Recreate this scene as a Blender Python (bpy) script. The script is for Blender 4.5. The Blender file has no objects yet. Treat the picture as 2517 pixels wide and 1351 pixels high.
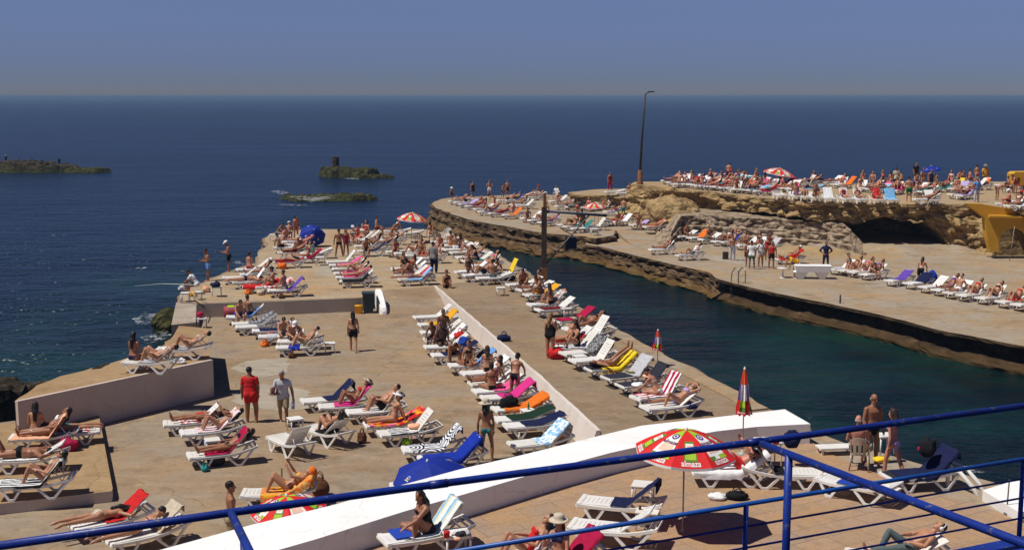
import bpy, bmesh, math, random
import numpy as np
from mathutils import Vector, Matrix, noise
PI = math.pi
R = math.radians
sc = bpy.context.scene
COL = sc.collection
# ------------------------------------------------------------------ camera
HC = 12.0                      # eye height above the sea, metres
FPX, CX, CY = 3080.0, 1258.5, 675.5
TH = math.atan((675.5 - 238.0) / FPX)
cam = bpy.data.cameras.new("camera"); camo = bpy.data.objects.new("camera", cam); COL.objects.link(camo)
cam.sensor_fit = 'HORIZONTAL'; cam.sensor_width = 36.0; cam.lens = 36.0 * FPX / 2517.0
cam.clip_start = 0.1; cam.clip_end = 120000
camo.location = (0, 0, HC); camo.rotation_euler = (PI / 2 - TH, 0, 0)
sc.camera = camo
def G(px, py, z=0.0):
    """photo pixel -> world point at height z"""
    x = (px - CX) / FPX; y = (CY - py) / FPX
    d = Vector((x, math.cos(TH) + y * math.sin(TH), -math.sin(TH) + y * math.cos(TH)))
    t = (z - HC) / d.z
    return Vector((d.x * t, d.y * t, z))
def GD(px, py, D):
    """photo pixel -> world point at distance D along +Y"""
    x = (px - CX) / FPX; y = (CY - py) / FPX
    d = Vector((x, math.cos(TH) + y * math.sin(TH), -math.sin(TH) + y * math.cos(TH)))
    t = D / d.y
    return Vector((d.x * t, D, HC + d.z * t))
# ------------------------------------------------------------------ materials
def srgb(r, g, b):
    f = lambda c: (c / 255 / 12.92) if c / 255 <= 0.04045 else ((c / 255 + 0.055) / 1.055) ** 2.4
    return (f(r), f(g), f(b), 1.0)
class NT:
    def __init__(s, name):
        s.m = bpy.data.materials.new(name); s.m.use_nodes = True
        s.t = s.m.node_tree; s.n = s.t.nodes; s.bsdf = s.n["Principled BSDF"]
    def new(s, typ, **kw):
        nd = s.n.new(typ)
        for k, v in kw.items():
            if k.startswith('i_'):
                key = k[2:]; key = int(key) if key.isdigit() else key.replace('_', ' ')
                nd.inputs[key].default_value = v
            else: setattr(nd, k, v)
        return nd
    def link(s, a, b): s.t.links.new(a, b)
    def pos(s):
        if not hasattr(s, '_p'): s._p = s.new('ShaderNodeNewGeometry').outputs['Position']
        return s._p
    def obj(s):
        return s.new('ShaderNodeTexCoord').outputs['Object']
    def noise(s, vec, scale, detail=4, rough=0.55, w=0.0, stretch=None):
        if stretch:
            mp = s.new('ShaderNodeMapping'); mp.inputs['Scale'].default_value = stretch; s.link(vec, mp.inputs[0]); vec = mp.outputs[0]
        if w:
            mp = s.new('ShaderNodeMapping'); mp.inputs['Location'].default_value = (w, w * .7, w * .3); s.link(vec, mp.inputs[0]); vec = mp.outputs[0]
        nd = s.new('ShaderNodeTexNoise'); nd.inputs['Scale'].default_value = scale; nd.inputs['Detail'].default_value = detail; nd.inputs['Roughness'].default_value = rough
        s.link(vec, nd.inputs['Vector']); return nd.outputs['Fac']
    def ramp(s, fac, stops, interp='LINEAR'):
        r = s.new('ShaderNodeValToRGB'); r.color_ramp.interpolation = interp
        e = r.color_ramp.elements
        while len(e) < len(stops): e.new(0.5)
        for i, (p, c) in enumerate(stops):
            e[i].position = p; e[i].color = c if len(c) == 4 else (*c, 1)
        s.link(fac, r.inputs[0]); return r.outputs[0]
    def mix(s, fac, a, b, mode='MIX'):
        m = s.new('ShaderNodeMix', data_type='RGBA', blend_type=mode)
        if isinstance(fac, (int, float)): m.inputs[0].default_value = fac
        else: s.link(fac, m.inputs[0])
        for i, v in ((6, a), (7, b)):
            if isinstance(v, tuple): m.inputs[i].default_value = v if len(v) == 4 else (*v, 1)
            else: s.link(v, m.inputs[i])
        return m.outputs[2]
    def math(s, op, a, b=None, clamp=False):
        m = s.new('ShaderNodeMath', operation=op, use_clamp=clamp)
        for i, v in ((0, a), (1, b)):
            if v is None: continue
            if isinstance(v, (int, float)): m.inputs[i].default_value = v
            else: s.link(v, m.inputs[i])
        return m.outputs[0]
    def bump(s, h, strength=0.5, dist=0.05, prev=None):
        b = s.new('ShaderNodeBump'); b.inputs['Strength'].default_value = strength; b.inputs['Distance'].default_value = dist
        s.link(h, b.inputs['Height'])
        if prev is not None: s.link(prev, b.inputs['Normal'])
        s.link(b.outputs[0], s.bsdf.inputs['Normal']); return b.outputs[0]
    def base(s, c):
        if isinstance(c, tuple): s.bsdf.inputs['Base Color'].default_value = c if len(c) == 4 else (*c, 1)
        else: s.link(c, s.bsdf.inputs['Base Color'])
    def set(s, rough=None, spec=None, metal=None, sheen=None):
        I = s.bsdf.inputs
        if rough is not None: I['Roughness'].default_value = rough
        if spec is not None: I['Specular IOR Level'].default_value = spec
        if metal is not None: I['Metallic'].default_value = metal
_MC = {}
def plain(name, rgb, rough=0.6, spec=0.3, var=0.12, scale=6.0, metal=0.0):
    """one colour with a little procedural wear"""
    key = (name,)
    if key in _MC: return _MC[key]
    n = NT(name); f = n.noise(n.obj(), scale, 3)
    a = tuple(min(1, c * (1 + var)) for c in rgb[:3]); b = tuple(c * (1 - var) for c in rgb[:3])
    n.base(n.ramp(f, [(0.3, b), (0.7, a)])); n.set(rough, spec, metal)
    _MC[key] = n.m; return n.m
# ------------------------------------------------------------------ mesh helpers
def link(name, me, mats, parent=None, loc=None, rotz=0):
    o = bpy.data.objects.new(name, me); COL.objects.link(o)
    for m in (mats if isinstance(mats, (list, tuple)) else [mats]):
        if m is not None and len(me.materials) < 8 and m.name not in [x.name for x in me.materials if x]: me.materials.append(m)
    if parent is not None: o.parent = parent
    if loc is not None: o.location = loc
    o.rotation_euler.z = rotz
    return o
def tag(o, label=None, cat=None, group=None, kind=None):
    if label: o['label'] = label
    if cat: o['category'] = cat
    if group: o['group'] = group
    if kind: o['kind'] = kind
    return o
def empty(name, loc, rotz=0, label=None, cat=None, group=None):
    o = bpy.data.objects.new(name, None); COL.objects.link(o); o.location = loc; o.rotation_euler = (0, 0, rotz)
    o.empty_display_size = 0.1
    return tag(o, label, cat, group)
def mesh(name, verts, faces, smooth=False, mi=None):
    me = bpy.data.meshes.new(name); me.from_pydata([tuple(v) for v in verts], [], faces); me.update()
    if smooth: me.polygons.foreach_set('use_smooth', [True] * len(me.polygons))
    if mi is not None: me.polygons.foreach_set('material_index', mi)
    return me
class MB:
    """collects simple shapes into ONE mesh"""
    def __init__(s): s.v = []; s.f = []; s.m = []; s.sm = []
    def add(s, vs, fs, mi=0, sm=False):
        k = len(s.v); s.v += [tuple(v) for v in vs]; s.f += [tuple(i + k for i in f) for f in fs]; s.m += [mi] * len(fs); s.sm += [sm] * len(fs); return s
    def box(s, c, d, M=None, mi=0, ch=0.0):
        x, y, z = d[0] / 2, d[1] / 2, d[2] / 2
        if ch <= 0:
            vs = [Vector((sx * x, sy * y, sz * z)) for sz in (-1, 1) for sy in (-1, 1) for sx in (-1, 1)]
            fs = [(0, 2, 3, 1), (4, 5, 7, 6), (0, 1, 5, 4), (2, 6, 7, 3), (0, 4, 6, 2), (1, 3, 7, 5)]
        else:
            bm = bmesh.new(); bmesh.ops.create_cube(bm, size=1.0, matrix=Matrix.Diagonal((d[0], d[1], d[2], 1)))
            bmesh.ops.bevel(bm, geom=bm.edges[:], offset=ch, segments=2, affect='EDGES', profile=.6)
            bm.verts.ensure_lookup_table(); vs = [v.co.copy() for v in bm.verts]; fs = [tuple(v.index for v in f.verts) for f in bm.faces]; bm.free()
        if M is not None: vs = [M @ v for v in vs]
        c = Vector(c); return s.add([v + c for v in vs], fs, mi)
    def tube(s, pts, r, n=8, mi=0, closed=False, cap=True, flat=None, sm=True):
        pts = [Vector(p) for p in pts]; rs = r if isinstance(r, (list, tuple)) else [r] * len(pts)
        k = len(pts); vs = []; fs = []; prev = None
        for i, p in enumerate(pts):
            t = (pts[min(i + 1, k - 1)] - pts[max(i - 1, 0)]).normalized()
            if prev is None:
                a = Vector((0, 0, 1)) if abs(t.z) < .9 else Vector((1, 0, 0)); u = t.cross(a).normalized()
            else: u = (prev - t * prev.dot(t)).normalized()
            prev = u; w = t.cross(u)
            for j in range(n):
                an = 2 * PI * j / n; vs.append(p + (u * math.cos(an) + w * math.sin(an)) * rs[i])
        for i in range(k - 1):
            for j in range(n): fs.append((i * n + j, i * n + (j + 1) % n, (i + 1) * n + (j + 1) % n, (i + 1) * n + j))
        if cap: fs += [tuple(range(n))[::-1], tuple(range((k - 1) * n, k * n))]
        return s.add(vs, fs, mi, sm)
    def lathe(s, prof, n=16, mi=0, M=None, sm=True, cap=False):
        vs = []; fs = []
        for r, z in prof:
            for j in range(n): a = 2 * PI * j / n; vs.append(Vector((r * math.cos(a), r * math.sin(a), z)))
        for i in range(len(prof) - 1):
            for j in range(n): fs.append((i * n + j, i * n + (j + 1) % n, (i + 1) * n + (j + 1) % n, (i + 1) * n + j))
        if cap: fs.append(tuple(range((len(prof) - 1) * n, len(prof) * n))); fs.append(tuple(range(n))[::-1])
        if M is not None: vs = [M @ v for v in vs]
        return s.add(vs, fs, mi, sm)
    def me(s, name):
        me = mesh(name, s.v, s.f, mi=s.m); me.polygons.foreach_set('use_smooth', s.sm)
        return me
    def build(s, name, mats, parent=None, loc=None, rotz=0): return link(name, s.me(name), mats, parent, loc, rotz)
def dense(pts, step=0.5, amp=0.0, seed=0, freq=1.0):
    """resample a polyline and roughen it sideways"""
    out = []
    for a, b in zip(pts[:-1], pts[1:]):
        a = Vector(a); b = Vector(b); n = max(1, int((b - a).length / step))
        for i in range(n): out.append(a.lerp(b, i / n))
    out.append(Vector(pts[-1]))
    if amp:
        res = []
        for i, p in enumerate(out):
            q = Vector((p.x, p.y, 0)) * freq
            res.append(p + Vector((noise.noise(q + Vector((seed, 0, 0))), noise.noise(q + Vector((0, seed + 9, 5))), 0)) * amp)
        out = res
    return out
def slab(name, top, zt, zb, mats, holes=None):
    """prism from an outline (list of points), top face material 0, sides material 1"""
    bm = bmesh.new(); n = len(top)
    tv = [bm.verts.new((p[0], p[1], zt if zt is not None else p[2])) for p in top]
    bv = [bm.verts.new((p[0], p[1], zb)) for p in top]
    f = bm.faces.new(tv); f.normal_update()
    if f.normal.z < 0: f.normal_flip()
    for i in range(n):
        j = (i + 1) % n; s = bm.faces.new((tv[i], tv[j], bv[j], bv[i])); s.material_index = 1
    bmesh.ops.triangulate(bm, faces=[f])
    bmesh.ops.recalc_face_normals(bm, faces=bm.faces[:])
    me = bpy.data.meshes.new(name); bm.to_mesh(me); bm.free()
    return link(name, me, mats)
def strip(name, line, prof, mats, amp=0.1, side=1, seed=3, freq=.8, mis=None, zamp=.5, smooth=False):
    """surface swept along line; prof = (offset to the right of the line, z); rough"""
    sub = 4; pr = []
    for (a0, z0), (a1, z1) in zip(prof[:-1], prof[1:]): pr += [(a0 + (a1 - a0) * q / sub, z0 + (z1 - z0) * q / sub) for q in range(sub)]
    prof = pr + [prof[-1]]; line = dense(line, .3)
    vs = []; fs = []; mi = []; n = len(prof); k = len(line)
    for i, p in enumerate(line):
        t = (line[min(i + 2, k - 1)] - line[max(i - 2, 0)]); t.z = 0; t.normalize(); nr = Vector((t.y, -t.x, 0)) * side
        for j, (o, z) in enumerate(prof):
            q = Vector((p.x * freq, p.y * freq, z * freq * 2.2 + seed))
            d = 0 if j == 0 else (noise.noise(q) + .5 * noise.noise(q * 2.7) + .45 * noise.noise(q * 6.1) + .8 * (.4 - noise.voronoi(q * 1.6)[0][0])) * amp * min(1, j / 2)
            v = p + nr * (o + d); v.z = z + (0 if j == 0 else noise.noise(q + Vector((7, 3, 1))) * amp * zamp); vs.append(v)
    for i in range(k - 1):
        for j in range(n - 1):
            a, b, c, d = i * n + j, (i + 1) * n + j, (i + 1) * n + j + 1, i * n + j + 1
            fs.append((a, b, c, d) if side < 0 else (a, d, c, b)); mi.append(0)
    return link(name, mesh(name, vs, fs, smooth, mi), mats)
# ------------------------------------------------------------------ light
SUN_EL, SUN_AZ = R(62), R(197)        # where the sun stands: azimuth counted from +X
SHX, SHY = math.cos(SUN_AZ), math.sin(SUN_AZ)
sd = Vector((math.cos(SUN_EL) * SHX, math.cos(SUN_EL) * SHY, math.sin(SUN_EL)))
sun = bpy.data.lights.new("sun", 'SUN'); sun.energy = 4.6; sun.angle = R(0.5); sun.color = (1.0, 0.95, 0.87)
suno = bpy.data.objects.new("sun", sun); COL.objects.link(suno); suno.rotation_euler = sd.to_track_quat('Z', 'Y').to_euler(); suno.location = (-40, -20, 60)
w = bpy.data.worlds.new("World"); sc.world = w; w.use_nodes = True
wn = w.node_tree.nodes; wl = w.node_tree.links
sky = wn.new('ShaderNodeTexSky'); sky.sky_type = 'NISHITA'; sky.sun_disc = False
sky.sun_elevation = SUN_EL; sky.sun_rotation = PI / 2 - SUN_AZ
sky.altitude = 2500; sky.air_density = 1.0; sky.dust_density = 0.3; sky.ozone_density = 3.0
bg = wn['Background']; bg.inputs['Strength'].default_value = 0.05
tint = wn.new('ShaderNodeMix'); tint.data_type = 'RGBA'; tint.blend_type = 'MULTIPLY'; tint.inputs[0].default_value = 1; tint.inputs[7].default_value = (.80, .78, 1.09, 1)
wl.new(sky.outputs[0], tint.inputs[6])
geo = wn.new('ShaderNodeTexCoord'); spz = wn.new('ShaderNodeSeparateXYZ'); wl.new(geo.outputs['Generated'], spz.inputs[0])
rz_ = wn.new('ShaderNodeValToRGB'); e_ = rz_.color_ramp.elements; e_[0].position = 0.0; e_[0].color = (.66, .68, .66, 1); e_[1].position = .23; e_[1].color = (1.0, .94, 1.0, 1)
for p_, c_ in ((.012, (.58, .66, .74, 1)), (.03, (.66, .73, .88, 1)), (.077, (1.0, 1.0, 1.0, 1))): k_ = e_.new(p_); k_.color = c_
wl.new(spz.outputs['Z'], rz_.inputs[0])
haze_c = wn.new('ShaderNodeMix'); haze_c.data_type = 'RGBA'; haze_c.blend_type = 'MULTIPLY'; haze_c.inputs[0].default_value = 1
wl.new(tint.outputs[2], haze_c.inputs[6]); wl.new(rz_.outputs[0], haze_c.inputs[7]); wl.new(haze_c.outputs[2], bg.inputs['Color'])
sc.view_settings.view_transform = 'Standard'; sc.view_settings.look = 'None'; sc.view_settings.exposure = 0; sc.view_settings.gamma = 1
# ------------------------------------------------------------------ ground materials
def ground_mat(name, cols, grey=(.30, .26, .22), greyamt=.5, seed=0., patch=.9, bumpd=.03, dark=(.10, .06, .03), darkamt=.5):
    n = NT(name); p = n.pos()
    big = n.noise(p, .22, 5, .6, seed + 3); mid = n.noise(p, .9, 5, .65, seed + 11); fine = n.noise(p, 9, 4, .7, seed + 5)
    c = n.ramp(big, [(.32, cols[0]), (.5, cols[1]), (.66, cols[2])])
    g = n.ramp(n.noise(p, .35 * patch, 6, .62, seed + 31), [(.44, (0, 0, 0)), (.58, (greyamt,) * 3)])
    c = n.mix(g, c, grey)
    c = n.mix(n.ramp(mid, [(.30, (.55,) * 3), (.48, (0, 0, 0))]), c, tuple(x * .62 for x in cols[0][:3]))
    st = n.ramp(n.noise(p, .55, 7, .72, seed + 47), [(.58, (0, 0, 0)), (.70, (darkamt,) * 3)])
    c = n.mix(st, c, dark)
    sk = n.ramp(n.noise(p, 1.1, 6, .75, seed + 19, stretch=(.35, 1.5, 1)), [(.50, (0, 0, 0)), (.66, (.5,) * 3)])
    c = n.mix(sk, c, tuple(min(1, x * 1.35) for x in grey[:3]))
    s2 = n.ramp(n.noise(p, 2.6, 7, .78, seed + 23), [(.52, (0, 0, 0)), (.64, (.42,) * 3)])
    c = n.mix(s2, c, tuple(x * .48 for x in cols[1][:3]))
    lt = n.ramp(n.noise(p, 1.7, 5, .7, seed + 71), [(.60, (0, 0, 0)), (.72, (.45,) * 3)])
    c = n.mix(lt, c, tuple(min(1, x * 1.55) for x in cols[2][:3]))
    c = n.mix(n.ramp(fine, [(.25, (.35,) * 3), (.75, (0, 0, 0))]), c, tuple(x * .5 for x in cols[1][:3]))
    va = n.new('ShaderNodeVectorMath', operation='ADD'); n.link(p, va.inputs[0]); nn = n.new('ShaderNodeTexNoise'); nn.inputs['Scale'].default_value = .8; nn.inputs['Detail'].default_value = 5; n.link(p, nn.inputs['Vector']); n.link(nn.outputs['Color'], va.inputs[1])
    vo = n.new('ShaderNodeTexVoronoi', feature='DISTANCE_TO_EDGE'); vo.inputs['Scale'].default_value = .22; n.link(va.outputs[0], vo.inputs['Vector'])
    ck = n.math('MULTIPLY', n.ramp(vo.outputs['Distance'], [(.0012, (.5,) * 3), (.0045, (0, 0, 0))]), n.ramp(big, [(.42, (0, 0, 0)), (.55, (1, 1, 1))]))
    c = n.mix(ck, c, tuple(x * .3 for x in cols[0][:3]))
    spk = n.ramp(n.noise(p, 5.5, 5, .8, seed + 61), [(.62, (0, 0, 0)), (.70, (.5,) * 3)]); c = n.mix(spk, c, tuple(x * .35 for x in cols[0][:3]))
    n.base(c); n.set(.9, .15)
    h = n.math('ADD', n.math('MULTIPLY', mid, .6), n.math('MULTIPLY', fine, .4)); n.bump(h, .6, bumpd)
    return n.m
M_DECK = ground_mat('sandy concrete', [(.285, .19, .108), (.325, .23, .142), (.38, .26, .138)], grey=(.30, .25, .19), greyamt=.75)
M_FAR = ground_mat('pale weathered concrete', [(.36, .25, .135), (.40, .295, .18), (.44, .27, .115)], grey=(.40, .33, .24), greyamt=.8, seed=20, darkamt=.3)
M_STRIP = ground_mat('brown quay concrete', [(.265, .18, .105), (.295, .205, .122), (.35, .25, .14)], grey=(.26, .21, .16), greyamt=.5, seed=40)
M_PIER = ground_mat('pier concrete', [(.33, .23, .125), (.36, .265, .165), (.42, .26, .115)], grey=(.35, .30, .235), greyamt=.9, seed=60, dark=(.12, .09, .06), darkamt=.7)
M_UP = ground_mat('plateau sand', [(.36, .255, .145), (.40, .29, .165), (.45, .29, .12)], grey=(.36, .29, .2), greyamt=.5, seed=80, darkamt=.2)
M_ORANGE = ground_mat('ochre screed', [(.33, .21, .105), (.36, .235, .12), (.39, .255, .13)], grey=(.36, .26, .15), greyamt=.3, seed=90, darkamt=.25)
def tile_mat():
    n = NT('stone paving'); p = n.pos()
    mp = n.new('ShaderNodeMapping'); mp.inputs['Rotation'].default_value = (0, 0, R(-31)); n.link(p, mp.inputs[0])
    b = n.new('ShaderNodeTexBrick'); n.link(mp.outputs[0], b.inputs['Vector'])
    b.offset = .5; b.inputs['Scale'].default_value = 1.0; b.inputs['Mortar Size'].default_value = .012; b.inputs['Mortar Smooth'].default_value = .3; b.inputs['Bias'].default_value = -.1
    b.inputs['Brick Width'].default_value = .95; b.inputs['Row Height'].default_value = .62
    b.inputs['Color1'].default_value = (.41, .27, .17, 1); b.inputs['Color2'].default_value = (.33, .24, .175, 1); b.inputs['Mortar'].default_value = (.19, .13, .085, 1)
    c = n.mix(n.ramp(n.noise(p, .8, 6, .65), [(.42, (0, 0, 0)), (.62, (.8,) * 3)]), b.outputs['Color'], (.42, .25, .12, 1))
    c = n.mix(n.ramp(n.noise(p, 2.3, 6, .7, 8), [(.52, (0, 0, 0)), (.68, (.7,) * 3)]), c, (.27, .19, .125, 1))
    c = n.mix(n.ramp(n.noise(p, 14, 4, .7, 3), [(.3, (.5,) * 3), (.6, (0, 0, 0))]), c, (.22, .15, .09, 1))
    n.base(c); n.set(.8, .2); n.bump(n.math('ADD', n.math('MULTIPLY', b.outputs['Fac'], -.6), n.math('MULTIPLY', n.noise(p, 6, 4), .5)), .5, .02); return n.m
M_TILE = tile_mat()
def rock_mat(name, cols, seed=0., crack=1.2, wet=None, bd=.25, crev=.75):
    n = NT(name); p = n.pos()
    a = n.noise(p, .9, 8, .7, seed + 2); b = n.noise(p, 3.2, 6, .7, seed + 9)
    c = n.ramp(a, [(.30, cols[0]), (.5, cols[1]), (.64, cols[2]), (.74, cols[3])])
    v = n.new('ShaderNodeTexVoronoi', feature='F1'); v.inputs['Scale'].default_value = crack; v.inputs['Randomness'].default_value = 1
    mp = n.new('ShaderNodeMapping'); mp.inputs['Scale'].default_value = (1, 1, 1.9); n.link(p, mp.inputs[0])
    va = n.new('ShaderNodeVectorMath', operation='ADD'); n.link(mp.outputs[0], va.inputs[0])
    nn = n.new('ShaderNodeTexNoise'); nn.inputs['Scale'].default_value = 1.5; n.link(p, nn.inputs['Vector']); n.link(nn.outputs['Color'], va.inputs[1]); n.link(va.outputs[0], v.inputs['Vector'])
    c = n.mix(n.ramp(v.outputs['Distance'], [(.45, (0, 0, 0)), (.8, (crev,) * 3)]), c, tuple(x * .35 for x in cols[0][:3]))
    c = n.mix(n.ramp(b, [(.32, (.6,) * 3), (.5, (0, 0, 0))]), c, tuple(x * .5 for x in cols[1][:3]))
    if wet is not None:
        sp = n.new('ShaderNodeSeparateXYZ'); n.link(p, sp.inputs[0])
        z = n.math('ADD', sp.outputs['Z'], n.math('MULTIPLY', n.math('SUBTRACT', a, .5), 1.2))
        for z0, z1, col in wet:
            f = n.new('ShaderNodeMapRange'); f.inputs[1].default_value = z0; f.inputs[2].default_value = z1; f.inputs[3].default_value = 1; f.inputs[4].default_value = 0
            n.link(z, f.inputs[0]); c = n.mix(f.outputs[0], c, col)
    n.base(c); n.set(.9, .15)
    h = n.math('ADD', n.math('MULTIPLY', v.outputs['Distance'], -.5), n.math('MULTIPLY', n.noise(p, 2.2, 8, .7, seed), .8)); n.bump(h, .9, bd); return n.m
M_CLIFF = rock_mat('cliff rock', [(.20, .13, .062), (.38, .255, .115), (.48, .34, .165), (.56, .44, .30)], 1, 1.5, crev=.45)
M_RUBBLE = rock_mat('rubble masonry', [(.22, .155, .095), (.38, .29, .20), (.44, .345, .25), (.50, .41, .32)], 7, 1.6)
M_SEAROCK = rock_mat('sea rock', [(.030, .024, .016), (.06, .045, .028), (.10, .07, .042), (.13, .10, .065)], 4, 1.0, wet=[(.0, 1.2, (.05, .058, .014, 1))])
M_GREENROCK = rock_mat('weedy sea rock', [(.025, .028, .010), (.05, .052, .016), (.09, .085, .03), (.15, .14, .08)], 5, 1.2, wet=[(-.2, .35, (.035, .04, .008, 1))])
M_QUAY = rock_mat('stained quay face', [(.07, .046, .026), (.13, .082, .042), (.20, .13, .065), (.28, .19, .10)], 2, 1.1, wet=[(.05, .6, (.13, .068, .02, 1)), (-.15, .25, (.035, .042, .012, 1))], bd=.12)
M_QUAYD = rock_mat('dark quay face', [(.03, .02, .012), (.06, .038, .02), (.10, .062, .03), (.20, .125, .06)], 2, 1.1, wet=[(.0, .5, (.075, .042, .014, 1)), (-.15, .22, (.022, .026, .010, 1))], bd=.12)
def wall_mat(name, a, b, st, seed=0, sc_=1.0, amt=.5):
    n = NT(name); p = n.pos()
    c = n.ramp(n.noise(p, .8 * sc_, 5, .6, seed), [(.35, a), (.65, b)])
    c = n.mix(n.ramp(n.noise(p, 1.3 * sc_, 6, .75, seed + 13, stretch=(1, 1, .35)), [(.60, (0, 0, 0)), (.76, (amt,) * 3)]), c, st)
    c = n.mix(n.ramp(n.noise(p, 5.0 * sc_, 7, .8, seed + 29), [(.64, (0, 0, 0)), (.70, (amt,) * 3)]), c, tuple(x * .45 for x in st))
    va = n.new('ShaderNodeVectorMath', operation='ADD'); n.link(p, va.inputs[0]); nn = n.new('ShaderNodeTexNoise'); nn.inputs['Scale'].default_value = 1.1; nn.inputs['Detail'].default_value = 5; n.link(p, nn.inputs['Vector']); n.link(nn.outputs['Color'], va.inputs[1])
    vo = n.new('ShaderNodeTexVoronoi', feature='DISTANCE_TO_EDGE'); vo.inputs['Scale'].default_value = .35; n.link(va.outputs[0], vo.inputs['Vector'])
    c = n.mix(n.ramp(vo.outputs['Distance'], [(.0012, (.35,) * 3), (.004, (0, 0, 0))]), c, tuple(x * .45 for x in st))
    n.base(c); n.set(.85, .2); n.bump(n.noise(p, 14, 4, .6), .3, .012); return n.m
M_WHITE = wall_mat('white painted wall', (.78, .77, .74), (.84, .835, .82), (.56, .50, .42), 3, 1.0, .6)
M_PINK = wall_mat('whitewashed wall', (.58, .505, .44), (.66, .595, .535), (.42, .34, .27), 5, 1.0, .7)
M_GREYW = wall_mat('grey rendered wall', (.50, .41, .345), (.56, .465, .395), (.36, .285, .225), 8, 1.0, .6)
M_KERB = wall_mat('grey kerb wall', (.42, .355, .29), (.50, .43, .36), (.24, .19, .14), 9)
M_YELLOW = wall_mat('ochre painted wall', (.52, .27, .028), (.60, .33, .035), (.36, .18, .03), 12, .7, .6)
M_CONC = ground_mat('broken concrete', [(.33, .27, .21), (.38, .31, .24), (.42, .34, .25)], grey=(.4, .34, .28), seed=33, darkamt=.6)
M_PATCH = ground_mat('pale cement', [(.35, .295, .22), (.38, .325, .245), (.42, .36, .275)], grey=(.38, .33, .265), seed=51, darkamt=.25)
# ------------------------------------------------------------------ sea
def water_mat():
    n = NT('sea water'); p = n.pos()
    sp = n.new('ShaderNodeSeparateXYZ'); n.link(p, sp.inputs[0])
    # sheltered channel: darker green water over a weedy bottom
    ch = n.new('ShaderNodeVectorMath', operation='DISTANCE'); n.link(p, ch.inputs[0]); ch.inputs[1].default_value = (9, 55, 0)
    f = n.new('ShaderNodeMapRange'); f.interpolation_type = 'SMOOTHSTEP'; f.inputs[1].default_value = 18; f.inputs[2].default_value = 75; f.inputs[3].default_value = 1; f.inputs[4].default_value = 0; n.link(ch.outputs['Value'], f.inputs[0])
    open_ = n.ramp(n.noise(p, .012, 5, .6, 2, stretch=(.25, 1, 1)), [(.38, (.0018, .009, .023)), (.62, (.0035, .016, .038))])
    bed = n.ramp(n.noise(p, .11, 5, .6, 12), [(.34, (.0018, .006, .009)), (.47, (.0024, .012, .014)), (.58, (.004, .024, .022)), (.70, (.006, .032, .022)), (.80, (.012, .020, .010))])
    n.base(n.mix(f.outputs[0], open_, bed))
    n.set(.24, .36); n.bsdf.inputs['IOR'].default_value = 1.33
    a = n.noise(p, .45, 4, .6, 1, stretch=(.55, 1.15, 1)); b = n.noise(p, 1.7, 3, .6, 5, stretch=(.6, 1.2, 1)); c = n.noise(p, .06, 3, .5, 9, stretch=(.35, 1, 1))
    h = n.math('ADD', n.math('ADD', n.math('MULTIPLY', a, .55), n.math('MULTIPLY', b, .16)), n.math('MULTIPLY', c, 1.2))
    n.bump(h, 1.0, 1.5); return n.m
M_WATER = water_mat()
tag(link('sea', mesh('sea', [(-60000, -200, 0), (60000, -200, 0), (60000, 90000, 0), (-60000, 90000, 0)], [(0, 1, 2, 3)]), M_WATER), kind='structure')
hz = bpy.data.materials.new('haze'); hz.use_nodes = True; hn = hz.node_tree; hn.nodes.clear()
ho = hn.nodes.new('ShaderNodeOutputMaterial'); hv = hn.nodes.new('ShaderNodeVolumePrincipled'); hv.inputs['Color'].default_value = (.235, .37, .55, 1); hv.inputs['Density'].default_value = 3.4e-4
hn.links.new(hv.outputs[0], ho.inputs['Volume'])
mb = MB().box((0, 45000, 6.0), (122000, 92000, 18.0)); tag(mb.build('haze', [hz]), "thin sea haze fading the water towards the horizon", kind='stuff')
# ------------------------------------------------------------------ levels
ZC, ZF, ZL, ZB, ZT, ZP, ZR, ZU = 1.56, 2.2, 2.85, 1.85, 2.7, 1.75, 1.3, 4.5
# sunken sun deck
C_out = [G(x, y, ZC) for x, y in [(-400, 1600), (-400, 1090), (60, 1030), (300, 960), (440, 870), (450, 800), (470, 765), (700, 748), (905, 738), (960, 690), (1080, 690), (1480, 1060), (1650, 1160), (1500, 1500)]]
tag(slab('sun_deck', C_out, ZC, -2, [M_DECK, M_QUAY]), kind='structure')
# upper quay: far deck and the strip along the channel, one level
F_px = [(437, 742), (433, 729), (450, 712), (500, 692), (545, 671), (632, 643), (630, 620), (650, 606), (656, 600), (645, 588), (662, 574), (700, 566), (770, 562), (850, 563), (925, 566), (1000, 562), (1060, 564), (1112, 574),
        (1150, 591), (1200, 612), (1270, 652), (1330, 690), (1400, 737), (1470, 780), (1528, 813), (1624, 865), (1702, 905), (1802, 955), (1905, 1008), (1990, 1055), (1900, 1120)]
quay_pts = [G(x, y, ZF) for x, y in F_px]
F_line = dense(quay_pts, .6, .22, 4, .7)
F_out = F_line + [G(x, y, ZF) for x, y in [(1600, 1110), (1482, 1066), (1074, 704), (925, 716), (905, 728), (885, 731), (700, 738), (485, 745)]]
tag(slab('upper_quay', F_out, ZF, -2, [M_STRIP, M_KERB]), kind='structure')
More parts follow.
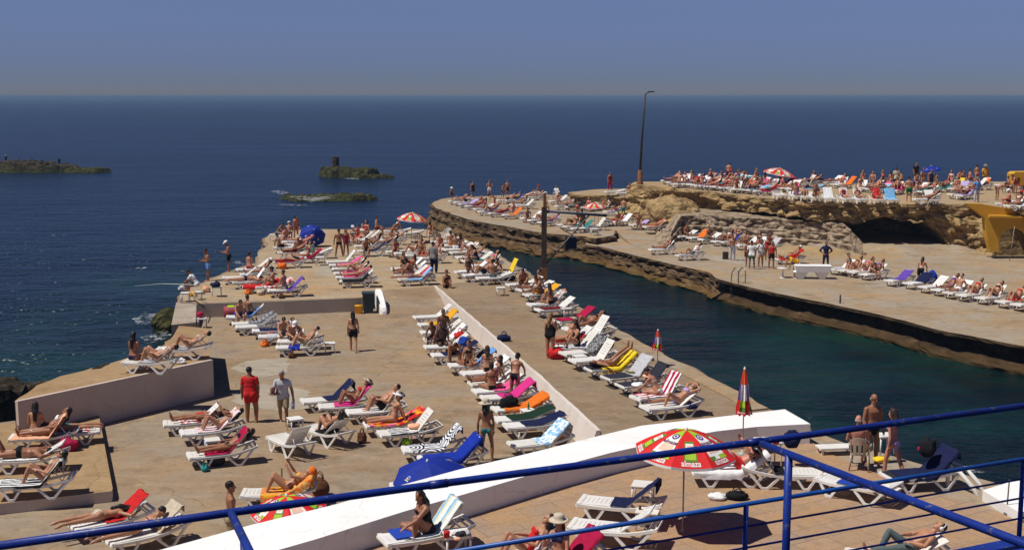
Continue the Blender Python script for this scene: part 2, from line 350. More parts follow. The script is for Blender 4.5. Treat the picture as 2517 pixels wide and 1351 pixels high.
# lighter far end of the quay lies on top as its own screed
FE = [G(x, y, ZF) for x, y in [(485, 744.6), (444, 736), (441, 729), (456, 714), (503, 695), (548, 674), (636, 645), (634, 621), (655, 607), (661, 600), (650, 588), (666, 576), (700, 568), (770, 564), (850, 565), (925, 568), (1000, 564), (1058, 566), (1108, 576),
      (1146, 593), (1196, 614), (1262, 652), (1300, 676), (1260, 690), (1190, 688), (1120, 696), (1074, 703.6), (1000, 709), (925, 716), (905, 728), (885, 730.6), (700, 737.6)]]
FEo = slab('screed', FE, ZF + .006, ZF - .05, [M_FAR, M_FAR]); tag(FEo, kind='structure')
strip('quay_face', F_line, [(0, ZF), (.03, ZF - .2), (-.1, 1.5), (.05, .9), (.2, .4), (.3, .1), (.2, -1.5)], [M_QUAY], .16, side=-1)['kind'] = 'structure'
# lip stones along the channel edge of the strip
lipl = dense([G(x, y, ZF) for x, y in [(1528, 813), (1624, 865), (1702, 905), (1802, 955), (1898, 1004)]], .6, .10, 4, .7)
lip = [p + Vector((-.12, -.04, 0)) for p in lipl] + [p + Vector((-.75, -.30, 0)) for p in reversed(lipl)]
tag(slab('quay_kerb', lip, ZF + .05, ZF - .05, [M_PIER, M_PIER]), kind='structure')
# left platform and its wall
L_px = [(516, 884), (508, 806), (440, 800), (425, 826), (405, 846), (352, 868), (300, 884), (230, 902), (150, 925), (95, 945), (60, 966), (37, 986)]
L_out = [G(x, y, ZL) for x, y in L_px]
Lf = dense(L_out[3:], .5, .15, 9)
wallL = [G(30, 1012, ZL) + Vector((-.4, -.3, 0))]
tag(slab('rock_platform', [L_out[0], L_out[1], L_out[2]] + Lf, ZL, -2, [M_ORANGE, M_SEAROCK]), kind='structure')
strip('platform_face', Lf[:-5], [(0, ZL), (.25, ZL - .3), (.1, 2), (.6, 1.2), (.9, .5), (1.2, 0), (1.4, -1.5)], [M_SEAROCK], .45, side=-1)['kind'] = 'structure'
a, b = G(516, 884, ZL), G(36, 986, ZL)
dn = Vector(((b - a).y, -(b - a).x, 0)).normalized()
dn = dn if dn.y < 0 else -dn
o = slab('retaining_wall', [a + dn * .02, a + dn * .16, b + dn * .16, b + dn * .02], ZL + .025, ZC - .3, [M_GREYW, M_GREYW])
tag(o, "tall grey rendered wall under the two loungers at the sea edge", "wall")
# low platform at the lower left
B_out = [G(x, y, ZB) for x, y in [(241, 1008), (277, 1199), (274, 1206), (0, 1237), (-300, 1275), (-300, 1060), (30, 1040)]]
tag(slab('low_platform', B_out, ZB, ZC - .5, [M_ORANGE, M_GREYW]), kind='structure')
# dark rocks by the sea below the left platform
def lump(name, pts, hs, mat, seed=0, n=46, amp=.5, base=-1.0, smooth=False):
    """rough height field inside an ellipse-like outline: pts = (cx, cy, rx, ry) ellipses whose heights add up"""
    x0 = min(c[0] - c[2] for c in pts); x1 = max(c[0] + c[2] for c in pts); y0 = min(c[1] - c[3] for c in pts); y1 = max(c[1] + c[3] for c in pts)
    nx = n; ny = max(8, int(n * (y1 - y0) / (x1 - x0))); ny = min(ny, 60); vs = []; fs = []
    for j in range(ny + 1):
        for i in range(nx + 1):
            x = x0 + (x1 - x0) * i / nx; y = y0 + (y1 - y0) * j / ny; z = base
            for (cx, cy, rx, ry), h in zip(pts, hs):
                q = ((x - cx) / rx) ** 2 + ((y - cy) / ry) ** 2
                q += .55 * noise.noise(Vector((x * .35, y * .35, seed)))
                if q < 1: z = max(z, base + (h - base) * min(1, (1 - q) * 2.2))
            if z > base:
                q3 = Vector((x, y, seed + .5))
                z += amp * (noise.noise(q3 * .8) + .6 * noise.noise(q3 * 2.1) + .35 * noise.noise(q3 * 4.3))
            vs.append((x, y, z))
    for j in range(ny):
        for i in range(nx):
            k = j * (nx + 1) + i; fs.append((k, k + 1, k + nx + 2, k + nx + 1))
    return link(name, mesh(name, vs, fs, smooth), mat)
p = G(40, 1000, .9)
r1 = lump('shore_rock', [(p.x - 1.6, p.y + .2, 2.3, 2.2), (p.x - .2, p.y + 1.6, 1.6, 1.0)], [1.65, 1.25], M_SEAROCK, 3, 40, .35); tag(r1, "rough brown shore rock below the end of the grey wall", "rock")
# low kerb wall, block and ramp
kb = [G(485, 747, ZF), G(700, 740, ZF), G(888, 732, ZF)]
o = slab('kerb_wall', [kb[0], kb[1], kb[2], kb[2] + Vector((0, -.14, 0)), kb[1] + Vector((0, -.14, 0)), kb[0] + Vector((0, -.14, 0))], ZF + .03, ZC - .2, [M_FAR, M_KERB]); tag(o, "low grey step wall between sun deck and far quay", "wall")
# broken concrete block at the left end
bp = [G(433, 744, ZF), G(481, 748, ZF), G(481, 778, 1.95), G(481, 779, 1.85), G(481, 783, 1.8), G(421, 790, 1.75), G(428, 760, 2.1)]
mb = MB()
top = [G(433, 743, ZF + .03), G(482, 748, ZF + .03), G(481, 792, 1.95), G(421, 798, 1.95)]
mb.add([*top, *[Vector((v.x, v.y, .2)) for v in top]], [(0, 3, 2, 1), (0, 1, 5, 4), (1, 2, 6, 5), (2, 3, 7, 6), (3, 0, 4, 7)])
o = mb.build('concrete_block', [M_CONC]); tag(o, "broken sloping concrete block at the sea end of the kerb wall", "block")
# ramp from the far quay down to the sun deck
rp = [G(921, 716, ZF + .01), G(1078, 703, ZF + .01), G(1100, 772, ZC + .012), G(938, 773, ZC + .012)]
mb = MB().add([*rp, *[Vector((v.x, v.y, ZC - .4)) for v in rp]], [(0, 3, 2, 1), (0, 1, 5, 4), (1, 2, 6, 5), (2, 3, 7, 6), (3, 0, 4, 7)])
tag(mb.build('ramp', [M_DECK]), kind='structure')
# white kerb on the left of the ramp (a rounded sloping plank of masonry)
k0, k1 = G(929, 722, ZF + .12), G(945, 771, ZC + .05)
mb = MB(); u = (k1 - k0).normalized(); sdv = Vector((1, 0, 0))
sec = []
for t, wd, hh in [(0, .10, .16), (.05, .17, .30), (.3, .20, .42), (.7, .18, .36), (.95, .15, .26), (1.0, .08, .12)]:
    c = k0.lerp(k1, t); sec.append([c + sdv * sx * wd + Vector((0, 0, z)) for sx, z in [(-1, -.5), (-1, hh * .6), (-.6, hh), (.6, hh), (1, hh * .6), (1, -.5)]])
vs = [v for s_ in sec for v in s_]; fs = [(i * 6 + j, i * 6 + j + 1, (i + 1) * 6 + j + 1, (i + 1) * 6 + j) for i in range(5) for j in range(5)] + [(0, 5, 4, 3, 2, 1), tuple(30 + j for j in range(6))]
o = mb.add(vs, fs).build('ramp_kerb', [M_WHITE]); tag(o, "white rounded kerb beside the bin at the head of the ramp", "kerb")
# whitewashed retaining wall between sun deck and channel strip
wt = [G(1071, 703, ZF), G(1200, 815, ZF), G(1330, 928, ZF), G(1476, 1063, ZF)]
wl_ = dense(wt, .5, .05, 2)
nrm = Vector((-(wt[-1] - wt[0]).y, (wt[-1] - wt[0]).x, 0)).normalized(); nrm = nrm if nrm.x < 0 else -nrm
vs = []; fs = []; k = len(wl_)
for i, p in enumerate(wl_):
    q = i / (k - 1); zt = ZF + .03 + .05 * q
    vs += [(*(p - nrm * .02).xy, zt), (*(p + nrm * .10).xy, zt), (*(p + nrm * (.14 + .28 * q)).xy, ZC - .2), (*(p - nrm * .02).xy, ZC - .2)]
for i in range(k - 1):
    for j in range(3): fs.append((i * 4 + j, i * 4 + j + 1, (i + 1) * 4 + j + 1, (i + 1) * 4 + j))
fs += [(0, 3, 2, 1), (4 * k - 4, 4 * k - 3, 4 * k - 2, 4 * k - 1)]
o = link('retaining_wall', mesh('retaining_wall', vs, fs), [M_PINK]); tag(o, "long whitewashed retaining wall behind the lounger row, tapering to the ramp", "wall")
# near terrace with stone paving
T_out = [G(x, y, ZT) for x, y in [(1992, 1082), (2024, 1107), (2157, 1163), (2300, 1210), (2413, 1240), (2502, 1278), (2800, 1400), (2700, 1700), (300, 1700), (650, 1440), (900, 1347), (996, 1313), (1189, 1252), (1300, 1216), (1500, 1162), (1609, 1133), (1760, 1104), (1850, 1090)]]
tag(slab('terrace', T_out, ZT, -2, [M_TILE, M_QUAY]), kind='structure')
lp = dense([G(x, y, ZT) for x, y in [(1975, 1048), (2030, 1068), (2077, 1085), (2180, 1113), (2275, 1140), (2369, 1162), (2457, 1185), (2560, 1215), (2800, 1300)]], .5, .12, 6)
lpo = lp + [G(x, y, ZT) for x, y in [(2900, 1420), (2502, 1290), (2413, 1250), (2300, 1216), (2157, 1168), (2024, 1112), (1985, 1090)]]
tag(slab('terrace_ledge', lpo, ZT - .03, -2, [M_PIER, M_QUAY]), kind='structure')
# thick white wall that divides sun deck and terrace
ZW = 3.25
backp = [(200, 1402), (390, 1351), (617, 1289), (827, 1238), (987, 1191), (1143, 1149), (1280, 1118), (1469, 1071), (1578, 1045), (1747, 1026), (1929, 1005)]
frontp = [(1992, 1041), (1760, 1058), (1650, 1078), (1500, 1112), (1300, 1152), (1256, 1180), (1129, 1217), (996, 1255), (900, 1285), (776, 1324), (678, 1350), (500, 1402)]
frontp = [(1992, 1041), (1860, 1048), (1760, 1059), (1640, 1081), (1500, 1112), (1380, 1144), (1256, 1180), (1129, 1217), (996, 1255), (900, 1285), (776, 1324), (678, 1352), (500, 1402)]
w_out = [G(x, y, ZW) for x, y in backp + frontp]
o = slab('dividing_wall', w_out, ZW, ZC - .3, [M_WHITE, M_WHITE]); tag(o, "broad white painted wall curving between sun deck and paved terrace", "wall")
# cement patches on the sun deck
def patch(name, pts, z, mat, seed=0, amp=.45):
    l = dense(dense([G(x, y, z) for x, y in pts + [pts[0]]], .2, amp, seed, .9), .2, amp * .4, seed + 5, 3.0)[:-1]
    return tag(link(name, mesh(name, [(p.x, p.y, z + .005) for p in l], [tuple(range(len(l)))]), mat), kind='structure')
patch('cement_patch', [(575, 905), (600, 890), (640, 882), (690, 880), (712, 895), (706, 915), (660, 925), (610, 925)], ZC, M_PATCH, 1)
patch('cement_patch', [(560, 985), (585, 965), (640, 945), (700, 947), (750, 962), (790, 985), (770, 1003), (700, 1012), (640, 1000), (575, 995)], ZC, M_PATCH, 2)
patch('cement_patch', [(785, 655), (805, 651), (830, 668), (815, 680), (775, 676)], ZF + .006, M_PATCH, 3, .1)
# ------------------------------------------------------------------ far side: tip pier, lower pier, plateau
RL = dense([G(x, y, ZR) for x, y in [(1440, 601), (1480, 607), (1500, 611), (1578, 632), (1678, 655), (1740, 668), (1766, 686), (1807, 697), (1911, 721), (2015, 741), (2097, 758), (2162, 773), (2328, 815), (2514, 850), (2800, 925)]], .6, .12, 11, .6)
R_out = RL + [G(x, y, ZR) for x, y in [(3200, 800), (3000, 560), (2000, 540), (1500, 548), (1430, 560)]]
tag(slab('lower_pier', R_out, ZR, ZR - .16, [M_PIER, M_QUAYD]), kind='structure')
RLa = [q for q in RL if CX + q.x / q.y * FPX < 1775]; RLb = [q for q in RL if CX + q.x / q.y * FPX > 1768]
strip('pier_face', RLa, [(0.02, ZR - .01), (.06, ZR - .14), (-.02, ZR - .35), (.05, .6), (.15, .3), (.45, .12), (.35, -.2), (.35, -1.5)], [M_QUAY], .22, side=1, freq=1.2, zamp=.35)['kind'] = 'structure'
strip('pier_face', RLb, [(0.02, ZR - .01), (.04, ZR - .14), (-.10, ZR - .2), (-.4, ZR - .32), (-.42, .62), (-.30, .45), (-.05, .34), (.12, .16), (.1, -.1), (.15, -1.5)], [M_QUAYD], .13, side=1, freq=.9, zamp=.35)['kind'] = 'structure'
PLp = [(1066, 506), (1062, 502), (1064, 497), (1085, 489), (1120, 484), (1180, 483), (1260, 478), (1340, 478), (1400, 482)]
PF = [(1068, 509), (1110, 526), (1160, 541), (1200, 549), (1260, 559), (1335, 572), (1400, 578), (1440, 581), (1464, 586), (1508, 578), (1512, 566)]
Pfront = dense([G(x, y, ZP) for x, y in PF], .6, .2, 15, .6)
P_out = [G(x, y, ZP) for x, y in [(1640, 562), (1660, 520), (1700, 490), (1420, 476)] + PLp[::-1]] + Pfront
tag(slab('tip_pier', P_out, ZP, -1.5, [M_PIER, M_QUAY]), kind='structure')
pf2 = dense([G(x, y, ZP) for x, y in [(1120, 484), (1085, 489), (1064, 497), (1062, 502)] + PF], .6, .2, 15, .6)
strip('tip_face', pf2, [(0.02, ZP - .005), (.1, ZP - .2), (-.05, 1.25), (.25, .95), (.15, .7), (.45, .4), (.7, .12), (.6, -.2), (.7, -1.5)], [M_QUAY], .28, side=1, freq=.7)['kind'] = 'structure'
# small ramp between tip pier and lower pier
rp = [G(1512, 566, ZP + .008), G(1600, 558, ZP + .008), G(1632, 592, ZR + .01), G(1560, 606, ZR + .01)]
tag(MB().add([*rp, *[Vector((v.x, v.y, ZR - .1)) for v in rp]], [(0, 3, 2, 1), (0, 1, 5, 4), (1, 2, 6, 5), (2, 3, 7, 6), (3, 0, 4, 7)]).build('pier_ramp', [M_PIER]), kind='structure')
patch('cement_patch', [(1730, 633), (1790, 628), (1870, 636), (1850, 655), (1790, 647)], ZR, M_PATCH, 4, .3)
# raised rock ledge behind the tip pier
ZE = 3.1
lg = [(1372, 490), (1420, 480), (1470, 470), (1530, 467), (1600, 470), (1620, 500), (1560, 505), (1490, 505), (1440, 498), (1400, 497)]
ld = dense([G(x, y - 2, ZE) for x, y in [(1640, 482), (1570, 484), (1500, 482), (1450, 481), (1415, 480), (1400, 474), (1430, 471), (1470, 467), (1530, 466), (1640, 466)]], .6, .3, 21, .6)
tag(slab('rock_ledge', ld, ZE, 1, [M_UP, M_CLIFF]), kind='structure')
strip('ledge_face', ld[:-8], [(0, ZE), (.2, ZE - .15), (-.3, ZE - .5), (-.2, 2.2), (.5, 1.9), (1.2, ZP - .1)], [M_CLIFF], .4, side=1 if False else -1, freq=.9)['kind'] = 'structure'
# plateau
UF = [(1548, 452), (1573, 455), (1620, 457), (1673, 463), (1730, 470), (1789, 477), (1850, 483), (1911, 489), (1970, 495), (2030, 498), (2100, 499), (2222, 502), (2330, 502), (2400, 502), (2414, 505), (2489, 516), (2600, 530), (2900, 560)]
Ufront = dense([G(x, y, ZU) for x, y in UF], .7, .5, 31, .35)
UBk = [(3000, 452), (2517, 446), (2330, 447), (2200, 449), (2000, 451), (1800, 449), (1640, 446), (1560, 447)]
tag(slab('plateau', Ufront + [G(x, y, ZU) for x, y in UBk], ZU, ZU - .22, [M_UP, M_CLIFF]), kind='structure')
def bulge(q):
    d_, _ = noise.voronoi(q); return .5 - d_[0]
def cliff():
    """upper cliff band: follows the plateau edge, bouldery, ragged underside, overhanging"""
    vs = []; fs = []; nz = 30
    UFc = [q for q in dense(Ufront, .28) if CX + q.x / q.y * FPX < 2475]; k = len(UFc)
    xs = [(1540, 1.2), (1600, 1.2), (1640, 1.2), (1700, 1.5), (1733, 1.6), (1742, 2.9), (1790, 3.3), (1860, 3.4), (1940, 3.25), (2030, 3.15), (2110, 3.05), (2130, 3.35), (2180, 3.5), (2240, 3.3), (2290, 2.95), (2325, 2.35), (2345, 1.1), (9000, 1.0)]
    for i, p in enumerate(UFc):
        px = CX + p.x / p.y * FPX
        for (a, za), (b, zb) in zip(xs[:-1], xs[1:]):
            if a <= px <= b: zl = za + (zb - za) * (px - a) / (b - a)
        zl += .25 * noise.noise(Vector((p.x * .7, 3, 1))) + .12 * noise.noise(Vector((p.x * 2.3, 3, 1)))
        t = UFc[min(i + 3, k - 1)] - UFc[max(i - 3, 0)]; t.z = 0; t.normalize(); nr = Vector((t.y, -t.x, 0))
        nr = nr if nr.y < 0 else -nr
        for j in range(nz + 1):
            z = ZU - .01 + (zl - ZU) * j / nz
            q = Vector((p.x * .5, p.y * .5, z * .9)); s_ = min(1, j / 5)
            d = 0 if j == 0 else .05 - .12 * s_ + s_ * (noise.noise(q) * .5 + bulge(Vector((p.x * .85, p.y * .85, z * 1.4))) * .8 + bulge(Vector((p.x * 2.1, p.y * 2.1, z * 3.0))) * .5 + bulge(Vector((p.x * 4.6, p.y * 4.6, z * 6.5))) * .16 + noise.noise(q * 7) * .10)
            if px < 1742: d += 1.05 * j / nz
            elif px > 2330: d += .5 * j / nz
            v = p + nr * d; v.z = z + (0 if j == 0 else .12 * noise.noise(q * 4)); vs.append(v)
        for e, dz in ((3.5, .1), (9, -.3)):   # underside runs back into the rock
            v = p - nr * e; v.z = zl + dz; vs.append(v)
    n = nz + 3
    for i in range(k - 1):
        for j in range(n - 1): fs.append((i * n + j, i * n + j + 1, (i + 1) * n + j + 1, (i + 1) * n + j))
    return link('cliff', mesh('cliff', vs, fs), [M_CLIFF])
tag(cliff(), kind='structure')
# back wall of the hollow under the cliff
hb = dense([G(x, y, ZR) for x, y in [(1590, 566), (1760, 571), (1990, 580), (2120, 582), (2330, 586), (2450, 590), (2900, 600)]], .8, .5, 41, .4)
strip('cave_wall', hb, [(0, ZR - .1), (.3, 2), (0, 3), (.3, 4.4)], [M_CLIFF], .5, side=1)['kind'] = 'structure'
# rubble masonry terrace below the cliff
rt = [(1636, 556), (1652, 538), (1676, 530), (1722, 530), (1800, 534), (1880, 538), (1960, 542), (2030, 547), (2090, 553), (2120, 563)]
rl = dense([G(x, y, 3.05) for x, y in rt], .2, .25, 51, .6)
def rubble():
    vs = []; fs = []; nz = 26; k = len(rl)
    for i, p in enumerate(rl):
        px = CX + p.x / p.y * FPX
        zt = 3.05 if 1674 < px < 2080 else (3.05 - (1674 - px) / 38 * 1.95 if px <= 1674 else 3.05 - (px - 2080) / 40 * .8)
        v = p + Vector((0, 7, 0)); v.z = zt + .15; vs.append(v)
        v = p + Vector((0, .6, 0)); v.z = zt + .05; vs.append(v)
        for j in range(nz + 1):
            s = j / nz; z = zt + (ZR - .05 - zt) * s
            q = Vector((p.x * .9, p.y * .9, z * 2.0)); cell = noise.cell(Vector((p.x * 1.5 + .5 * noise.noise(q), z * 2.4, 7)))
            st = .35 if s > .42 else 0
            st += .45 if s > .72 else 0
            d = (noise.noise(q) * .25 + bulge(Vector((p.x * 1.7, p.y * 1.7, z * 2.6))) * .5 + bulge(Vector((p.x * 3.6, p.y * 3.6, z * 5))) * .22 + noise.noise(q * 4) * .08) + st
            vs.append((p.x, p.y - d, z))
    n = nz + 3
    for i in range(k - 1):
        for j in range(n - 1): fs.append((i * n + j, i * n + j + 1, (i + 1) * n + j + 1, (i + 1) * n + j))
    return link('rubble_terrace', mesh('rubble_terrace', vs, fs), [M_RUBBLE])
tag(rubble(), "pale rubble masonry bank below the overhanging cliff", "wall")
# boulder mass under the left part of the cliff
def boulder(name, c, r, mat, seed, label):
    bm = bmesh.new(); bmesh.ops.create_icosphere(bm, subdivisions=5, radius=1)
    for v in bm.verts:
        q = v.co.normalized(); u = Vector((q.x * r[0], q.y * r[1], q.z * r[2])) + Vector((seed, seed * 2, 0))
        f = 1 + .22 * noise.noise(u * .45) + .30 * bulge(u * .6) + .12 * bulge(u * 1.7) + .05 * noise.noise(u * 4)
        v.co = Vector((q.x * r[0], q.y * r[1], q.z * r[2])) * f
    me = bpy.data.meshes.new(name); bm.to_mesh(me); bm.free(); return tag(link(name, me, mat, None, c), label, "rock")
boulder('boulder', (13.0, 98.6, 2.3), (2.5, 2.2, 2.0), M_CLIFF, 14, "huge brown boulder under the plateau edge, left of the rubble bank")
p = G(412, 800, .2)
boulder('shore_rock', (p.x - .15, p.y + .3, .25), (.75, 1.5, .8), M_GREENROCK, 6, "mossy wave-washed rock beside the broken concrete block")
# sand bank in front of the cave
def bank(name, ell, h, mat, seed):
    return lump(name, [ell], [h], mat, seed, 40, .08, ZR - .15, True)
pc = G(2225, 604, ZR); tag(bank('sand_bank', (pc.x, pc.y + 1.5, 8.5, 6.5), ZR + .35, M_PIER, 8), kind='structure')
pc = G(1980, 622, ZR); tag(bank('sand_bank', (pc.x, pc.y + .6, 4.0, 2.4), ZR + .3, M_UP, 9), kind='structure')
pc = G(2480, 622, ZR); tag(bank('sand_bank', (pc.x + .6, pc.y + .5, 2.6, 1.8), ZR + .22, M_UP, 10), kind='structure')
# ochre building at the right edge
yb = empty('archway_building', GD(2450, 615, 83.0), 0, "ochre painted arcade built against the cliff at the right edge", "building")
def yprism(name, pts, D, th, mat, parent):
    f = [GD(x, y, D) for x, y in pts]; nb = len(f); bk = [v + Vector((0, th, 0)) for v in f]
    from mathutils.geometry import tessellate_polygon
    tri = tessellate_polygon([[Vector((v.x, v.z, 0)) for v in f]])
    o_ = parent.location; vs = [v - o_ for v in f] + [v - o_ for v in bk]
    fs = [tuple(t) for t in tri] + [tuple(i + nb for i in t[::-1]) for t in tri] + [(i, i + nb, (i + 1) % nb + nb, (i + 1) % nb) for i in range(nb)]
    me = mesh(name, vs, fs); bm = bmesh.new(); bm.from_mesh(me); bmesh.ops.recalc_face_normals(bm, faces=bm.faces[:]); bm.to_mesh(me); bm.free(); return link(name, me, [mat], parent)
yprism('arch_wall', [(2403, 521), (2434, 529), (2700, 536), (2700, 640), (2531, 640), (2531, 596), (2528, 583), (2521, 572), (2509, 564), (2493, 561), (2477, 564), (2465, 571), (2458, 581), (2455, 594), (2455, 620), (2435, 618), (2428, 590), (2423, 560), (2421, 535)], 83, .6, M_YELLOW, yb)
yprism('back_wall', [(2440, 630), (2440, 545), (2700, 545), (2700, 630)], 84.6, .2, M_CLIFF, yb)
yprism('ledge', [(2432, 530), (2700, 536.5), (2700, 541), (2432, 535)], 82.75, .3, M_YELLOW, yb)
yprism('parapet', [(2375, 500), (2409, 501), (2489, 514), (2500, 531.5), (2434, 529.5), (2404, 521.5), (2391, 513)], 83.4, .5, M_YELLOW, yb)
ya = empty('ochre_shelter', GD(2505, 452, 98), 0, "small ochre hut on the plateau at the right edge", "hut")
yprism('hut_wall', [(2490, 452), (2490, 428), (2497, 423), (2600, 421), (2600, 455), (2508, 455), (2508, 437), (2500, 437), (2500, 453)], 98, 1.2, M_YELLOW, ya)
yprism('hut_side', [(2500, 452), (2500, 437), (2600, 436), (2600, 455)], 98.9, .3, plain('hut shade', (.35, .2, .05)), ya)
# sea rocks
def at(px, py, z=0): v = G(px, py, z); return v
p1 = at(0, 424)
o = lump('sea_rock', [(p1.x - 4, p1.y + 3, 7, 3.2), (p1.x + 3.2, p1.y + 2.6, 6.5, 3), (p1.x + 8, p1.y + 2, 5, 2.6)], [1.25, 1.6, 1.1], M_SEAROCK, 2, 90, .42, -.8); tag(o, "long low dark sea rock at the left edge", "rock")
o = lump('sea_rock', [(p1.x + 13.6, p1.y + 1.2, 4.8, 2.4)], [.62], M_GREENROCK, 3, 60, .22, -.8); tag(o, "flat green weedy rock at the end of the long dark one", "rock")
p2 = at(878, 436)
rr = lump('sea_rock', [(p2.x - 3.1, p2.y + 3, 3.4, 3.2), (p2.x - .5, p2.y + 1.5, 3.6, 2.4), (p2.x + 2.6, p2.y - 1.0, 3.6, 1.5)], [1.25, 1.15, .35], M_GREENROCK, 8, 70, .4, -.8); tag(rr, "small mossy sea rock carrying a dark upright stump", "rock")
ps = at(825, 405, 1.6)
mb = MB(); prof = [(.75, -.8), (.62, 0), (.55, .6), (.58, 1.4), (.52, 1.75), (.2, 1.85), (0, 1.85)]
mb.lathe(prof, 9, sm=False); mb.v = [(x * (1 + .12 * noise.noise(Vector((x * 3, y * 3, z)))), y, z) for x, y, z in mb.v]
o = mb.build('mooring_stump', [M_SEAROCK], loc=(ps.x, ps.y, 1.0)); tag(o, "dark upright stump standing on the small mossy sea rock", "stump")
p3 = at(800, 492)
o = lump('sea_rock', [(p3.x - 1.5, p3.y + 2.2, 5.6, 2.8), (p3.x + 2.4, p3.y + 1, 4.2, 2.6), (p3.x - 1, p3.y - .6, 4.4, 1.4)], [.35, .55, .2], M_GREENROCK, 12, 80, .28, -.6); tag(o, "flat weed-covered sea rock awash with white foam", "rock")
# foam: thin broken sheets on the water
def foam_mat():
    n = NT('foam'); p = n.pos()
    f = n.noise(p, 2.6, 8, .8, 3); a = n.ramp(f, [(.50, (0, 0, 0)), (.66, (.8, .8, .8))])
    n.base((.78, .80, .82, 1)); n.set(.9, .1); n.link(a, n.bsdf.inputs['Alpha']); return n.m
M_FOAM = foam_mat()
fv = []; ff = []
def foam(pts, z=.06):
    k = len(fv); q = [G(x, y, z) for x, y in pts]; q = dense(dense(q + [q[0]], .25, .55, k, .8), .12, .25, k + 3, 2.5)[:-1]; q = [Vector((v.x, v.y, z)) for v in q]; fv.extend(q); ff.append(tuple(range(k, k + len(q))))
foam([(665, 470), (690, 467), (702, 472), (730, 480), (800, 478), (815, 486), (770, 492), (740, 491), (700, 480)], .35)
foam([(745, 490), (812, 480), (818, 487), (770, 496)], .62); foam([(690, 500), (760, 503), (740, 506), (688, 504)]); foam([(845, 437), (888, 435), (880, 441), (850, 440)])
foam([(330, 780), (352, 768), (418, 776), (420, 784), (370, 790), (345, 800)]); foam([(350, 822), (420, 812), (425, 830), (360, 845)]); foam([(336, 658), (352, 656), (352, 660), (338, 661)])
foam([(1310, 592), (1345, 596), (1372, 604), (1350, 608), (1315, 600)]); foam([(1700, 683), (1720, 686), (1716, 690), (1698, 688)]); foam([(575, 640), (606, 643), (600, 650), (575, 648)])
foam([(2390, 1140), (2430, 1160), (2380, 1158)]); tag(link('foam', mesh('foam', fv, ff), M_FOAM), kind='stuff'); bpy.data.objects['foam']['label'] = "white sea foam round the rocks and quay"; 
# ------------------------------------------------------------------ people
SKIN = {'pale': (.52, .30, .20), 'pink': (.50, .215, .145), 'tan': (.43, .205, .115), 'brown': (.30, .128, .066), 'deep': (.15, .058, .030), 'dark': (.07, .028, .016)}
PAL = {'black': (.012, .012, .014), 'white': (.78, .78, .77), 'red': (.52, .022, .022), 'crimson': (.36, .012, .055), 'blue': (.02, .06, .36), 'royal blue': (.012, .035, .32), 'navy': (.014, .018, .06), 'light blue': (.14, .32, .68),
       'sky blue': (.20, .45, .70), 'green': (.02, .14, .045), 'dark green': (.014, .035, .022), 'lime': (.32, .55, .03), 'teal': (.03, .22, .22), 'yellow': (.78, .55, .03), 'gold': (.72, .34, .02), 'orange': (.70, .16, .02), 'peach': (.80, .42, .26), 'pink': (.75, .10, .28),
       'magenta': (.60, .035, .22), 'lilac': (.42, .34, .62), 'purple': (.12, .06, .36), 'grey': (.20, .20, .21), 'light grey': (.48, .48, .50), 'beige': (.52, .44, .33), 'khaki': (.30, .24, .14), 'brown': (.11, .045, .022), 'maroon': (.14, .015, .02), 'olive': (.12, .11, .04), 'denim': (.10, .13, .13), 'orange check': (.55, .16, .05), 'charcoal': (.035, .035, .04)}
HAIR = {'k': (.010, .008, .007), 'n': (.035, .018, .010), 'l': (.24, .13, .045), 'g': (.32, .30, .28), 'r': (.09, .03, .015)}
def skin_mat(k):
    key = 'skin ' + k
    if key in _MC: return _MC[key]
    n = NT(key); c = SKIN[k]; f = n.noise(n.obj(), 7, 4)
    n.base(n.ramp(f, [(.3, tuple(x * .86 for x in c)), (.7, tuple(min(1, x * 1.12) for x in c))])); n.set(.48, .4); n.bsdf.inputs['Subsurface Weight'].default_value = .0
    _MC[key] = n.m; return n.m
def cloth(k): return plain('cloth ' + k, PAL[k], .85, .12, .10, 14)
def hair_mat(k): return plain('hair ' + k, HAIR[k], .55, .35, .3, 40)
UP = Vector((0, 0, 1))
def V(*a): return Vector(a)
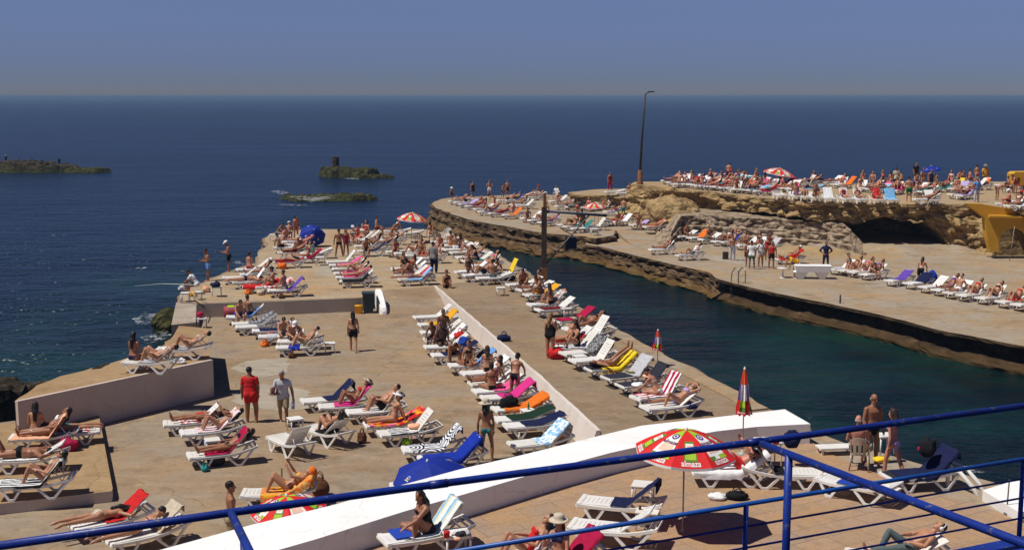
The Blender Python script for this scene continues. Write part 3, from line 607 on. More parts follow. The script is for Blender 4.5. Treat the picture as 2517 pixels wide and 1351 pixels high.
class Pose:
    """joint positions from limb directions; person frame: +X forward, +Y left, +Z up unless T/F say otherwise"""
    def __init__(s, pel, T=(0, 0, 1), F=(1, 0, 0), th=((0, .06, -1),) , ca=((0, 0, -1),), ft=((1, 0, -.15),), ua=((0, .18, -1),), fa=((.15, .03, -1),), head=None, hf=None, sex='f', curve=0.0, size=1.0):
        s.sex = sex; k = size; s.k = k
        T = V(*T).normalized(); F = V(*F); F = (F - T * F.dot(T)).normalized(); L = T.cross(F).normalized() * 1.0
        s.T, s.F, s.L = T, F, L
        def pair(p, mirror_axis=True):
            a = V(*p[0]).normalized()
            if len(p) > 1: return a, V(*p[1]).normalized()
            n = s.L; b = a - n * (2 * a.dot(n)); return a, b
        s.pel = V(*pel); hw = .085 if sex == 'f' else .082; sw = .155 if sex == 'f' else .185
        Tc = (T + F * curve).normalized()
        s.chest = s.pel + T * .30 * k; s.neck = s.chest + Tc * .21 * k
        Hd = V(*head).normalized() if head else Tc
        s.hd = Hd; s.hf = V(*hf) if hf else F
        s.hf = (s.hf - Hd * s.hf.dot(Hd)).normalized()
        s.skull = s.neck + Hd * .166 * k + s.hf * .012
        s.sh = [s.neck + L * sw * k - Tc * .066, s.neck - L * sw * k - Tc * .066]
        s.hip = [s.pel + L * hw * k - T * .02, s.pel - L * hw * k - T * .02]
        s.th, s.ca, s.ft = pair(th), pair(ca), pair(ft); s.ua, s.fa = pair(ua), pair(fa)
        s.kn = [s.hip[i] + s.th[i] * .41 * k for i in (0, 1)]; s.an = [s.kn[i] + s.ca[i] * .395 * k for i in (0, 1)]; s.toe = [s.an[i] + s.ft[i] * .185 * k for i in (0, 1)]
        s.el = [s.sh[i] + s.ua[i] * .28 * k for i in (0, 1)]; s.wr = [s.el[i] + s.fa[i] * .245 * k for i in (0, 1)]; s.ha = [s.wr[i] + s.fa[i] * .10 * k for i in (0, 1)]
def frameM(x, z, o):
    """matrix with local z along z, x near x"""
    z = z.normalized(); x = (x - z * x.dot(z)); x = x.normalized() if x.length > 1e-4 else z.orthogonal().normalized(); y = z.cross(x)
    M = Matrix((x, y, z)).transposed().to_4x4(); M.translation = o; return M
def ball(mb, c, r, x=V(1, 0, 0), z=UP, n=12):
    prof = [(math.sin(PI * i / 8), -math.cos(PI * i / 8)) for i in range(9)]
    prof[0] = (.02, -1); prof[-1] = (.02, 1)
    M = frameM(x, z, c) @ Matrix.Diagonal((r[0], r[1], r[2], 1))
    mb.lathe(prof, n, M=M, cap=True)
def caps(mb, a, b, ra, rb, n=10, mid=None):
    d = (b - a); ln = d.length
    if ln < 1e-4: return
    u = d / ln; P = []; Rr = []
    for q in (-.98, -.75, -.35): P.append(a + u * ra * q); Rr.append(ra * math.sqrt(1 - q * q) + .001)
    P.append(a); Rr.append(ra)
    if mid: P.append(a + d * mid[0]); Rr.append(mid[1])
    P.append(b); Rr.append(rb)
    for q in (.35, .75, .98): P.append(b + u * rb * q); Rr.append(rb * math.sqrt(1 - q * q) + .001)
    mb.tube(P, Rr, n)
def torso(mb, p):
    k = p.k; f = p.sex == 'f'; L, F = p.L, p.F
    # (t along pelvis->chest->neck, half width, half depth, forward shift)
    st = [(-.10, .07, .07, 0), (-.055, .145, .095, -.008), (.02, .168 if f else .155, .115 if f else .108, -.012), (.10, .155 if f else .15, .10, 0), (.20, .122 if f else .142, .088, .004), (.29, .132 if f else .158, .096, .004), (.38, .145 if f else .175, .105, .004), (.445, .148 if f else .178, .088, -.006), (.485, .118 if f else .145, .068, -.008), (.51, .08 if f else .095, .055, -.006), (.535, .055, .05, -.004)]
    vs = []; fs = []; n = 16
    for t, w, d, o in st:
        if t <= .30: c = p.pel + p.T * t * k
        else: c = p.chest + (p.neck - p.chest).normalized() * (t - .30) * k
        c = c + F * o
        for j in range(n):
            a = 2 * PI * j / n; ca, sa = math.cos(a), math.sin(a)
            vs.append(c + L * w * k * math.copysign(abs(ca) ** .85, ca) + F * d * k * math.copysign(abs(sa) ** .85, sa))
    for i in range(len(st) - 1):
        for j in range(n): fs.append((i * n + j, i * n + (j + 1) % n, (i + 1) * n + (j + 1) % n, (i + 1) * n + j))
    fs += [tuple(range(n))[::-1], tuple(range((len(st) - 1) * n, len(st) * n))]
    mb.add(vs, fs)
_BODY = {}
def body(pname, p, vox, build=0):
    key = (pname, vox, build)
    if key in _BODY: return _BODY[key]
    mb = MB(); k = p.k; f = p.sex == 'f'
    torso(mb, p)
    tr = .088 if f else .085
    for i in (0, 1):
        sgn = 1 if i == 0 else -1
        caps(mb, p.hip[i], p.kn[i], tr * k, .056 * k, mid=(.45, .078 * k)); caps(mb, p.kn[i], p.an[i], .055 * k, .037 * k, mid=(.33, .058 * k))
        heel = p.an[i] - p.ft[i] * .03 + p.ca[i] * .035
        caps(mb, p.an[i], heel, .036, .033); caps(mb, heel, p.toe[i] + p.ca[i] * .035, .033, .022, mid=(.6, .040))
        bt = p.hip[i] - p.F * .045 - p.T * .0; ball(mb, bt, (.088, .088, .095), p.F, p.T)
        ball(mb, p.sh[i] - p.T * .008, (.050 if f else .058,) * 3, p.F, p.T)
        ar = 1.0 if f else 1.2
        caps(mb, p.sh[i], p.el[i], .045 * ar, .036 * ar, mid=(.4, .044 * ar)); caps(mb, p.el[i], p.wr[i], .037 * ar, .026 * ar, mid=(.3, .039 * ar))
        # hand: palm and five curled fingers
        u = p.fa[i]; side = u.cross(p.F); side = side.normalized() if side.length > .2 else u.orthogonal().normalized(); nn = u.cross(side)
        ball(mb, p.wr[i] + u * .05, (.040, .018, .052), side, u, 8) if False else mb.lathe([(math.sin(PI * q / 6) + .02, -math.cos(PI * q / 6)) for q in range(7)], 8, M=frameM(side, u, p.wr[i] + u * .048) @ Matrix.Diagonal((.042, .018, .055, 1)), cap=True)
        fr = max(.0085, vox * .62)
        for q, (o, ln) in enumerate([(-.028, .062), (-.010, .072), (.009, .068), (.027, .054)]):
            b0 = p.wr[i] + u * .085 + side * o; b1 = b0 + (u + nn * .25 + side * o * 2).normalized() * ln * .55; b2 = b1 + (u + nn * .9).normalized() * ln * .5
            mb.tube([b0, b1, b2], [fr, fr * .95, fr * .8], 6)
        b0 = p.wr[i] + u * .03 + side * .035; b1 = b0 + (u * .7 + side * .8 + nn * .2).normalized() * .035; b2 = b1 + (u + side * .2 + nn * .3).normalized() * .03
        mb.tube([b0, b1, b2], [fr * 1.15, fr * 1.05, fr * .85], 6)
        if f: ball(mb, p.chest + (p.neck - p.chest) * .30 + p.L * sgn * .072 + p.F * .075, (.058, .062, .060), p.F, p.T)
    for i in (0, 1): caps(mb, p.neck + p.hd * .005 - p.F * .012, p.sh[i] - p.F * .005, .040, .046)
    caps(mb, p.neck - p.hd * .03, p.neck + p.hd * .09, .055 if f else .062, .050 if f else .058)
    S = p.skull; hl = p.hd.cross(p.hf)
    ball(mb, S + p.hd * .02 - p.hf * .008, (.096, .076, .100), p.hf, p.hd, 14)
    ball(mb, S - p.hd * .055 + p.hf * .026, (.062, .056, .066), p.hf, p.hd, 12)
    caps(mb, S + p.hd * .012 + p.hf * .083, S - p.hd * .03 + p.hf * .108, .010, .016, 8)        # nose
    ball(mb, S - p.hd * .065 + p.hf * .083, (.012, .024, .010), p.hf, p.hd, 8)                    # mouth
    ball(mb, S - p.hd * .105 + p.hf * .070, (.02, .024, .018), p.hf, p.hd, 8)                    # chin
    for sg in (1, -1): ball(mb, S - p.hd * .012 + hl * sg * .078 - p.hf * .008, (.024, .010, .034), p.hf, p.hd, 8)
    me = mb.me('body'); o = bpy.data.objects.new('tmp', me); COL.objects.link(o)
    r = o.modifiers.new('r', 'REMESH'); r.mode = 'VOXEL'; r.voxel_size = vox; r.use_smooth_shade = True
    sm = o.modifiers.new('s', 'SMOOTH'); sm.factor = .5; sm.iterations = 7 if vox < .013 else 5 if vox < .018 else 2
    dg = bpy.context.evaluated_depsgraph_get(); nm = bpy.data.meshes.new_from_object(o.evaluated_get(dg)); nm.name = 'body'
    bpy.data.objects.remove(o); bpy.data.meshes.remove(me)
    nm.materials.clear(); nm.materials.append(None)
    nv = len(nm.vertices); co = np.empty(nv * 3); nm.vertices.foreach_get('co', co); co = co.reshape(-1, 3)
    no = np.empty(nv * 3); nm.vertices.foreach_get('normal', no); no = no.reshape(-1, 3)
    segs = [('torso', p.pel - p.T * .1, p.chest, .11), ('torso2', p.chest, p.neck, .11), ('neck', p.neck, p.neck + p.hd * .09, .055), ('head', S - p.hd * .05, S + p.hd * .03, .09)]
    for i in (0, 1): segs += [('th', p.hip[i] + p.th[i] * .03, p.kn[i], .075), ('ca', p.kn[i], p.an[i], .05), ('ft', p.an[i], p.toe[i], .04), ('ua', p.sh[i], p.el[i], .045), ('fa', p.el[i], p.wr[i], .035), ('ha', p.wr[i] + p.fa[i] * .02, p.ha[i] + p.fa[i] * .06, .03)]
    best = np.full(nv, 9.); lab = np.zeros(nv, int); tt = np.zeros(nv)
    for q, (nme, a, b, rad) in enumerate(segs):
        a = np.array(a); d = np.array(b) - a; t = np.clip(((co - a) @ d) / (d @ d), 0, 1); dist = np.linalg.norm(co - a - t[:, None] * d, axis=1) - rad
        m = dist < best; best[m] = dist[m]; lab[m] = q; tt[m] = t[m]
    names = [x[0] for x in segs]; ln = np.array(names)[lab]
    if build:
        amt = np.select([np.isin(ln, ['torso']), np.isin(ln, ['torso2', 'th']), np.isin(ln, ['ua', 'ca', 'neck'])], [.030, .018, .010], .0) * (1 if build > 0 else -.45)
        for a_, b_, c_ in [(0, 0, 0)]: pass
        hh = (co - np.array(p.pel)) @ np.array(p.T); ff = (co - np.array(p.pel)) @ np.array(p.F)
        if build > 0: amt = amt + np.where((ln == 'torso') & (ff > .02), .045 * np.exp(-((hh - .16) / .11) ** 2), 0)
        ed = np.array([e.vertices for e in nm.edges]) if len(nm.edges) else np.zeros((0, 2), int)
        for _ in range(6):
            acc = amt.copy(); cnt = np.ones(nv); np.add.at(acc, ed[:, 0], amt[ed[:, 1]]); np.add.at(acc, ed[:, 1], amt[ed[:, 0]]); np.add.at(cnt, ed[:, 0], 1); np.add.at(cnt, ed[:, 1], 1); amt = acc / cnt
        co = co + no * amt[:, None]; nm.vertices.foreach_set('co', co.ravel()); nm.update()
        nm.vertices.foreach_get('normal', no_ := np.empty(nv * 3)); no = no_.reshape(-1, 3)
    T = np.array(p.T); hgt = (co - np.array(p.pel)) @ T / k
    fwd = (co - np.array(p.pel)) @ np.array(p.F); lat = np.abs((co - np.array(p.pel)) @ np.array(p.L))
    _BODY[key] = dict(me=nm, co=co, no=no, lab=ln, t=tt, h=hgt, p=p, fwd=fwd, lat=lat, cl={})
    return _BODY[key]
def garment(B, kind):
    if kind in B['cl']: return B['cl'][kind]
    lab, t, h, fwd, lat = B['lab'], B['t'], B['h'], B['fwd'], B['lat']
    tors = (lab == 'torso') | (lab == 'torso2'); th = lab == 'th'
    off = .006
    if kind == 'briefs': sel = (tors & (h < .06)) | (th & (t < .10)); 
    elif kind == 'bikini_bottom': sel = (tors & (h < .05) & ((h > -.005) | (lat < .115))) | (th & (t < .06) & (lat < .085))
    elif kind == 'shorts': sel = (tors & (h < .09)) | (th & (t < .55)); off = .016
    elif kind == 'long_shorts': sel = (tors & (h < .09)) | (th & (t < .86)); off = .018
    elif kind == 'trousers': sel = (tors & (h < .10)) | th | ((lab == 'ca') & (t < .85)); off = .016
    elif kind == 'bikini_top': sel = tors & (h > .315) & (h < .425) & ~((h > .345) & (fwd < .03)) 
    elif kind == 'swimsuit': sel = (tors & (h < .40)) | (th & (t < .06))
    elif kind == 'shirt':
        sel = (tors & (h > -.09) & ((h < .50) | (lat > .062)) & (h < .56)) | ((lab == 'ua') & (t < .62)) | ((lab == 'neck') & (lat > .062) & (h < .56)) | (th & (t < .12))
        off = np.where(lab == 'ua', .008, np.clip(.026 - .04 * h, .006, .028))[:, None]
    elif kind == 'vest': sel = (tors & (h > -.02) & (h < .47)); off = .013
    elif kind == 'dress': sel = (tors & (h < .44)) | (th & (t < .5)); off = .016
    elif kind == 'wetsuit': sel = tors | th | ((lab == 'ca') & (t < .8)) | (lab == 'ua') | ((lab == 'fa') & (t < .7)); off = .006
    else: raise KeyError(kind)
    me = B['me']; co = B['co'] + B['no'] * off
    ids = np.full(len(co), -1); idx = np.nonzero(sel)[0]; fs = []
    for f in me.polygons:
        vv = f.vertices
        if all(sel[v] for v in vv): fs.append(tuple(vv))
    used = sorted({v for f in fs for v in f}); mp = {v: i for i, v in enumerate(used)}
    g = mesh(kind, [co[v] for v in used], [tuple(mp[v] for v in f) for f in fs], True); g.materials.append(None)
    B['cl'][kind] = g; return g
def hair_mesh(B, style, vox):
    key = 'hair_' + style
    if key in B['cl']: return B['cl'][key]
    p = B['p']; S = p.skull; mb = MB(); hl = p.hd.cross(p.hf); vx = max(vox, .011)
    ball(mb, S + p.hd * .040 - p.hf * .022, (.096, .086, .092), p.hf, p.hd, 14)
    if style == 'bald': mb = MB(); ball(mb, S - p.hd * .005 - p.hf * .035, (.078, .084, .062), p.hf, p.hd, 12)
    if style in ('long', 'mid', 'bun'):
        ball(mb, S - p.hd * .01 - p.hf * .045, (.070, .088, .095), p.hf, p.hd, 12)
        if style == 'bun': ball(mb, S + p.hd * .045 - p.hf * .125, (.045, .045, .045), p.hf, p.hd)
        else:
            n_ = 5 if style == 'long' else 3; q = S - p.hf * .055; r = .075
            dn = -UP if p.T.z > .5 else -p.hd
            for i in range(n_):
                tgt = p.neck - p.F * (.085 + .02 * i) if i else S - p.hd * .08 - p.hf * .075
                if i > 1: tgt = p.neck - p.F * .10 - p.T * (.07 * (i - 1))
                caps(mb, q, tgt, r, r * .93); q = tgt; r *= .93
            for sg in (1, -1): caps(mb, S + hl * sg * .062 - p.hf * .02, p.neck + hl * sg * .07 - p.F * .04 + p.T * .01, .035, .028)
    me = mb.me('hair'); o = bpy.data.objects.new('tmp', me); COL.objects.link(o)
    r = o.modifiers.new('r', 'REMESH'); r.mode = 'VOXEL'; r.voxel_size = vx; r.use_smooth_shade = True
    sm = o.modifiers.new('s', 'SMOOTH'); sm.factor = .5; sm.iterations = 2
    tx = o.modifiers.new('d', 'DISPLACE'); tx.strength = .0
    dg = bpy.context.evaluated_depsgraph_get(); nm = bpy.data.meshes.new_from_object(o.evaluated_get(dg)); nm.name = 'hair'
    bpy.data.objects.remove(o); bpy.data.meshes.remove(me)
    for v in nm.vertices:
        v.co += v.normal * .012 * noise.noise(v.co * 28)
    nm.materials.clear(); nm.materials.append(None); B['cl'][key] = nm; return nm
def hat_mesh(B, style):
    key = 'hat_' + style
    if key in B['cl']: return B['cl'][key]
    p = B['p']; mb = MB(); M = frameM(p.hf, p.hd, p.skull + p.hd * .045)
    if style == 'straw_hat':
        mb.lathe([(.185, -.012), (.19, 0), (.15, .004), (.105, .012), (.103, .06), (.09, .105), (.05, .118), (.0, .118)], 24, M=M)
    elif style == 'visor':
        mb.lathe([(.108, -.01), (.112, .03), (.104, .045)], 20, M=M); 
        mb.lathe([(.11, .0), (.185, -.012), (.188, -.006), (.11, .012)], 20, M=M @ Matrix.Translation((.045, 0, 0)))
    elif style == 'turban':
        ball(mb, p.skull + p.hd * .05 - p.hf * .02, (.125, .11, .095), p.hf, p.hd, 14)
    elif style == 'headphones':
        hl = p.hd.cross(p.hf)
        for sg in (1, -1): ball(mb, p.skull + hl * sg * .098, (.04, .022, .04), p.hf, p.hd, 10)
        mb.tube([p.skull + hl * .1 * math.cos(a) + p.hd * (.0 + .125 * math.sin(a)) for a in [PI * i / 10 for i in range(11)]], .009, 6)
    else:
        mb.lathe([(.106, -.015), (.108, .03), (.092, .075), (.05, .098), (0, .102)], 20, M=M)
        mb.add([M @ V(x, y, z) for x, y, z in [(.06, .085, -.008), (.06, -.085, -.008), (.165, -.055, -.022), (.185, 0, -.024), (.165, .055, -.022), (.06, .085, .004), (.06, -.085, .004), (.165, -.055, -.01), (.185, 0, -.012), (.165, .055, -.01)]], [(4, 3, 2, 1, 0), (5, 6, 7, 8, 9), (0, 1, 6, 5), (1, 2, 7, 6), (2, 3, 8, 7), (3, 4, 9, 8), (4, 0, 5, 9)])
    me = mb.me(style); me.materials.append(None); B['cl'][key] = me; return me
def glasses_mesh(B):
    if 'glasses' in B['cl']: return B['cl']['glasses']
    p = B['p']; mb = MB(); hl = p.hd.cross(p.hf)
    for sg in (1, -1):
        ball(mb, p.skull + p.hd * .004 + p.hf * .088 + hl * sg * .034, (.016, .028, .021), p.hf, p.hd, 10)
        mb.tube([p.skull + p.hd * .008 + p.hf * .085 + hl * sg * .06, p.skull + p.hd * .006 - p.hf * .01 + hl * sg * .086], .005, 5)
    me = mb.me('sunglasses'); me.materials.append(None); B['cl']['glasses'] = me; return me
def eye_mesh(B, sg):
    key = 'eye%d' % sg
    if key in B['cl']: return B['cl'][key]
    p = B['p']; mb = MB(); hl = p.hd.cross(p.hf)
    ball(mb, p.skull - p.hd * .002 + p.hf * .0775 + hl * sg * .031, (.010, .013, .006), p.hf, p.hd, 8)
    me = mb.me('eye'); me.materials.append(None); B['cl'][key] = me; return me
def slot(o, m):
    o.material_slots[0].link = 'OBJECT'; o.material_slots[0].material = m
ARM_DN = dict(ua=((.04, .16, -1),), fa=((.22, .04, -1),))
BED = .36
def poses():
    P = {}
    def lying(a):   # on a lounger, foot end at x=0, head at +x; a = backrest angle
        T = (math.cos(a), 0, math.sin(a)); F = (-math.sin(a), 0, math.cos(a)); return dict(T=T, F=F)
    for nm, a in (('0', R(4)), ('3', R(30)), ('5', R(48))):
        c, s_ = math.cos(a), math.sin(a); pel = (1.10 - .0, 0, BED + .115)
        B0 = dict(pel=pel, **lying(a)); side = (c * -.75 - s_ * .1, -.35, s_ * -.75)
        P['rec' + nm] = dict(B0, th=((-1, -.09, -.015),), ca=((-1, -.03, -.055),), ft=((-.35, -.15, 1),), ua=((-.8 * c, -.32, -.8 * s_ + .02),), fa=((-1, .05, .0),))
        P['knee' + nm] = dict(B0, th=((-.78, -.06, .62), (-1, .10, -.02)), ca=((-.42, 0, -.9), (-1, .02, -.05)), ft=((-1, 0, -.1), (-.35, .1, 1)), ua=((-.75 * c, -.45, -.75 * s_),), fa=((-.9, .45, .15),))
        P['knees' + nm] = dict(B0, th=((-.74, -.08, .67),), ca=((-.40, .02, -.92),), ft=((-1, 0, -.12),), ua=((-.8 * c, -.38, -.8 * s_),), fa=((-.85, .3, .25),))
        P['behind' + nm] = dict(B0, th=((-.80, -.08, .58), (-1, .1, -.02)), ca=((-.35, 0, -.9), (-1, 0, -.05)), ft=((-1, 0, -.1), (-.3, .1, 1)), ua=((.55 * c, -.75, .55 * s_ + .1),), fa=((.15, .8, .25),))
        P['read' + nm] = dict(B0, th=((-.74, -.07, .67),), ca=((-.40, .02, -.92),), ft=((-1, 0, -.12),), ua=((-.5 * c - .25 * s_, -.22, -.5 * s_ + .45),), fa=((-.35, .22, .75),))
    P['prone'] = dict(pel=(.95, 0, BED + .10), T=(1, 0, .03), F=(0, 0, -1), th=((-1, .09, -.01),), ca=((-1, .04, .0),), ft=((-1, .08, -.25),), ua=((.55, .85, -.08),), fa=((.75, -.62, .02),), head=(1, 0, .05), hf=(0, 1, -.3))
    P['prone_up'] = dict(pel=(.95, 0, BED + .10), T=(.93, 0, .34), F=(.34, 0, -.93), th=((-1, .10, -.01),), ca=((-1, .05, .0),), ft=((-1, .08, -.25),), ua=((.35, .25, -.85),), fa=((1, -.25, .08),), head=(.8, 0, .55), hf=(.8, 0, -.5))
    P['prone_bend'] = dict(P['prone'], th=((-1, .09, -.01), (-1, -.14, -.01)), ca=((-.35, .0, .93), (-1, .04, 0)), ft=((-.6, 0, .8), (-1, .08, -.25)))
    P['legs_up'] = dict(pel=(.85, 0, BED + .11), T=(-1, 0, .03), F=(0, 0, 1), th=((.75, .09, .65),), ca=((.85, .02, .50),), ft=((.1, 0, 1),), ua=((.6, .7, -.1),), fa=((-.3, -.9, .3),))
    P['situp'] = dict(pel=(.85, 0, BED + .10), T=(.30, 0, .95), F=(-.95, 0, .3), th=((-1, -.10, .02),), ca=((-1, -.02, -.05),), ft=((-.4, -.1, 1),), ua=((.45, -.2, -.87),), fa=((.25, -.05, -1),))
    P['situp_knees'] = dict(pel=(.80, 0, BED + .10), T=(.10, 0, 1), F=(-1, 0, .1), curve=.25, th=((-.72, -.10, .70),), ca=((-.35, .02, -.94),), ft=((-1, 0, -.12),), ua=((-.55, -.12, -.80),), fa=((-.85, .25, -.1),), head=(-.2, 0, 1), hf=(-1, 0, -.25))
    P['situp_fwd'] = dict(pel=(.80, 0, BED + .10), T=(-.28, 0, .95), F=(-.95, 0, -.28), curve=.25, th=((-1, -.14, .12), (-.80, .10, .60)), ca=((-1, -.02, -.14), (-.40, 0, -.9)), ft=((-.4, -.1, 1), (-1, 0, -.1)), ua=((-.6, -.15, -.75),), fa=((-.9, .1, -.2),), head=(-.5, 0, .9), hf=(-.9, 0, -.5))
    P['cross'] = dict(pel=(0, 0, .10), T=(.08, 0, 1), th=((.74, .66, .06),), ca=((-.02, -.93, -.25),), ft=((.3, -.8, 0),), ua=((.35, .22, -.9),), fa=((.7, -.25, -.35),), head=(.2, 0, 1), hf=(1, 0, -.3))
    P['oneknee'] = dict(pel=(0, 0, .10), T=(.12, .05, 1), th=((.66, .16, .70), (.78, -.60, .02)), ca=((.12, .02, -1), (-.30, .92, -.12)), ft=((1, .1, -.1), (.2, .9, 0)), ua=((.70, .10, -.62), (-.10, -.28, -1)), fa=((.85, -.05, -.35), (.12, .05, -1)), head=(.25, .08, 1), hf=(1, .25, -.45), curve=.15)
    P['sit'] = dict(pel=(0, 0, .10), T=(.05, 0, 1), th=((1, .10, -.02),), ca=((.12, .0, -1),), ft=((1, .1, -.1),), ua=((.25, .2, -.93),), fa=((.9, -.1, -.25),))
    P['sit_lean'] = dict(pel=(0, 0, .10), T=(.42, 0, .9), curve=.25, th=((1, .16, -.02),), ca=((.05, .0, -1),), ft=((1, .1, -.1),), ua=((.6, .12, -.8),), fa=((.72, -.2, -.5),), head=(.6, 0, .8), hf=(.8, 0, -.5))
    P['sit_down'] = dict(pel=(0, 0, .10), T=(.70, 0, .72), curve=.3, th=((1, .22, -.02),), ca=((.0, .0, -1),), ft=((1, .1, -.1),), ua=((.25, .15, -1),), fa=((.1, -.1, -1),), head=(.9, 0, .2), hf=(.2, 0, -1))
    P['sit_back'] = dict(pel=(0, 0, .10), T=(-.25, 0, .97), th=((1, .12, .03),), ca=((.35, .0, -1),), ft=((1, .1, .1),), ua=((-.35, .22, -.9),), fa=((-.1, .0, -1),))
    P['sit_drink'] = dict(P['sit'], ua=((.35, .18, -.85), (.5, -.25, -.6)), fa=((.9, -.1, -.25), (.35, .35, .85)))
    P['squat'] = dict(pel=(0, 0, .12), T=(.22, 0, .97), th=((.66, .2, .66),), ca=((.10, .0, -1),), ft=((1, .2, -.1),), ua=((.45, .15, -.85),), fa=((.8, -.15, -.2),), head=(.3, 0, 1))
    st = .86
    P['stand'] = dict(pel=(0, 0, st), **ARM_DN)
    P['stand_relax'] = dict(pel=(0, 0, st - .005), T=(-.02, .03, 1), th=((.03, .07, -1), (.12, -.14, -1)), ca=((-.02, .02, -1), (-.12, -.02, -1)), ua=((-.05, .2, -1), (.0, -.2, -1)), fa=((.25, .05, -1), (.35, .1, -.9)))
    P['hips'] = dict(pel=(0, 0, st), th=((.0, .10, -1),), ca=((0, .04, -1),), ua=((-.25, .62, -.75),), fa=((.35, -.7, -.5),))
    P['legs_apart'] = dict(pel=(0, 0, st - .03), th=((.0, .20, -1),), ca=((0, .12, -1),), ua=((.0, .30, -1),), fa=((.1, .1, -1),))
    P['look_down'] = dict(pel=(0, 0, st), T=(.06, 0, 1), th=((.02, .07, -1),), ua=((.25, .12, -1),), fa=((.9, -.35, .05),), head=(.35, 0, .95), hf=(.7, 0, -.75))
    P['look_side'] = dict(pel=(0, 0, st), T=(.06, 0, 1), ua=((.15, .14, -1), (.05, -.12, -1)), fa=((.55, -.1, -.8), (.25, -.03, -1)), head=(.22, .1, .95), hf=(.7, .3, -.5))
    P['walk'] = dict(pel=(0, 0, st - .02), T=(.05, 0, 1), th=((.32, .05, -1), (-.28, -.05, -1)), ca=((.02, 0, -1), (-.50, 0, -1)), ft=((1, 0, .1), (.8, 0, -.6)), ua=((-.25, .2, -1), (.25, -.18, -1)), fa=((.1, .05, -1), (.5, 0, -.9)))
    P['tray'] = dict(P['walk'], T=(.16, 0, 1), ua=((-.05, .32, -1), (.15, -.25, -.95)), fa=((.1, .15, -1), (.95, .1, .22)), head=(.3, -.05, .95), hf=(.8, -.2, -.6))
    P['bend'] = dict(pel=(-.06, 0, st - .01), T=(.88, 0, .50), th=((.10, .09, -1),), ca=((-.10, 0, -1),), ua=((.25, .12, -1),), fa=((.35, -.05, -1),), head=(.95, 0, .25), hf=(.3, 0, -1), curve=.2)
    P['stoop'] = dict(pel=(-.03, 0, st), T=(.50, 0, .87), th=((.06, .09, -1),), ca=((-.06, 0, -1),), ua=((.35, .15, -.95), (.5, -.25, -.8)), fa=((.5, -.1, -.85), (.6, .1, -.75)), head=(.6, 0, .8), hf=(.7, 0, -.7), curve=.15)
    P['arms_up'] = dict(pel=(0, 0, st), ua=((.25, .45, .55), (.1, -.3, -1)), fa=((.35, -.55, .5), (.3, 0, -1)))
    P['phone'] = dict(pel=(0, 0, st), ua=((.05, .18, -1), (.25, -.25, -.85)), fa=((.2, 0, -1), (.45, .35, .85)), head=(.12, 0, 1))
    P['child'] = dict(pel=(0, 0, .50), size=.60, **ARM_DN)
    return P
POSES = poses(); PN = [0]
def person(pose, loc, rz=0, sex='f', skin='tan', wear=(), hair='k', style='short', hat=None, label='', group=None, D=None, flip=False, scale=1.0, shades=False, build=None):
    d = D if D is not None else math.hypot(loc[0], loc[1])
    vox = .0105 if d < 31 else .013 if d < 46 else .020 if d < 80 else .028
    kw = dict(POSES[pose]); p = Pose(sex=sex, **kw)
    PN[0] += 1; bd = 0 if d > 70 else (0, 1, 0, -1, 0)[(PN[0] * 7 + int(abs(loc[0]) * 10)) % 5]
    if build is not None: bd = build
    B = body(pose + sex, p, vox, bd)
    o = bpy.data.objects.new('person', B['me']); COL.objects.link(o); slot(o, skin_mat(skin))
    o.location = loc; o.rotation_euler = (0, 0, rz); scale *= 1.06; o.scale = (scale, -scale if flip else scale, scale)
    tag(o, label, 'person', group)
    def kid(nm, me, m):
        c = bpy.data.objects.new(nm, me); COL.objects.link(c); c.parent = o; slot(c, m); return c
    for g, col in wear: kid(g, garment(B, g), cloth(col))
    if hair: kid('hair', hair_mesh(B, style, vox), hair_mat(hair))
    if hat: kid(hat[0], hat_mesh(B, hat[0]), cloth(hat[1]))
    if shades: kid('sunglasses', glasses_mesh(B), plain('dark lens', (.01, .01, .012), .15, .6))
    elif d < 40:
        for sg in (1, -1): kid('eye', eye_mesh(B, sg), plain('eyes', (.02, .012, .01), .4))
    return o
# ------------------------------------------------------------------ furniture
def plastic_mat(name, c, rough=.42):
    n = NT(name); f = n.noise(n.pos(), 3.0, 5, .65); g = n.noise(n.pos(), 22, 3, .6)
    col = n.ramp(f, [(.3, tuple(x * .86 for x in c)), (.6, c)])
    col = n.mix(n.ramp(g, [(.62, (0, 0, 0)), (.78, (.25,) * 3)]), col, tuple(x * .6 for x in c))
    oi = n.new('ShaderNodeObjectInfo'); col = n.mix(n.math('MULTIPLY', oi.outputs['Random'], .55), col, (c[0] * .84, c[1] * .80, c[2] * .70, 1))
    n.base(col); n.set(rough, .4); return n.m
M_PL = plastic_mat('white plastic', (.80, .79, .76)); M_PLG = plastic_mat('grey plastic', (.40, .37, .32)); M_NAVYF = plastic_mat('navy sling fabric', (.016, .018, .030), .9)
M_DARKPL = plastic_mat('dark plastic', (.018, .02, .03)); M_BEIGE = plastic_mat('beige plastic', (.42, .37, .30))
_FUR = {}
def rail_z(x):      # side rail profile of the lounger frame
    if x < .08: return BED - .015 - (.08 - x) * .35
    if x < 1.12: return BED - .012 - .02 * math.sin(PI * (x - .08) / 1.04)
    return BED - .012 + .17 * ((x - 1.12) / .80) ** 1.5
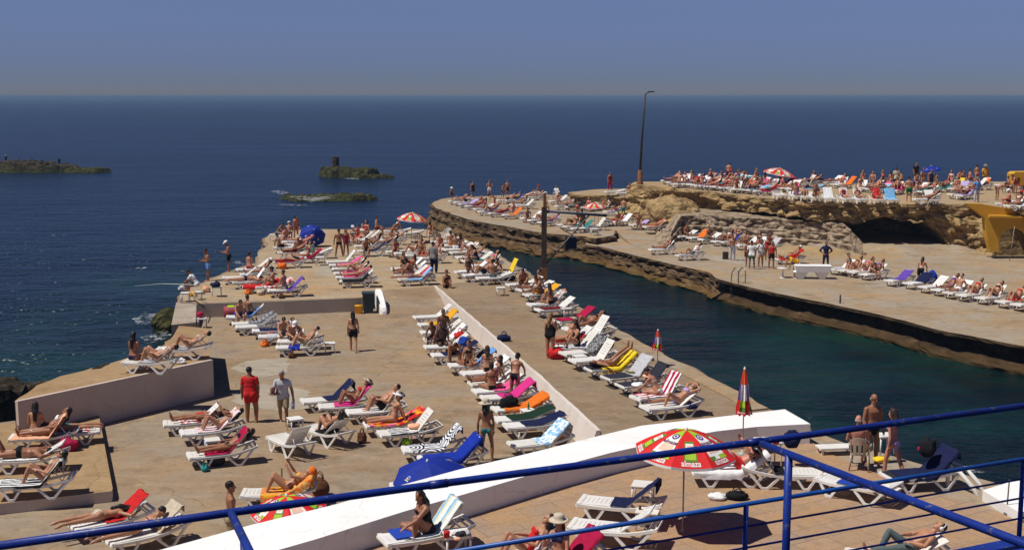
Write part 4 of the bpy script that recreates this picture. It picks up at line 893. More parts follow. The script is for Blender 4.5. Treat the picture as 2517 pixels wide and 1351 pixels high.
def lounger_meshes(a, sling):
    key = ('lg', a, sling)
    if key in _FUR: return _FUR[key]
    W = .33; out = {}
    mb = MB(); xs = [0, .03, .08, .3, .6, .9, 1.12, 1.3, 1.5, 1.7, 1.86, 1.92]
    for sg in (-1, 1):
        vs = []; fs = []
        for x in xs:
            z = rail_z(x)
            for dy, dz in ((-.026, -.045), (.026, -.045), (.026, .02), (-.026, .02)): vs.append((x, sg * W + dy, z + dz))
        for i in range(len(xs) - 1):
            for j in range(4): fs.append((i * 4 + j, i * 4 + (j + 1) % 4, i * 4 + 4 + (j + 1) % 4, i * 4 + 4 + j))
        fs += [(0, 1, 2, 3)[::-1], tuple(len(vs) - 4 + j for j in range(4))]; mb.add(vs, fs)
    mb.box((1.90, 0, rail_z(1.9) - .005), (.05, W * 2, .05)); mb.box((1.78, 0, rail_z(1.78) - .005), (.035, W * 2, .03)); mb.box((1.13, 0, rail_z(1.13) - .01), (.05, W * 2, .04))
    # rounded foot lip
    for x, z, d in ((.0, BED - .045, .055), (.012, BED - .012, .045)): mb.box((x, 0, z), (.035, W * 2 + .02, d), ch=.008)
    out['frame'] = (mb.me('frame'), M_PL)
    mb = MB()
    if sling:
        mb.box((.585, 0, BED + .012), (1.08, W * 2 - .05, .012)); out['seat'] = (mb.me('seat'), M_NAVYF)
    else:
        for sg in (-1, 1): mb.box((.57, sg * .245, BED + .005), (1.10, .135, .024))
        for i in range(11): mb.box((.075 + i * .0985, 0, BED + .005), (.087, .356, .024))
        mb.box((.05, 0, BED + .012), (.10, W * 2 + .03, .028), ch=.006); out['seat'] = (mb.me('seat'), M_PL)
    mb = MB(); L = .80; c, s_ = math.cos(a), math.sin(a)
    Mx = Matrix.Translation((1.13, 0, BED + .008)) @ Matrix.Rotation(-a, 4, 'Y')
    def bb(cx, cy, dx, dy, dz=.024, cz=0): 
        k = MB(); k.box((cx, cy, cz), (dx, dy, dz)); mb.add([Mx @ Vector(v) for v in k.v], k.f)
    if sling:
        bb(L / 2, 0, L - .04, .58, .012); bb(L - .01, 0, .04, .62, .03); bb(L / 2, .30, L, .03, .03); bb(L / 2, -.30, L, .03, .03)
    else:
        for sg in (-1, 1): bb(L / 2, sg * .245, L, .115)
        bb(.10, 0, .20, .376); bb(.70, 0, .20, .376)
        for i in range(4): bb(.255 + i * .096, 0, .085, .376)
        bb(L - .045, 0, .09, .60, .028)
    out['backrest'] = (mb.me('backrest'), M_NAVYF if sling else M_PL)
    mb = MB()
    if a > .12:
        t = Mx @ Vector((.45, 0, -.02)); b = Vector((min(1.86, t.x + .22), 0, rail_z(min(1.86, t.x + .22))))
        for sg in (-1, 1): mb.tube([t + V(0, sg * .2, 0), b + V(0, sg * .26, 0)], .013, 6)
        mb.tube([b + V(0, -.26, 0), b + V(0, .26, 0)], .012, 6); out['prop'] = (mb.me('prop'), M_PL)
    legs = []
    for sg in (-1, 1):
        for (x0, xb0, xb1, x1) in ((.17, .36, .46, .64), (1.02, 1.32, 1.44, 1.80)):
            mb = MB(); y = sg * (W - .005); yo = sg * (W + .03)
            k = [(x0, rail_z(x0) - .03, y), (xb0, .028, yo), (xb1, .028, yo), (x1, rail_z(x1) - .03, y)]
            for (xa, za, ya), (xb, zb, yb_) in zip(k[:-1], k[1:]):
                d = Vector((xb - xa, yb_ - ya, zb - za)); M = frameM(V(0, 1, 0), d, V(0, 0, 0))
                mb.box(((xa + xb) / 2, (ya + yb_) / 2, (za + zb) / 2), (.042, .058, d.length + .04), M=M.to_3x3().to_4x4())
            legs.append((mb.me('leg'), M_PL))
    out['legs'] = legs
    for v in [x for k_, x in out.items() if k_ != 'legs'] + legs: v[0].materials.append(v[1])
    # one-mesh version for far copies
    mb = MB(); mats = [M_PL, M_NAVYF]
    for v in [x for k_, x in out.items() if k_ != 'legs'] + legs:
        mb.add([w_.co for w_ in v[0].vertices], [tuple(f.vertices) for f in v[0].polygons], mats.index(v[1]))
    me = mb.me('lounger'); me.materials.append(M_PL); me.materials.append(M_NAVYF); out['whole'] = me
    _FUR[key] = out; return out
def lounger(loc, rz, a, sling=False, label='', group=None, far=False):
    ms = lounger_meshes(round(a, 3), sling)
    if far:
        o = bpy.data.objects.new('sun_lounger', ms['whole']); COL.objects.link(o); o.location = loc; o.rotation_euler = (0, 0, rz); return tag(o, label, 'sun lounger', group)
    r = empty('sun_lounger', loc, rz, label, 'sun lounger', group)
    for k in ('frame', 'seat', 'backrest', 'prop'):
        if k in ms: o = bpy.data.objects.new(k, ms[k][0]); COL.objects.link(o); o.parent = r
    for me, m in ms['legs']: o = bpy.data.objects.new('leg', me); COL.objects.link(o); o.parent = r
    return r
# towels -----------------------------------------------------------
def pat_mat(name, kind, a, b, c=None, scale=1.0):
    key = 'pat ' + name
    if key in _MC: return _MC[key]
    n = NT(key); p = n.obj(); sp = n.new('ShaderNodeSeparateXYZ'); n.link(p, sp.inputs[0])
    def wave(sock, f): return n.math('SINE', n.math('MULTIPLY', sock, f))
    if kind == 'stripe_x': f = wave(sp.outputs['X'], 2 * PI * scale)
    elif kind == 'stripe_y': f = wave(sp.outputs['Y'], 2 * PI * scale)
    elif kind == 'rings':
        v = n.new('ShaderNodeTexVoronoi', feature='F1', distance='EUCLIDEAN'); v.inputs['Scale'].default_value = 1.35; v.inputs['Randomness'].default_value = .5; n.link(p, v.inputs['Vector'])
        f = n.math('SINE', n.math('MULTIPLY', v.outputs['Distance'], 44))
    elif kind == 'blotch': f = n.math('SUBTRACT', n.math('MULTIPLY', n.noise(p, 5 * scale, 2), 2), 1)
    col = n.ramp(n.math('ADD', n.math('MULTIPLY', f, .5), .5), [(.46, a), (.54, b)])
    if c is not None:
        g = n.noise(p, 3.1, 2, .5, 4) if kind == 'blotch' else n.math('ADD', n.math('MULTIPLY', wave(sp.outputs['Y' if kind == 'stripe_y' else 'X'], 2 * PI * scale * .47), .5), .5)
        col = n.mix(n.ramp(g, [(.55, (0, 0, 0)), (.62, (1, 1, 1))]), col, c)
    n.base(col); n.set(.9, .1); n.bump(n.noise(p, 60, 2), .3, .004); _MC[key] = n.m; return n.m
PATS = {'black and white striped': ('stripe_y', PAL['black'], PAL['white'], None, 9), 'navy ring-patterned': ('rings', PAL['navy'], PAL['white']), 'red and white striped': ('stripe_y', PAL['white'], PAL['crimson'], None, 4.2), 'pink striped': ('stripe_y', (.62, .32, .36), PAL['white'], None, 12),
        'red and yellow patterned': ('blotch', PAL['red'], PAL['gold'], PAL['pink'], 1.0), 'blue green striped': ('stripe_y', PAL['sky blue'], (.62, .60, .38), (.75, .76, .72), 6.5), 'orange patterned': ('blotch', PAL['orange'], (.62, .38, .12), PAL['gold'], 2.5),
        'blue and red striped': ('stripe_y', PAL['lilac'], PAL['sky blue'], PAL['red'], 2.2), 'grey striped': ('stripe_x', (.13, .14, .16), (.26, .27, .30), None, 6), 'white and blue patterned': ('blotch', PAL['white'], PAL['sky blue'], None, 1.5), 'red white patterned': ('blotch', PAL['red'], PAL['white'], None, 1.6),
        'lilac patterned': ('blotch', PAL['lilac'], PAL['white'], None, 1.6), 'black patterned': ('blotch', PAL['black'], (.3, .3, .3), None, 3.0), 'blue white striped': ('stripe_x', (.03, .10, .40), (.25, .36, .62), None, 8)}
def towel_mat(c):
    if c in PATS: return pat_mat(c, *PATS[c])
    n = 'towel ' + c
    if n in _MC: return _MC[n]
    t = NT(n); f = t.noise(t.obj(), 9, 4); q = PAL[c]
    t.base(t.ramp(f, [(.3, tuple(x * .82 for x in q)), (.7, tuple(min(1, x * 1.1) for x in q))])); t.set(.95, .08); t.bump(t.noise(t.obj(), 70, 2), .4, .006); _MC[n] = t.m; return t.m
def towel_mesh(a, x0, x1, drop, seed, over):
    """cloth lying on the lounger from x0 to x1 along bed and backrest, hanging drop over the sides; over = hangs over the top of the backrest"""
    key = ('tw', round(a, 3), x0, x1, drop, seed, over)
    if key in _FUR: return _FUR[key]
    nx, ny = 34, 16; hw = .27 + drop; vs = []; fs = []; c, s_ = math.cos(a), math.sin(a); rnd = random.Random(seed)
    ang = rnd.uniform(-.10, .10)
    for i in range(nx + 1):
        s = x0 + (x1 - x0) * i / nx
        for j in range(ny + 1):
            t = -1 + 2 * j / ny; y = t * hw; s2 = s + ang * y
            q = Vector((s * 2.2, y * 3.0, seed)); wr = .026 * noise.noise(q) + .018 * noise.noise(q * 2.3) + .010 * noise.noise(q * 5.1)
            if s2 <= 1.13: P = Vector((s2, 0, BED + .024)); N = Vector((0, 0, 1))
            elif s2 <= 1.13 + .81: P = Vector((1.13 + (s2 - 1.13) * c, 0, BED + .024 + (s2 - 1.13) * s_)); N = Vector((-s_, 0, c))
            else: P = Vector((1.13 + .81 * c + .035, 0, BED + .03 + .81 * s_ - (s2 - 1.94))); N = Vector((1, 0, 0))
            yy = y; lim = .335
            if abs(y) > lim:
                P = P - Vector((0, 0, 1)) * (abs(y) - lim) * .95; yy = math.copysign(lim + .03 + .05 * (abs(y) - lim) + wr, y)
            v = P + N * (.006 + abs(wr) * 1.2); v.y = yy + .03 * noise.noise(q * .7); vs.append(v)
    for i in range(nx):
        for j in range(ny): k = i * (ny + 1) + j; fs.append((k, k + 1, k + ny + 2, k + ny + 1))
    me = mesh('towel', vs, fs, True); me.materials.append(None); _FUR[key] = me; return me
def towel(loc, rz, a, col, label, x0=.45, x1=1.95, drop=.05, seed=1, group=None):
    o = bpy.data.objects.new('beach_towel', towel_mesh(a, x0, x1, drop, seed, True)); COL.objects.link(o); o.location = loc; o.rotation_euler = (0, 0, rz); slot(o, towel_mat(col)); return tag(o, label, 'towel', group)
# small table -------------------------------------------------------
def side_table(loc, rz=0, label='', s=1.0, h=.42, w_=.44, group=None, mat=None):
    mat = mat or M_PL; key = ('tb', s, h, w_, mat.name)
    if key not in _FUR:
        t = MB(); t.box((0, 0, h - .018), (w_, w_, .036), ch=.01); t.box((0, 0, h - .05), (w_ * .9, w_ * .9, .03)); tm = t.me('table_top'); tm.materials.append(mat); L = []
        for sx in (-1, 1):
            for sy in (-1, 1):
                l = MB(); d = w_ / 2 - .04; l.tube([(sx * d, sy * d, h - .05), (sx * (d + .012), sy * (d + .012), 0)], [.026, .019], 8); m_ = l.me('leg'); m_.materials.append(mat); L.append(m_)
        _FUR[key] = (tm, L)
    tm, L = _FUR[key]; r = empty('side_table', loc, rz, label, 'table', group)
    o = bpy.data.objects.new('table_top', tm); COL.objects.link(o); o.parent = r
    for m_ in L: o = bpy.data.objects.new('leg', m_); COL.objects.link(o); o.parent = r
    return r
# bags and cloth heaps ----------------------------------------------
def blob(name, loc, size, col, label, cat, seed=1, strap=None, rz=0, group=None, mat=None):
    """soft lumpy bag or heap"""
    bm = bmesh.new(); bmesh.ops.create_icosphere(bm, subdivisions=3, radius=1)
    for v in bm.verts:
        q = v.co * 1.6 + Vector((seed * 3.1, seed, 2)); f = 1 + .28 * noise.noise(q) + .14 * noise.noise(q * 2.4)
        v.co = Vector((v.co.x * size[0] * f, v.co.y * size[1] * f, max(-.02, (v.co.z * .62 + .5) * size[2] * f)))
    me = bpy.data.meshes.new(name); bm.to_mesh(me); bm.free(); me.polygons.foreach_set('use_smooth', [True] * len(me.polygons))
    m = mat or (towel_mat(col) if cat in ('clothes', 'towel', 'cloth') else cloth(col))
    o = link(name, me, m, None, loc, rz); tag(o, label, cat, group)
    if strap:
        for sg in (-1, 1):
            s_ = MB(); h = size[2]; s_.tube([(-size[0] * .45, sg * size[1] * .35, h * .75), (-size[0] * .3, sg * size[1] * .4, h * 1.35), (0, sg * size[1] * .42, h * 1.55), (size[0] * .3, sg * size[1] * .4, h * 1.35), (size[0] * .45, sg * size[1] * .35, h * .75)], .014, 6); s_.build('strap', cloth(strap), o)
    return o
# chairs ---------------------------------------------------------------
def chair(loc, rz, mat, label, group=None):
    r = empty('plastic_chair', loc, rz, label, 'chair', group)
    m = MB(); m.box((0, 0, .42), (.44, .46, .03), ch=.01); m.build('seat', mat, r)
    m = MB(); vs = []; fs = []; n = 12
    for i in range(n + 1):
        t = -1 + 2 * i / n
        for z, rr in ((.43, .20), (.62, .22), (.80, .215), (.88 - .08 * t * t, .20)):
            vs.append((-.20 - .07 * (z - .43) / .45 - .03 + .06 * t * t, t * rr * 1.1, z))
    for i in range(n):
        if i % 3 == 1 and False: continue
        for j in range(3):
            if j in (0, 1) and i % 3 == 1: continue
            k = i * 4 + j; fs.append((k, k + 4, k + 5, k + 1))
    m.add(vs, fs); o = m.build('backrest', mat, r); s_ = o.modifiers.new('t', 'SOLIDIFY'); s_.thickness = .015
    for sg in (-1, 1):
        m = MB(); m.tube([(-.23, sg * .24, .66), (-.05, sg * .27, .66), (.16, sg * .27, .64), (.2, sg * .26, .42)], .02, 8); m.build('arm', mat, r)
        for x in (-.2, .18): m = MB(); m.tube([(x, sg * .2, .41), (x * 1.18, sg * .235, 0)], [.028, .02], 8); m.build('leg', mat, r)
    return r
# umbrellas ------------------------------------------------------------
M_POLE = plain('pole metal', (.40, .38, .36), .4, .5, .1, 10, .6)
def font_mesh(txt, size=1.0):
    key = ('txt', txt)
    if key in _FUR: return _FUR[key]
    cu = bpy.data.curves.new('t', 'FONT'); cu.body = txt; cu.size = 1; cu.align_x = 'CENTER'; cu.resolution_u = 2; cu.offset = .018
    o = bpy.data.objects.new('t', cu); COL.objects.link(o); dg = bpy.context.evaluated_depsgraph_get(); me = bpy.data.meshes.new_from_object(o.evaluated_get(dg))
    vs = [tuple(v.co) for v in me.vertices]; fs = [tuple(f.vertices) for f in me.polygons]; bpy.data.objects.remove(o); bpy.data.curves.remove(cu); bpy.data.meshes.remove(me)
    mx = max(abs(v[0]) for v in vs); vs = [(v[0] / (2 * mx), v[1] / (2 * mx), 0) for v in vs]; _FUR[key] = (vs, fs); return vs, fs
def canopy_pt(R_, h, n, k, s, t, lift=0.0):
    """s across gore k (-.5..+.5), t from apex 0 to rim 1"""
    a0 = 2 * PI * (k + .5 + s) / n; half = PI / n; aa = s * 2 * half
    rr = R_ * t * math.cos(half) / math.cos(aa); rr += R_ * t * (1 - math.cos(half)) * .0
    z = h * (1 - t ** 1.7) - .05 * t * t * (1 - (2 * s) ** 2) * R_ * .6
    d = 1 + lift / R_
    return Vector((rr * math.cos(a0) * d, rr * math.sin(a0) * d, z + lift))
UC = {k: plain('canopy ' + k, v, .7, .2, .07, 8) for k, v in {'red': (.62, .022, .022), 'green': (.33, .50, .035), 'white': (.80, .78, .74), 'purple': (.10, .05, .22), 'navy': (.03, .04, .16), 'blue': (.008, .024, .25), 'bottle': (.10, .22, .03), 'skin': (.78, .50, .38), 'ora': (.50, .12, .03), 'sky': (.25, .45, .75)}.items()}
def canopy(R_, h, style, n=8):
    key = ('cnp', R_, h, style)
    if key in _FUR: return _FUR[key]
    names = list(UC); mi = {k: i for i, k in enumerate(names)}; mb = MB()
    nt, ns = 10, 6
    for k in range(n):
        vs = []; fs = []
        for i in range(nt + 1):
            for j in range(ns + 1): vs.append(canopy_pt(R_, h, n, k, -.5 + j / ns, max(.012, i / nt)))
        for i in range(nt):
            for j in range(ns): q = i * (ns + 1) + j; fs.append((q, q + 1, q + ns + 2, q + ns + 1))
        mb.add(vs, fs, mi['red' if style == 'beer' else 'blue'], True)
        # hanging valance
        vs = []; fs = []
        for j in range(ns + 1):
            s = -.5 + j / ns; p0 = canopy_pt(R_, h, n, k, s, 1.0); vs += [p0, p0 + Vector((0, 0, -.055))]
        for j in range(ns): fs.append((2 * j, 2 * j + 1, 2 * j + 3, 2 * j + 2))
        mb.add(vs, fs, mi['white' if style == 'beer' else 'blue'])
        def poly(pts, col, lift):      # patch in gore coordinates: s scaled by local width, subdivided
            m_ = [canopy_pt(R_, h, n, k, s, t, lift) for s, t in pts]; mb.add(m_, [tuple(range(len(m_)))], mi[col])
        def quadgrid(s0, s1, t0, t1, s2, s3, col, lift, q=4):
            vs = []; fs = []
            for i in range(q + 1):
                t = t0 + (t1 - t0) * i / q; a_, b_ = s0 + (s2 - s0) * i / q, s1 + (s3 - s1) * i / q
                for j in range(q + 1): vs.append(canopy_pt(R_, h, n, k, a_ + (b_ - a_) * j / q, t, lift))
            for i in range(q):
                for j in range(q): w_ = i * (q + 1) + j; fs.append((w_, w_ + 1, w_ + q + 2, w_ + q + 1))
            mb.add(vs, fs, mi[col])
        def disc(s0, t0, rt, col, lift):
            wd = 2 * math.tan(PI / n); pts = []
            for j in range(14): a_ = 2 * PI * j / 14; tt = t0 + rt * math.sin(a_); pts.append((s0 + rt * math.cos(a_) / (wd * max(tt, .1)), tt))
            poly(pts, col, lift)
        def text(txt, s0, t0, width, col, lift):
            vs, fs = font_mesh(txt); wd = 2 * math.tan(PI / n); out = []
            for x, y, _ in vs:
                t = t0 - y * width; out.append(canopy_pt(R_, h, n, k, s0 + x * width / (wd * max(t, .1)), t, lift))
            mb.add(out, fs, mi[col])
        if style == 'beer':
            if k % 2 == 0:
                quadgrid(-.5, .5, .02, .36, -.42, .42, 'green', .004); quadgrid(-.40, .40, .30, .80, -.36, .36, 'white', .007); quadgrid(-.30, .30, .50, .74, -.26, .26, 'skin', .010)
                disc(0, .34, .085, 'purple', .012); disc(0, .34, .05, 'white', .015); disc(0, .34, .03, 'purple', .018)
                text('almaza', 0, .55, .34, 'navy', .014)
                quadgrid(-.36, -.12, .80, .88, -.34, -.12, 'bottle', .006); quadgrid(.10, .34, .80, .88, .10, .34, 'green', .006); quadgrid(-.12, .08, .80, .87, -.12, .08, 'white', .007)
            else:
                quadgrid(-.26, .26, .42, .88, -.20, .20, 'bottle', .004); quadgrid(-.20, .20, .48, .66, -.17, .17, 'white', .007); quadgrid(-.15, .15, .52, .60, -.13, .13, 'skin', .010); quadgrid(-.20, .20, .70, .84, -.17, .17, 'green', .007)
            text('almaza', 0, .965, .42, 'white', .008)
        else:
            if k % 2 == 0:
                disc(0, .70, .075, 'sky', .004); disc(0, .715, .06, 'blue', .007); disc(-.03, .72, .026, 'ora', .010); disc(.05, .71, .024, 'red', .012); disc(.0, .75, .026, 'green', .012)
                quadgrid(-.13, .13, .755, .775, -.12, .12, 'white', .011, 2); quadgrid(-.10, .06, .70, .715, -.09, .05, 'white', .013, 2)
    mb.lathe([(.03, h - .01), (.034, h + .03), (.015, h + .07), (.0, h + .075)], 8, mi=mi['white'])
    me = mb.me('canopy')
    for k in names: me.materials.append(UC[k])
    _FUR[key] = me; return me
def umbrella(base, R_, hpole, hc, style, label, tilt=(0, 0), rz=0, cat='parasol'):
    """base on the ground; hpole = height of rim centre above base"""
    r = empty('beach_umbrella', base, 0, label, cat)
    m = MB(); m.tube([(0, 0, -.02), (0, 0, hpole * .78)], .018, 8)
    top = Vector((0, 0, hpole * .78)); Rm = Matrix.Rotation(tilt[0], 3, 'X') @ Matrix.Rotation(tilt[1], 3, 'Y'); ax = Rm @ Vector((0, 0, 1))
    c0 = top + ax * hpole * .22
    m.tube([top, c0 + ax * hc], .016, 8); m.build('pole', M_POLE, r)
    o = bpy.data.objects.new('canopy', canopy(R_, hc, style)); COL.objects.link(o); o.parent = r; o.matrix_local = Matrix.Translation(c0) @ (Rm.to_4x4() @ Matrix.Rotation(rz, 4, 'Z'))
    for k in range(8):
        a_ = 2 * PI * k / 8; rb = MB(); P = [c0 + Rm @ Vector((R_ * t * math.cos(a_ + rz) * .985, R_ * t * math.sin(a_ + rz) * .985, hc * (1 - t ** 1.7) - .012)) for t in (.03, .3, .6, .85, 1)]
        rb.tube(P, .006, 4); rb.build('rib', M_POLE, r)
    m = MB(); m.lathe([(.05, 0), (.05, .03), (.03, .06), (.022, .12)], 12); m.build('base', M_PLG, r)
    return r
def closed_umbrella(base, h, label):
    r = empty('closed_umbrella', base, 0, label, 'parasol'); m = MB(); m.tube([(0, 0, 0), (0, 0, h * .98)], .017, 8); m.build('pole', M_POLE, r)
    mb = MB(); names = ['red', 'green', 'white', 'ora', 'bottle', 'purple']; n = 24; vs = []; fs = []; ms = []
    prof = [(1.0, .01), (.97, .03), (.90, .055), (.80, .085), (.72, .11), (.62, .12), (.55, .15), (.50, .165), (.465, .17)]
    for i, (z, r_) in enumerate(prof):
        for j in range(n):
            a_ = 2 * PI * j / n; f = 1 + (.28 if j % 3 == 0 else -.18 if j % 3 == 1 else .05) * min(1, i / 3); f *= 1 + .08 * math.sin(j * 2.3 + i)
            vs.append((r_ * f * math.cos(a_), r_ * f * math.sin(a_), z * h - (.05 * h * .3 if i == len(prof) - 1 and j % 3 == 0 else 0)))
    for i in range(len(prof) - 1):
        for j in range(n):
            fs.append((i * n + j, i * n + (j + 1) % n, (i + 1) * n + (j + 1) % n, (i + 1) * n + j)); g = (j // 3) % 2
            ms.append(2 if i == 0 else 3 if i <= 2 and g else 0 if i <= 2 else (2 if (j % 4) else 5) if i in (3, 4) else (1 if g else 0) if i in (5,) else (4 if g else 0) if i == 6 else 0)
    mb.v, mb.f, mb.m, mb.sm = vs, fs, ms, [False] * len(fs)
    # lettering round the hem
    tv, tf = font_mesh('almaza')
    for a0 in (-PI / 2 - .5, -PI / 2 + .95):
        out = []
        for x, y, _ in tv: a_ = a0 + x * 1.1; rr = .213; out.append((rr * math.cos(a_), rr * math.sin(a_), .485 * h + y * .22))
        mb.add(out, tf, 2)
    me = mb.me('canopy'); o = bpy.data.objects.new('canopy', me); COL.objects.link(o); o.parent = r
    for k in names: me.materials.append(UC[k])
    m = MB(); m.lathe([(.16, 0), (.16, .05), (.05, .07), (.03, .14), (.02, .14)], 14); m.build('base', M_PLG, r); return r
# ------------------------------------------------------------------ who lies where
WN = {'bk': ('bikini_bottom', 'bikini_top'), 'bb': ('bikini_bottom',), 'br': ('briefs',), 'sh': ('shorts',), 'ls': ('long_shorts',), 'ts': ('shirt',), 'tr': ('trousers',), 'sw': ('swimsuit',), 'dr': ('dress',), 'ws': ('wetsuit',), 've': ('vest',)}
WT = {'bk': 'bikini', 'bb': 'bikini bottoms', 'br': 'swim briefs', 'sh': 'shorts', 'ls': 'long shorts', 'ts': 'shirt', 'tr': 'trousers', 'sw': 'swimsuit', 'dr': 'dress', 'ws': 'wetsuit', 've': 'vest'}
PH = [('rec', 'lying back'), ('knee', 'knees up'), ('behind', 'arms behind head'), ('read', 'reading'), ('prone_up', 'on elbows'), ('prone', 'face down'), ('legs_up', 'head down'), ('situp_knees', 'hugging knees'), ('situp', 'sitting up'), ('cross', 'cross-legged'), ('sit_lean', 'leaning forward'), ('sit_down', 'bending down'), ('sit', 'seated sideways'), ('squat', 'crouching'), ('oneknee', 'one knee raised')]
ORD = ['', 'first', 'second', 'third', 'fourth', 'fifth', 'sixth', 'seventh', 'eighth', 'ninth', 'tenth', 'eleventh', 'twelfth', 'thirteenth', 'fourteenth', 'fifteenth', 'sixteenth', 'seventeenth', 'eighteenth', 'nineteenth', 'twentieth', 'twenty-first', 'twenty-second', 'twenty-third', 'twenty-fourth', 'twenty-fifth', 'twenty-sixth']
def wear_of(s):
    w = []; t = []
    for part in s.split('+'):
        if not part: continue
        k, c = part.split(':'); w += [(g, c) for g in WN[k]]; t.append(c + ' ' + WT[k])
    return w, ' and '.join(t)
HS = {'s': 'short', 'L': 'long', 'm': 'mid', 'b': 'bun', 'x': 'bald'}
class P:
    """pose, sex+skin, clothes, hair (colour letter + style letter), hat, place on the lounger (x, y), facing in degrees"""
    def __init__(s, pose, look='f tan', wear='bk:black', hair='ks', hat=None, at=(.55, 0), face=None, label=None, dz=0, flip=None, sg=False, sc=1.0):
        s.__dict__.update(pose=pose, look=look, wear=wear, hair=hair, hat=hat, at=at, face=face, label=label, dz=dz, flip=flip, sg=sg, sc=sc)
def put(p, loc, rz, label, group=None, flip=False):
    sex, skin = p.look.split(); w_, _ = wear_of(p.wear)
    return person(p.pose, loc, rz, sex, skin, w_, p.hair[0] if p.hair else None, HS[p.hair[1]] if p.hair else 'short', p.hat, label, group, None, p.flip if p.flip is not None else flip, p.sc, p.sg)
CNT = [0]
def one(z, fx, fy, a, where, hd=20, tw=None, ppl=(), sl=False, tx=(.45, 1.95), drop=.05, group='sun loungers', lab=None, twl=None, zoff=0, wtxt=None):
    """one lounger: (fx, fy) = photo pixel of the middle of its foot end"""
    CNT[0] += 1; k = CNT[0]; rnd = random.Random(k * 7 + 1)
    p = G(fx, fy, z + BED); d = math.hypot(p.x, p.y); hd = R(hd + rnd.uniform(-5, 5)); a = R(max(0, min(a, 40) if any(q.pose.startswith('prone') for q in ppl) else a) if False else max(0, a + rnd.choice([-6, -3, 0, 0, 3])) if a else a); loc = (p.x, p.y, z + zoff); far = d > 84
    kind = 'white sun lounger with navy fabric' if sl else 'white sun lounger'
    if lab is None:
        occ = ' with %s towel' % tw if tw else (' under %s' % ('two people' if len(ppl) > 1 else 'one person') if ppl else '')
        lab = ('empty ' if not ppl and not tw else '') + kind + ('' if sl or len((kind + occ + where).split()) > 15 else occ) + ', ' + where
    lounger(loc, hd, a, sl, lab, group, far)
    if tw:
        towel(loc, hd, a, tw, twl or '%s towel on the lounger %s' % (tw, where), tx[0], tx[1], drop, k % 5, 'beach towels')
    for q in ppl:
        w_, txt = wear_of(q.wear)
        ph = next(t for b, t in PH if q.pose.startswith(b))
        hat = ' and ' + q.hat[1] + ' ' + {'cap': 'cap', 'straw_hat': 'hat', 'visor': 'visor', 'turban': 'turban', 'headphones': 'headphones'}[q.hat[0]] if q.hat else ''
        wn_ = where.replace(' from', ' lounger from', 1)
        l = q.label
        for cand in ('person in %s%s, %s, %s' % (txt, hat, ph, wn_), 'person in %s, %s, %s' % (txt, ph, wn_), 'person in %s, %s, %s' % (txt.replace('bikini bottoms', 'bikini'), ph, where), 'person, %s, %s' % (ph, where)):
            if l is None and len(cand.split()) <= 16: l = cand
        if q.pose.startswith(('rec', 'knee', 'behind', 'read', 'prone', 'legs', 'situp')):
            sh_ = -.34 if q.pose.startswith('prone') and a > .2 else 0
            put(q, (p.x + sh_ * math.cos(hd), p.y + sh_ * math.sin(hd), z + zoff + .02 + q.dz), hd, l, 'sunbathers', rnd.random() < .5)
        else:
            c, s_ = math.cos(hd), math.sin(hd); x, y = q.at
            f = R(q.face) if q.face is not None else hd - PI / 2
            put(q, (p.x + c * x - s_ * y, p.y + s_ * x + c * y, z + BED + .02 + q.dz), f, l, 'sunbathers')
    return loc, hd
def row(z, anchor, items, hd=20, group=None, start=1):
    for i, it in enumerate(items):
        kw = dict(it[3]) if len(it) > 3 else {}
        kw.setdefault('hd', hd); one(z, it[0], it[1], it[2], '%s from %s' % (ORD[i + start], anchor), group=group or 'loungers counted from ' + anchor, **kw)
def stand(px, py, z, pose, face, look, wear, label, hair='ks', hat=None, sc=1.0, sg=False, flip=False, dz=0):
    p = G(px, py, z); q = P(pose, look, wear, hair, hat, sg=sg, sc=sc); return put(q, (p.x, p.y, z + dz), R(face), label, 'people standing about', flip)
D_ = dict

def clutter(z, anchor, items, hd, seed):
    """small belongings left on the ground beside the loungers"""
    r_ = random.Random(seed)
    for i, it in enumerate(items):
        if r_.random() > .6: continue
        p = G(it[0], it[1], z + BED); h_ = R(it[3].get('hd', hd)); x, y = r_.uniform(.15, .9), r_.choice([-.46, -.5]); q = (p.x + math.cos(h_) * x - math.sin(h_) * y, p.y + math.sin(h_) * x + math.cos(h_) * y, z)
        w_ = '%s lounger from %s' % (ORD[i + 1], anchor); k = r_.random()
        if k < .4:
            c = r_.choice(['white', 'light blue', 'sky blue', 'grey']); mb = MB(); mb.lathe([(0, 0), (.035, 0), (.037, .16), (.016, .21), (.016, .24), (0, .24)], 8); tag(mb.build('water_bottle', [cloth(c)], None, q), '%s bottle on the ground beside the %s' % (c, w_), 'bottle')
        else:
            c = r_.choice(['navy', 'maroon', 'beige', 'charcoal', 'teal', 'orange', 'purple', 'brown']); s_ = r_.uniform(.11, .19); blob('beach_bag', q, (s_ * 1.3, s_, s_ * 1.3), c, '%s bag on the ground beside the %s' % (c, w_), 'bag', i + seed, c if r_.random() < .5 else None, r_.uniform(0, 3))
_row = row
def row(z, anchor, items, hd=20, group=None, start=1):
    _row(z, anchor, items, hd, group, start)
    if math.hypot(*G(items[0][0], items[0][1], z).xy) < 75: clutter(z, anchor, items, hd, len(anchor) + len(items))
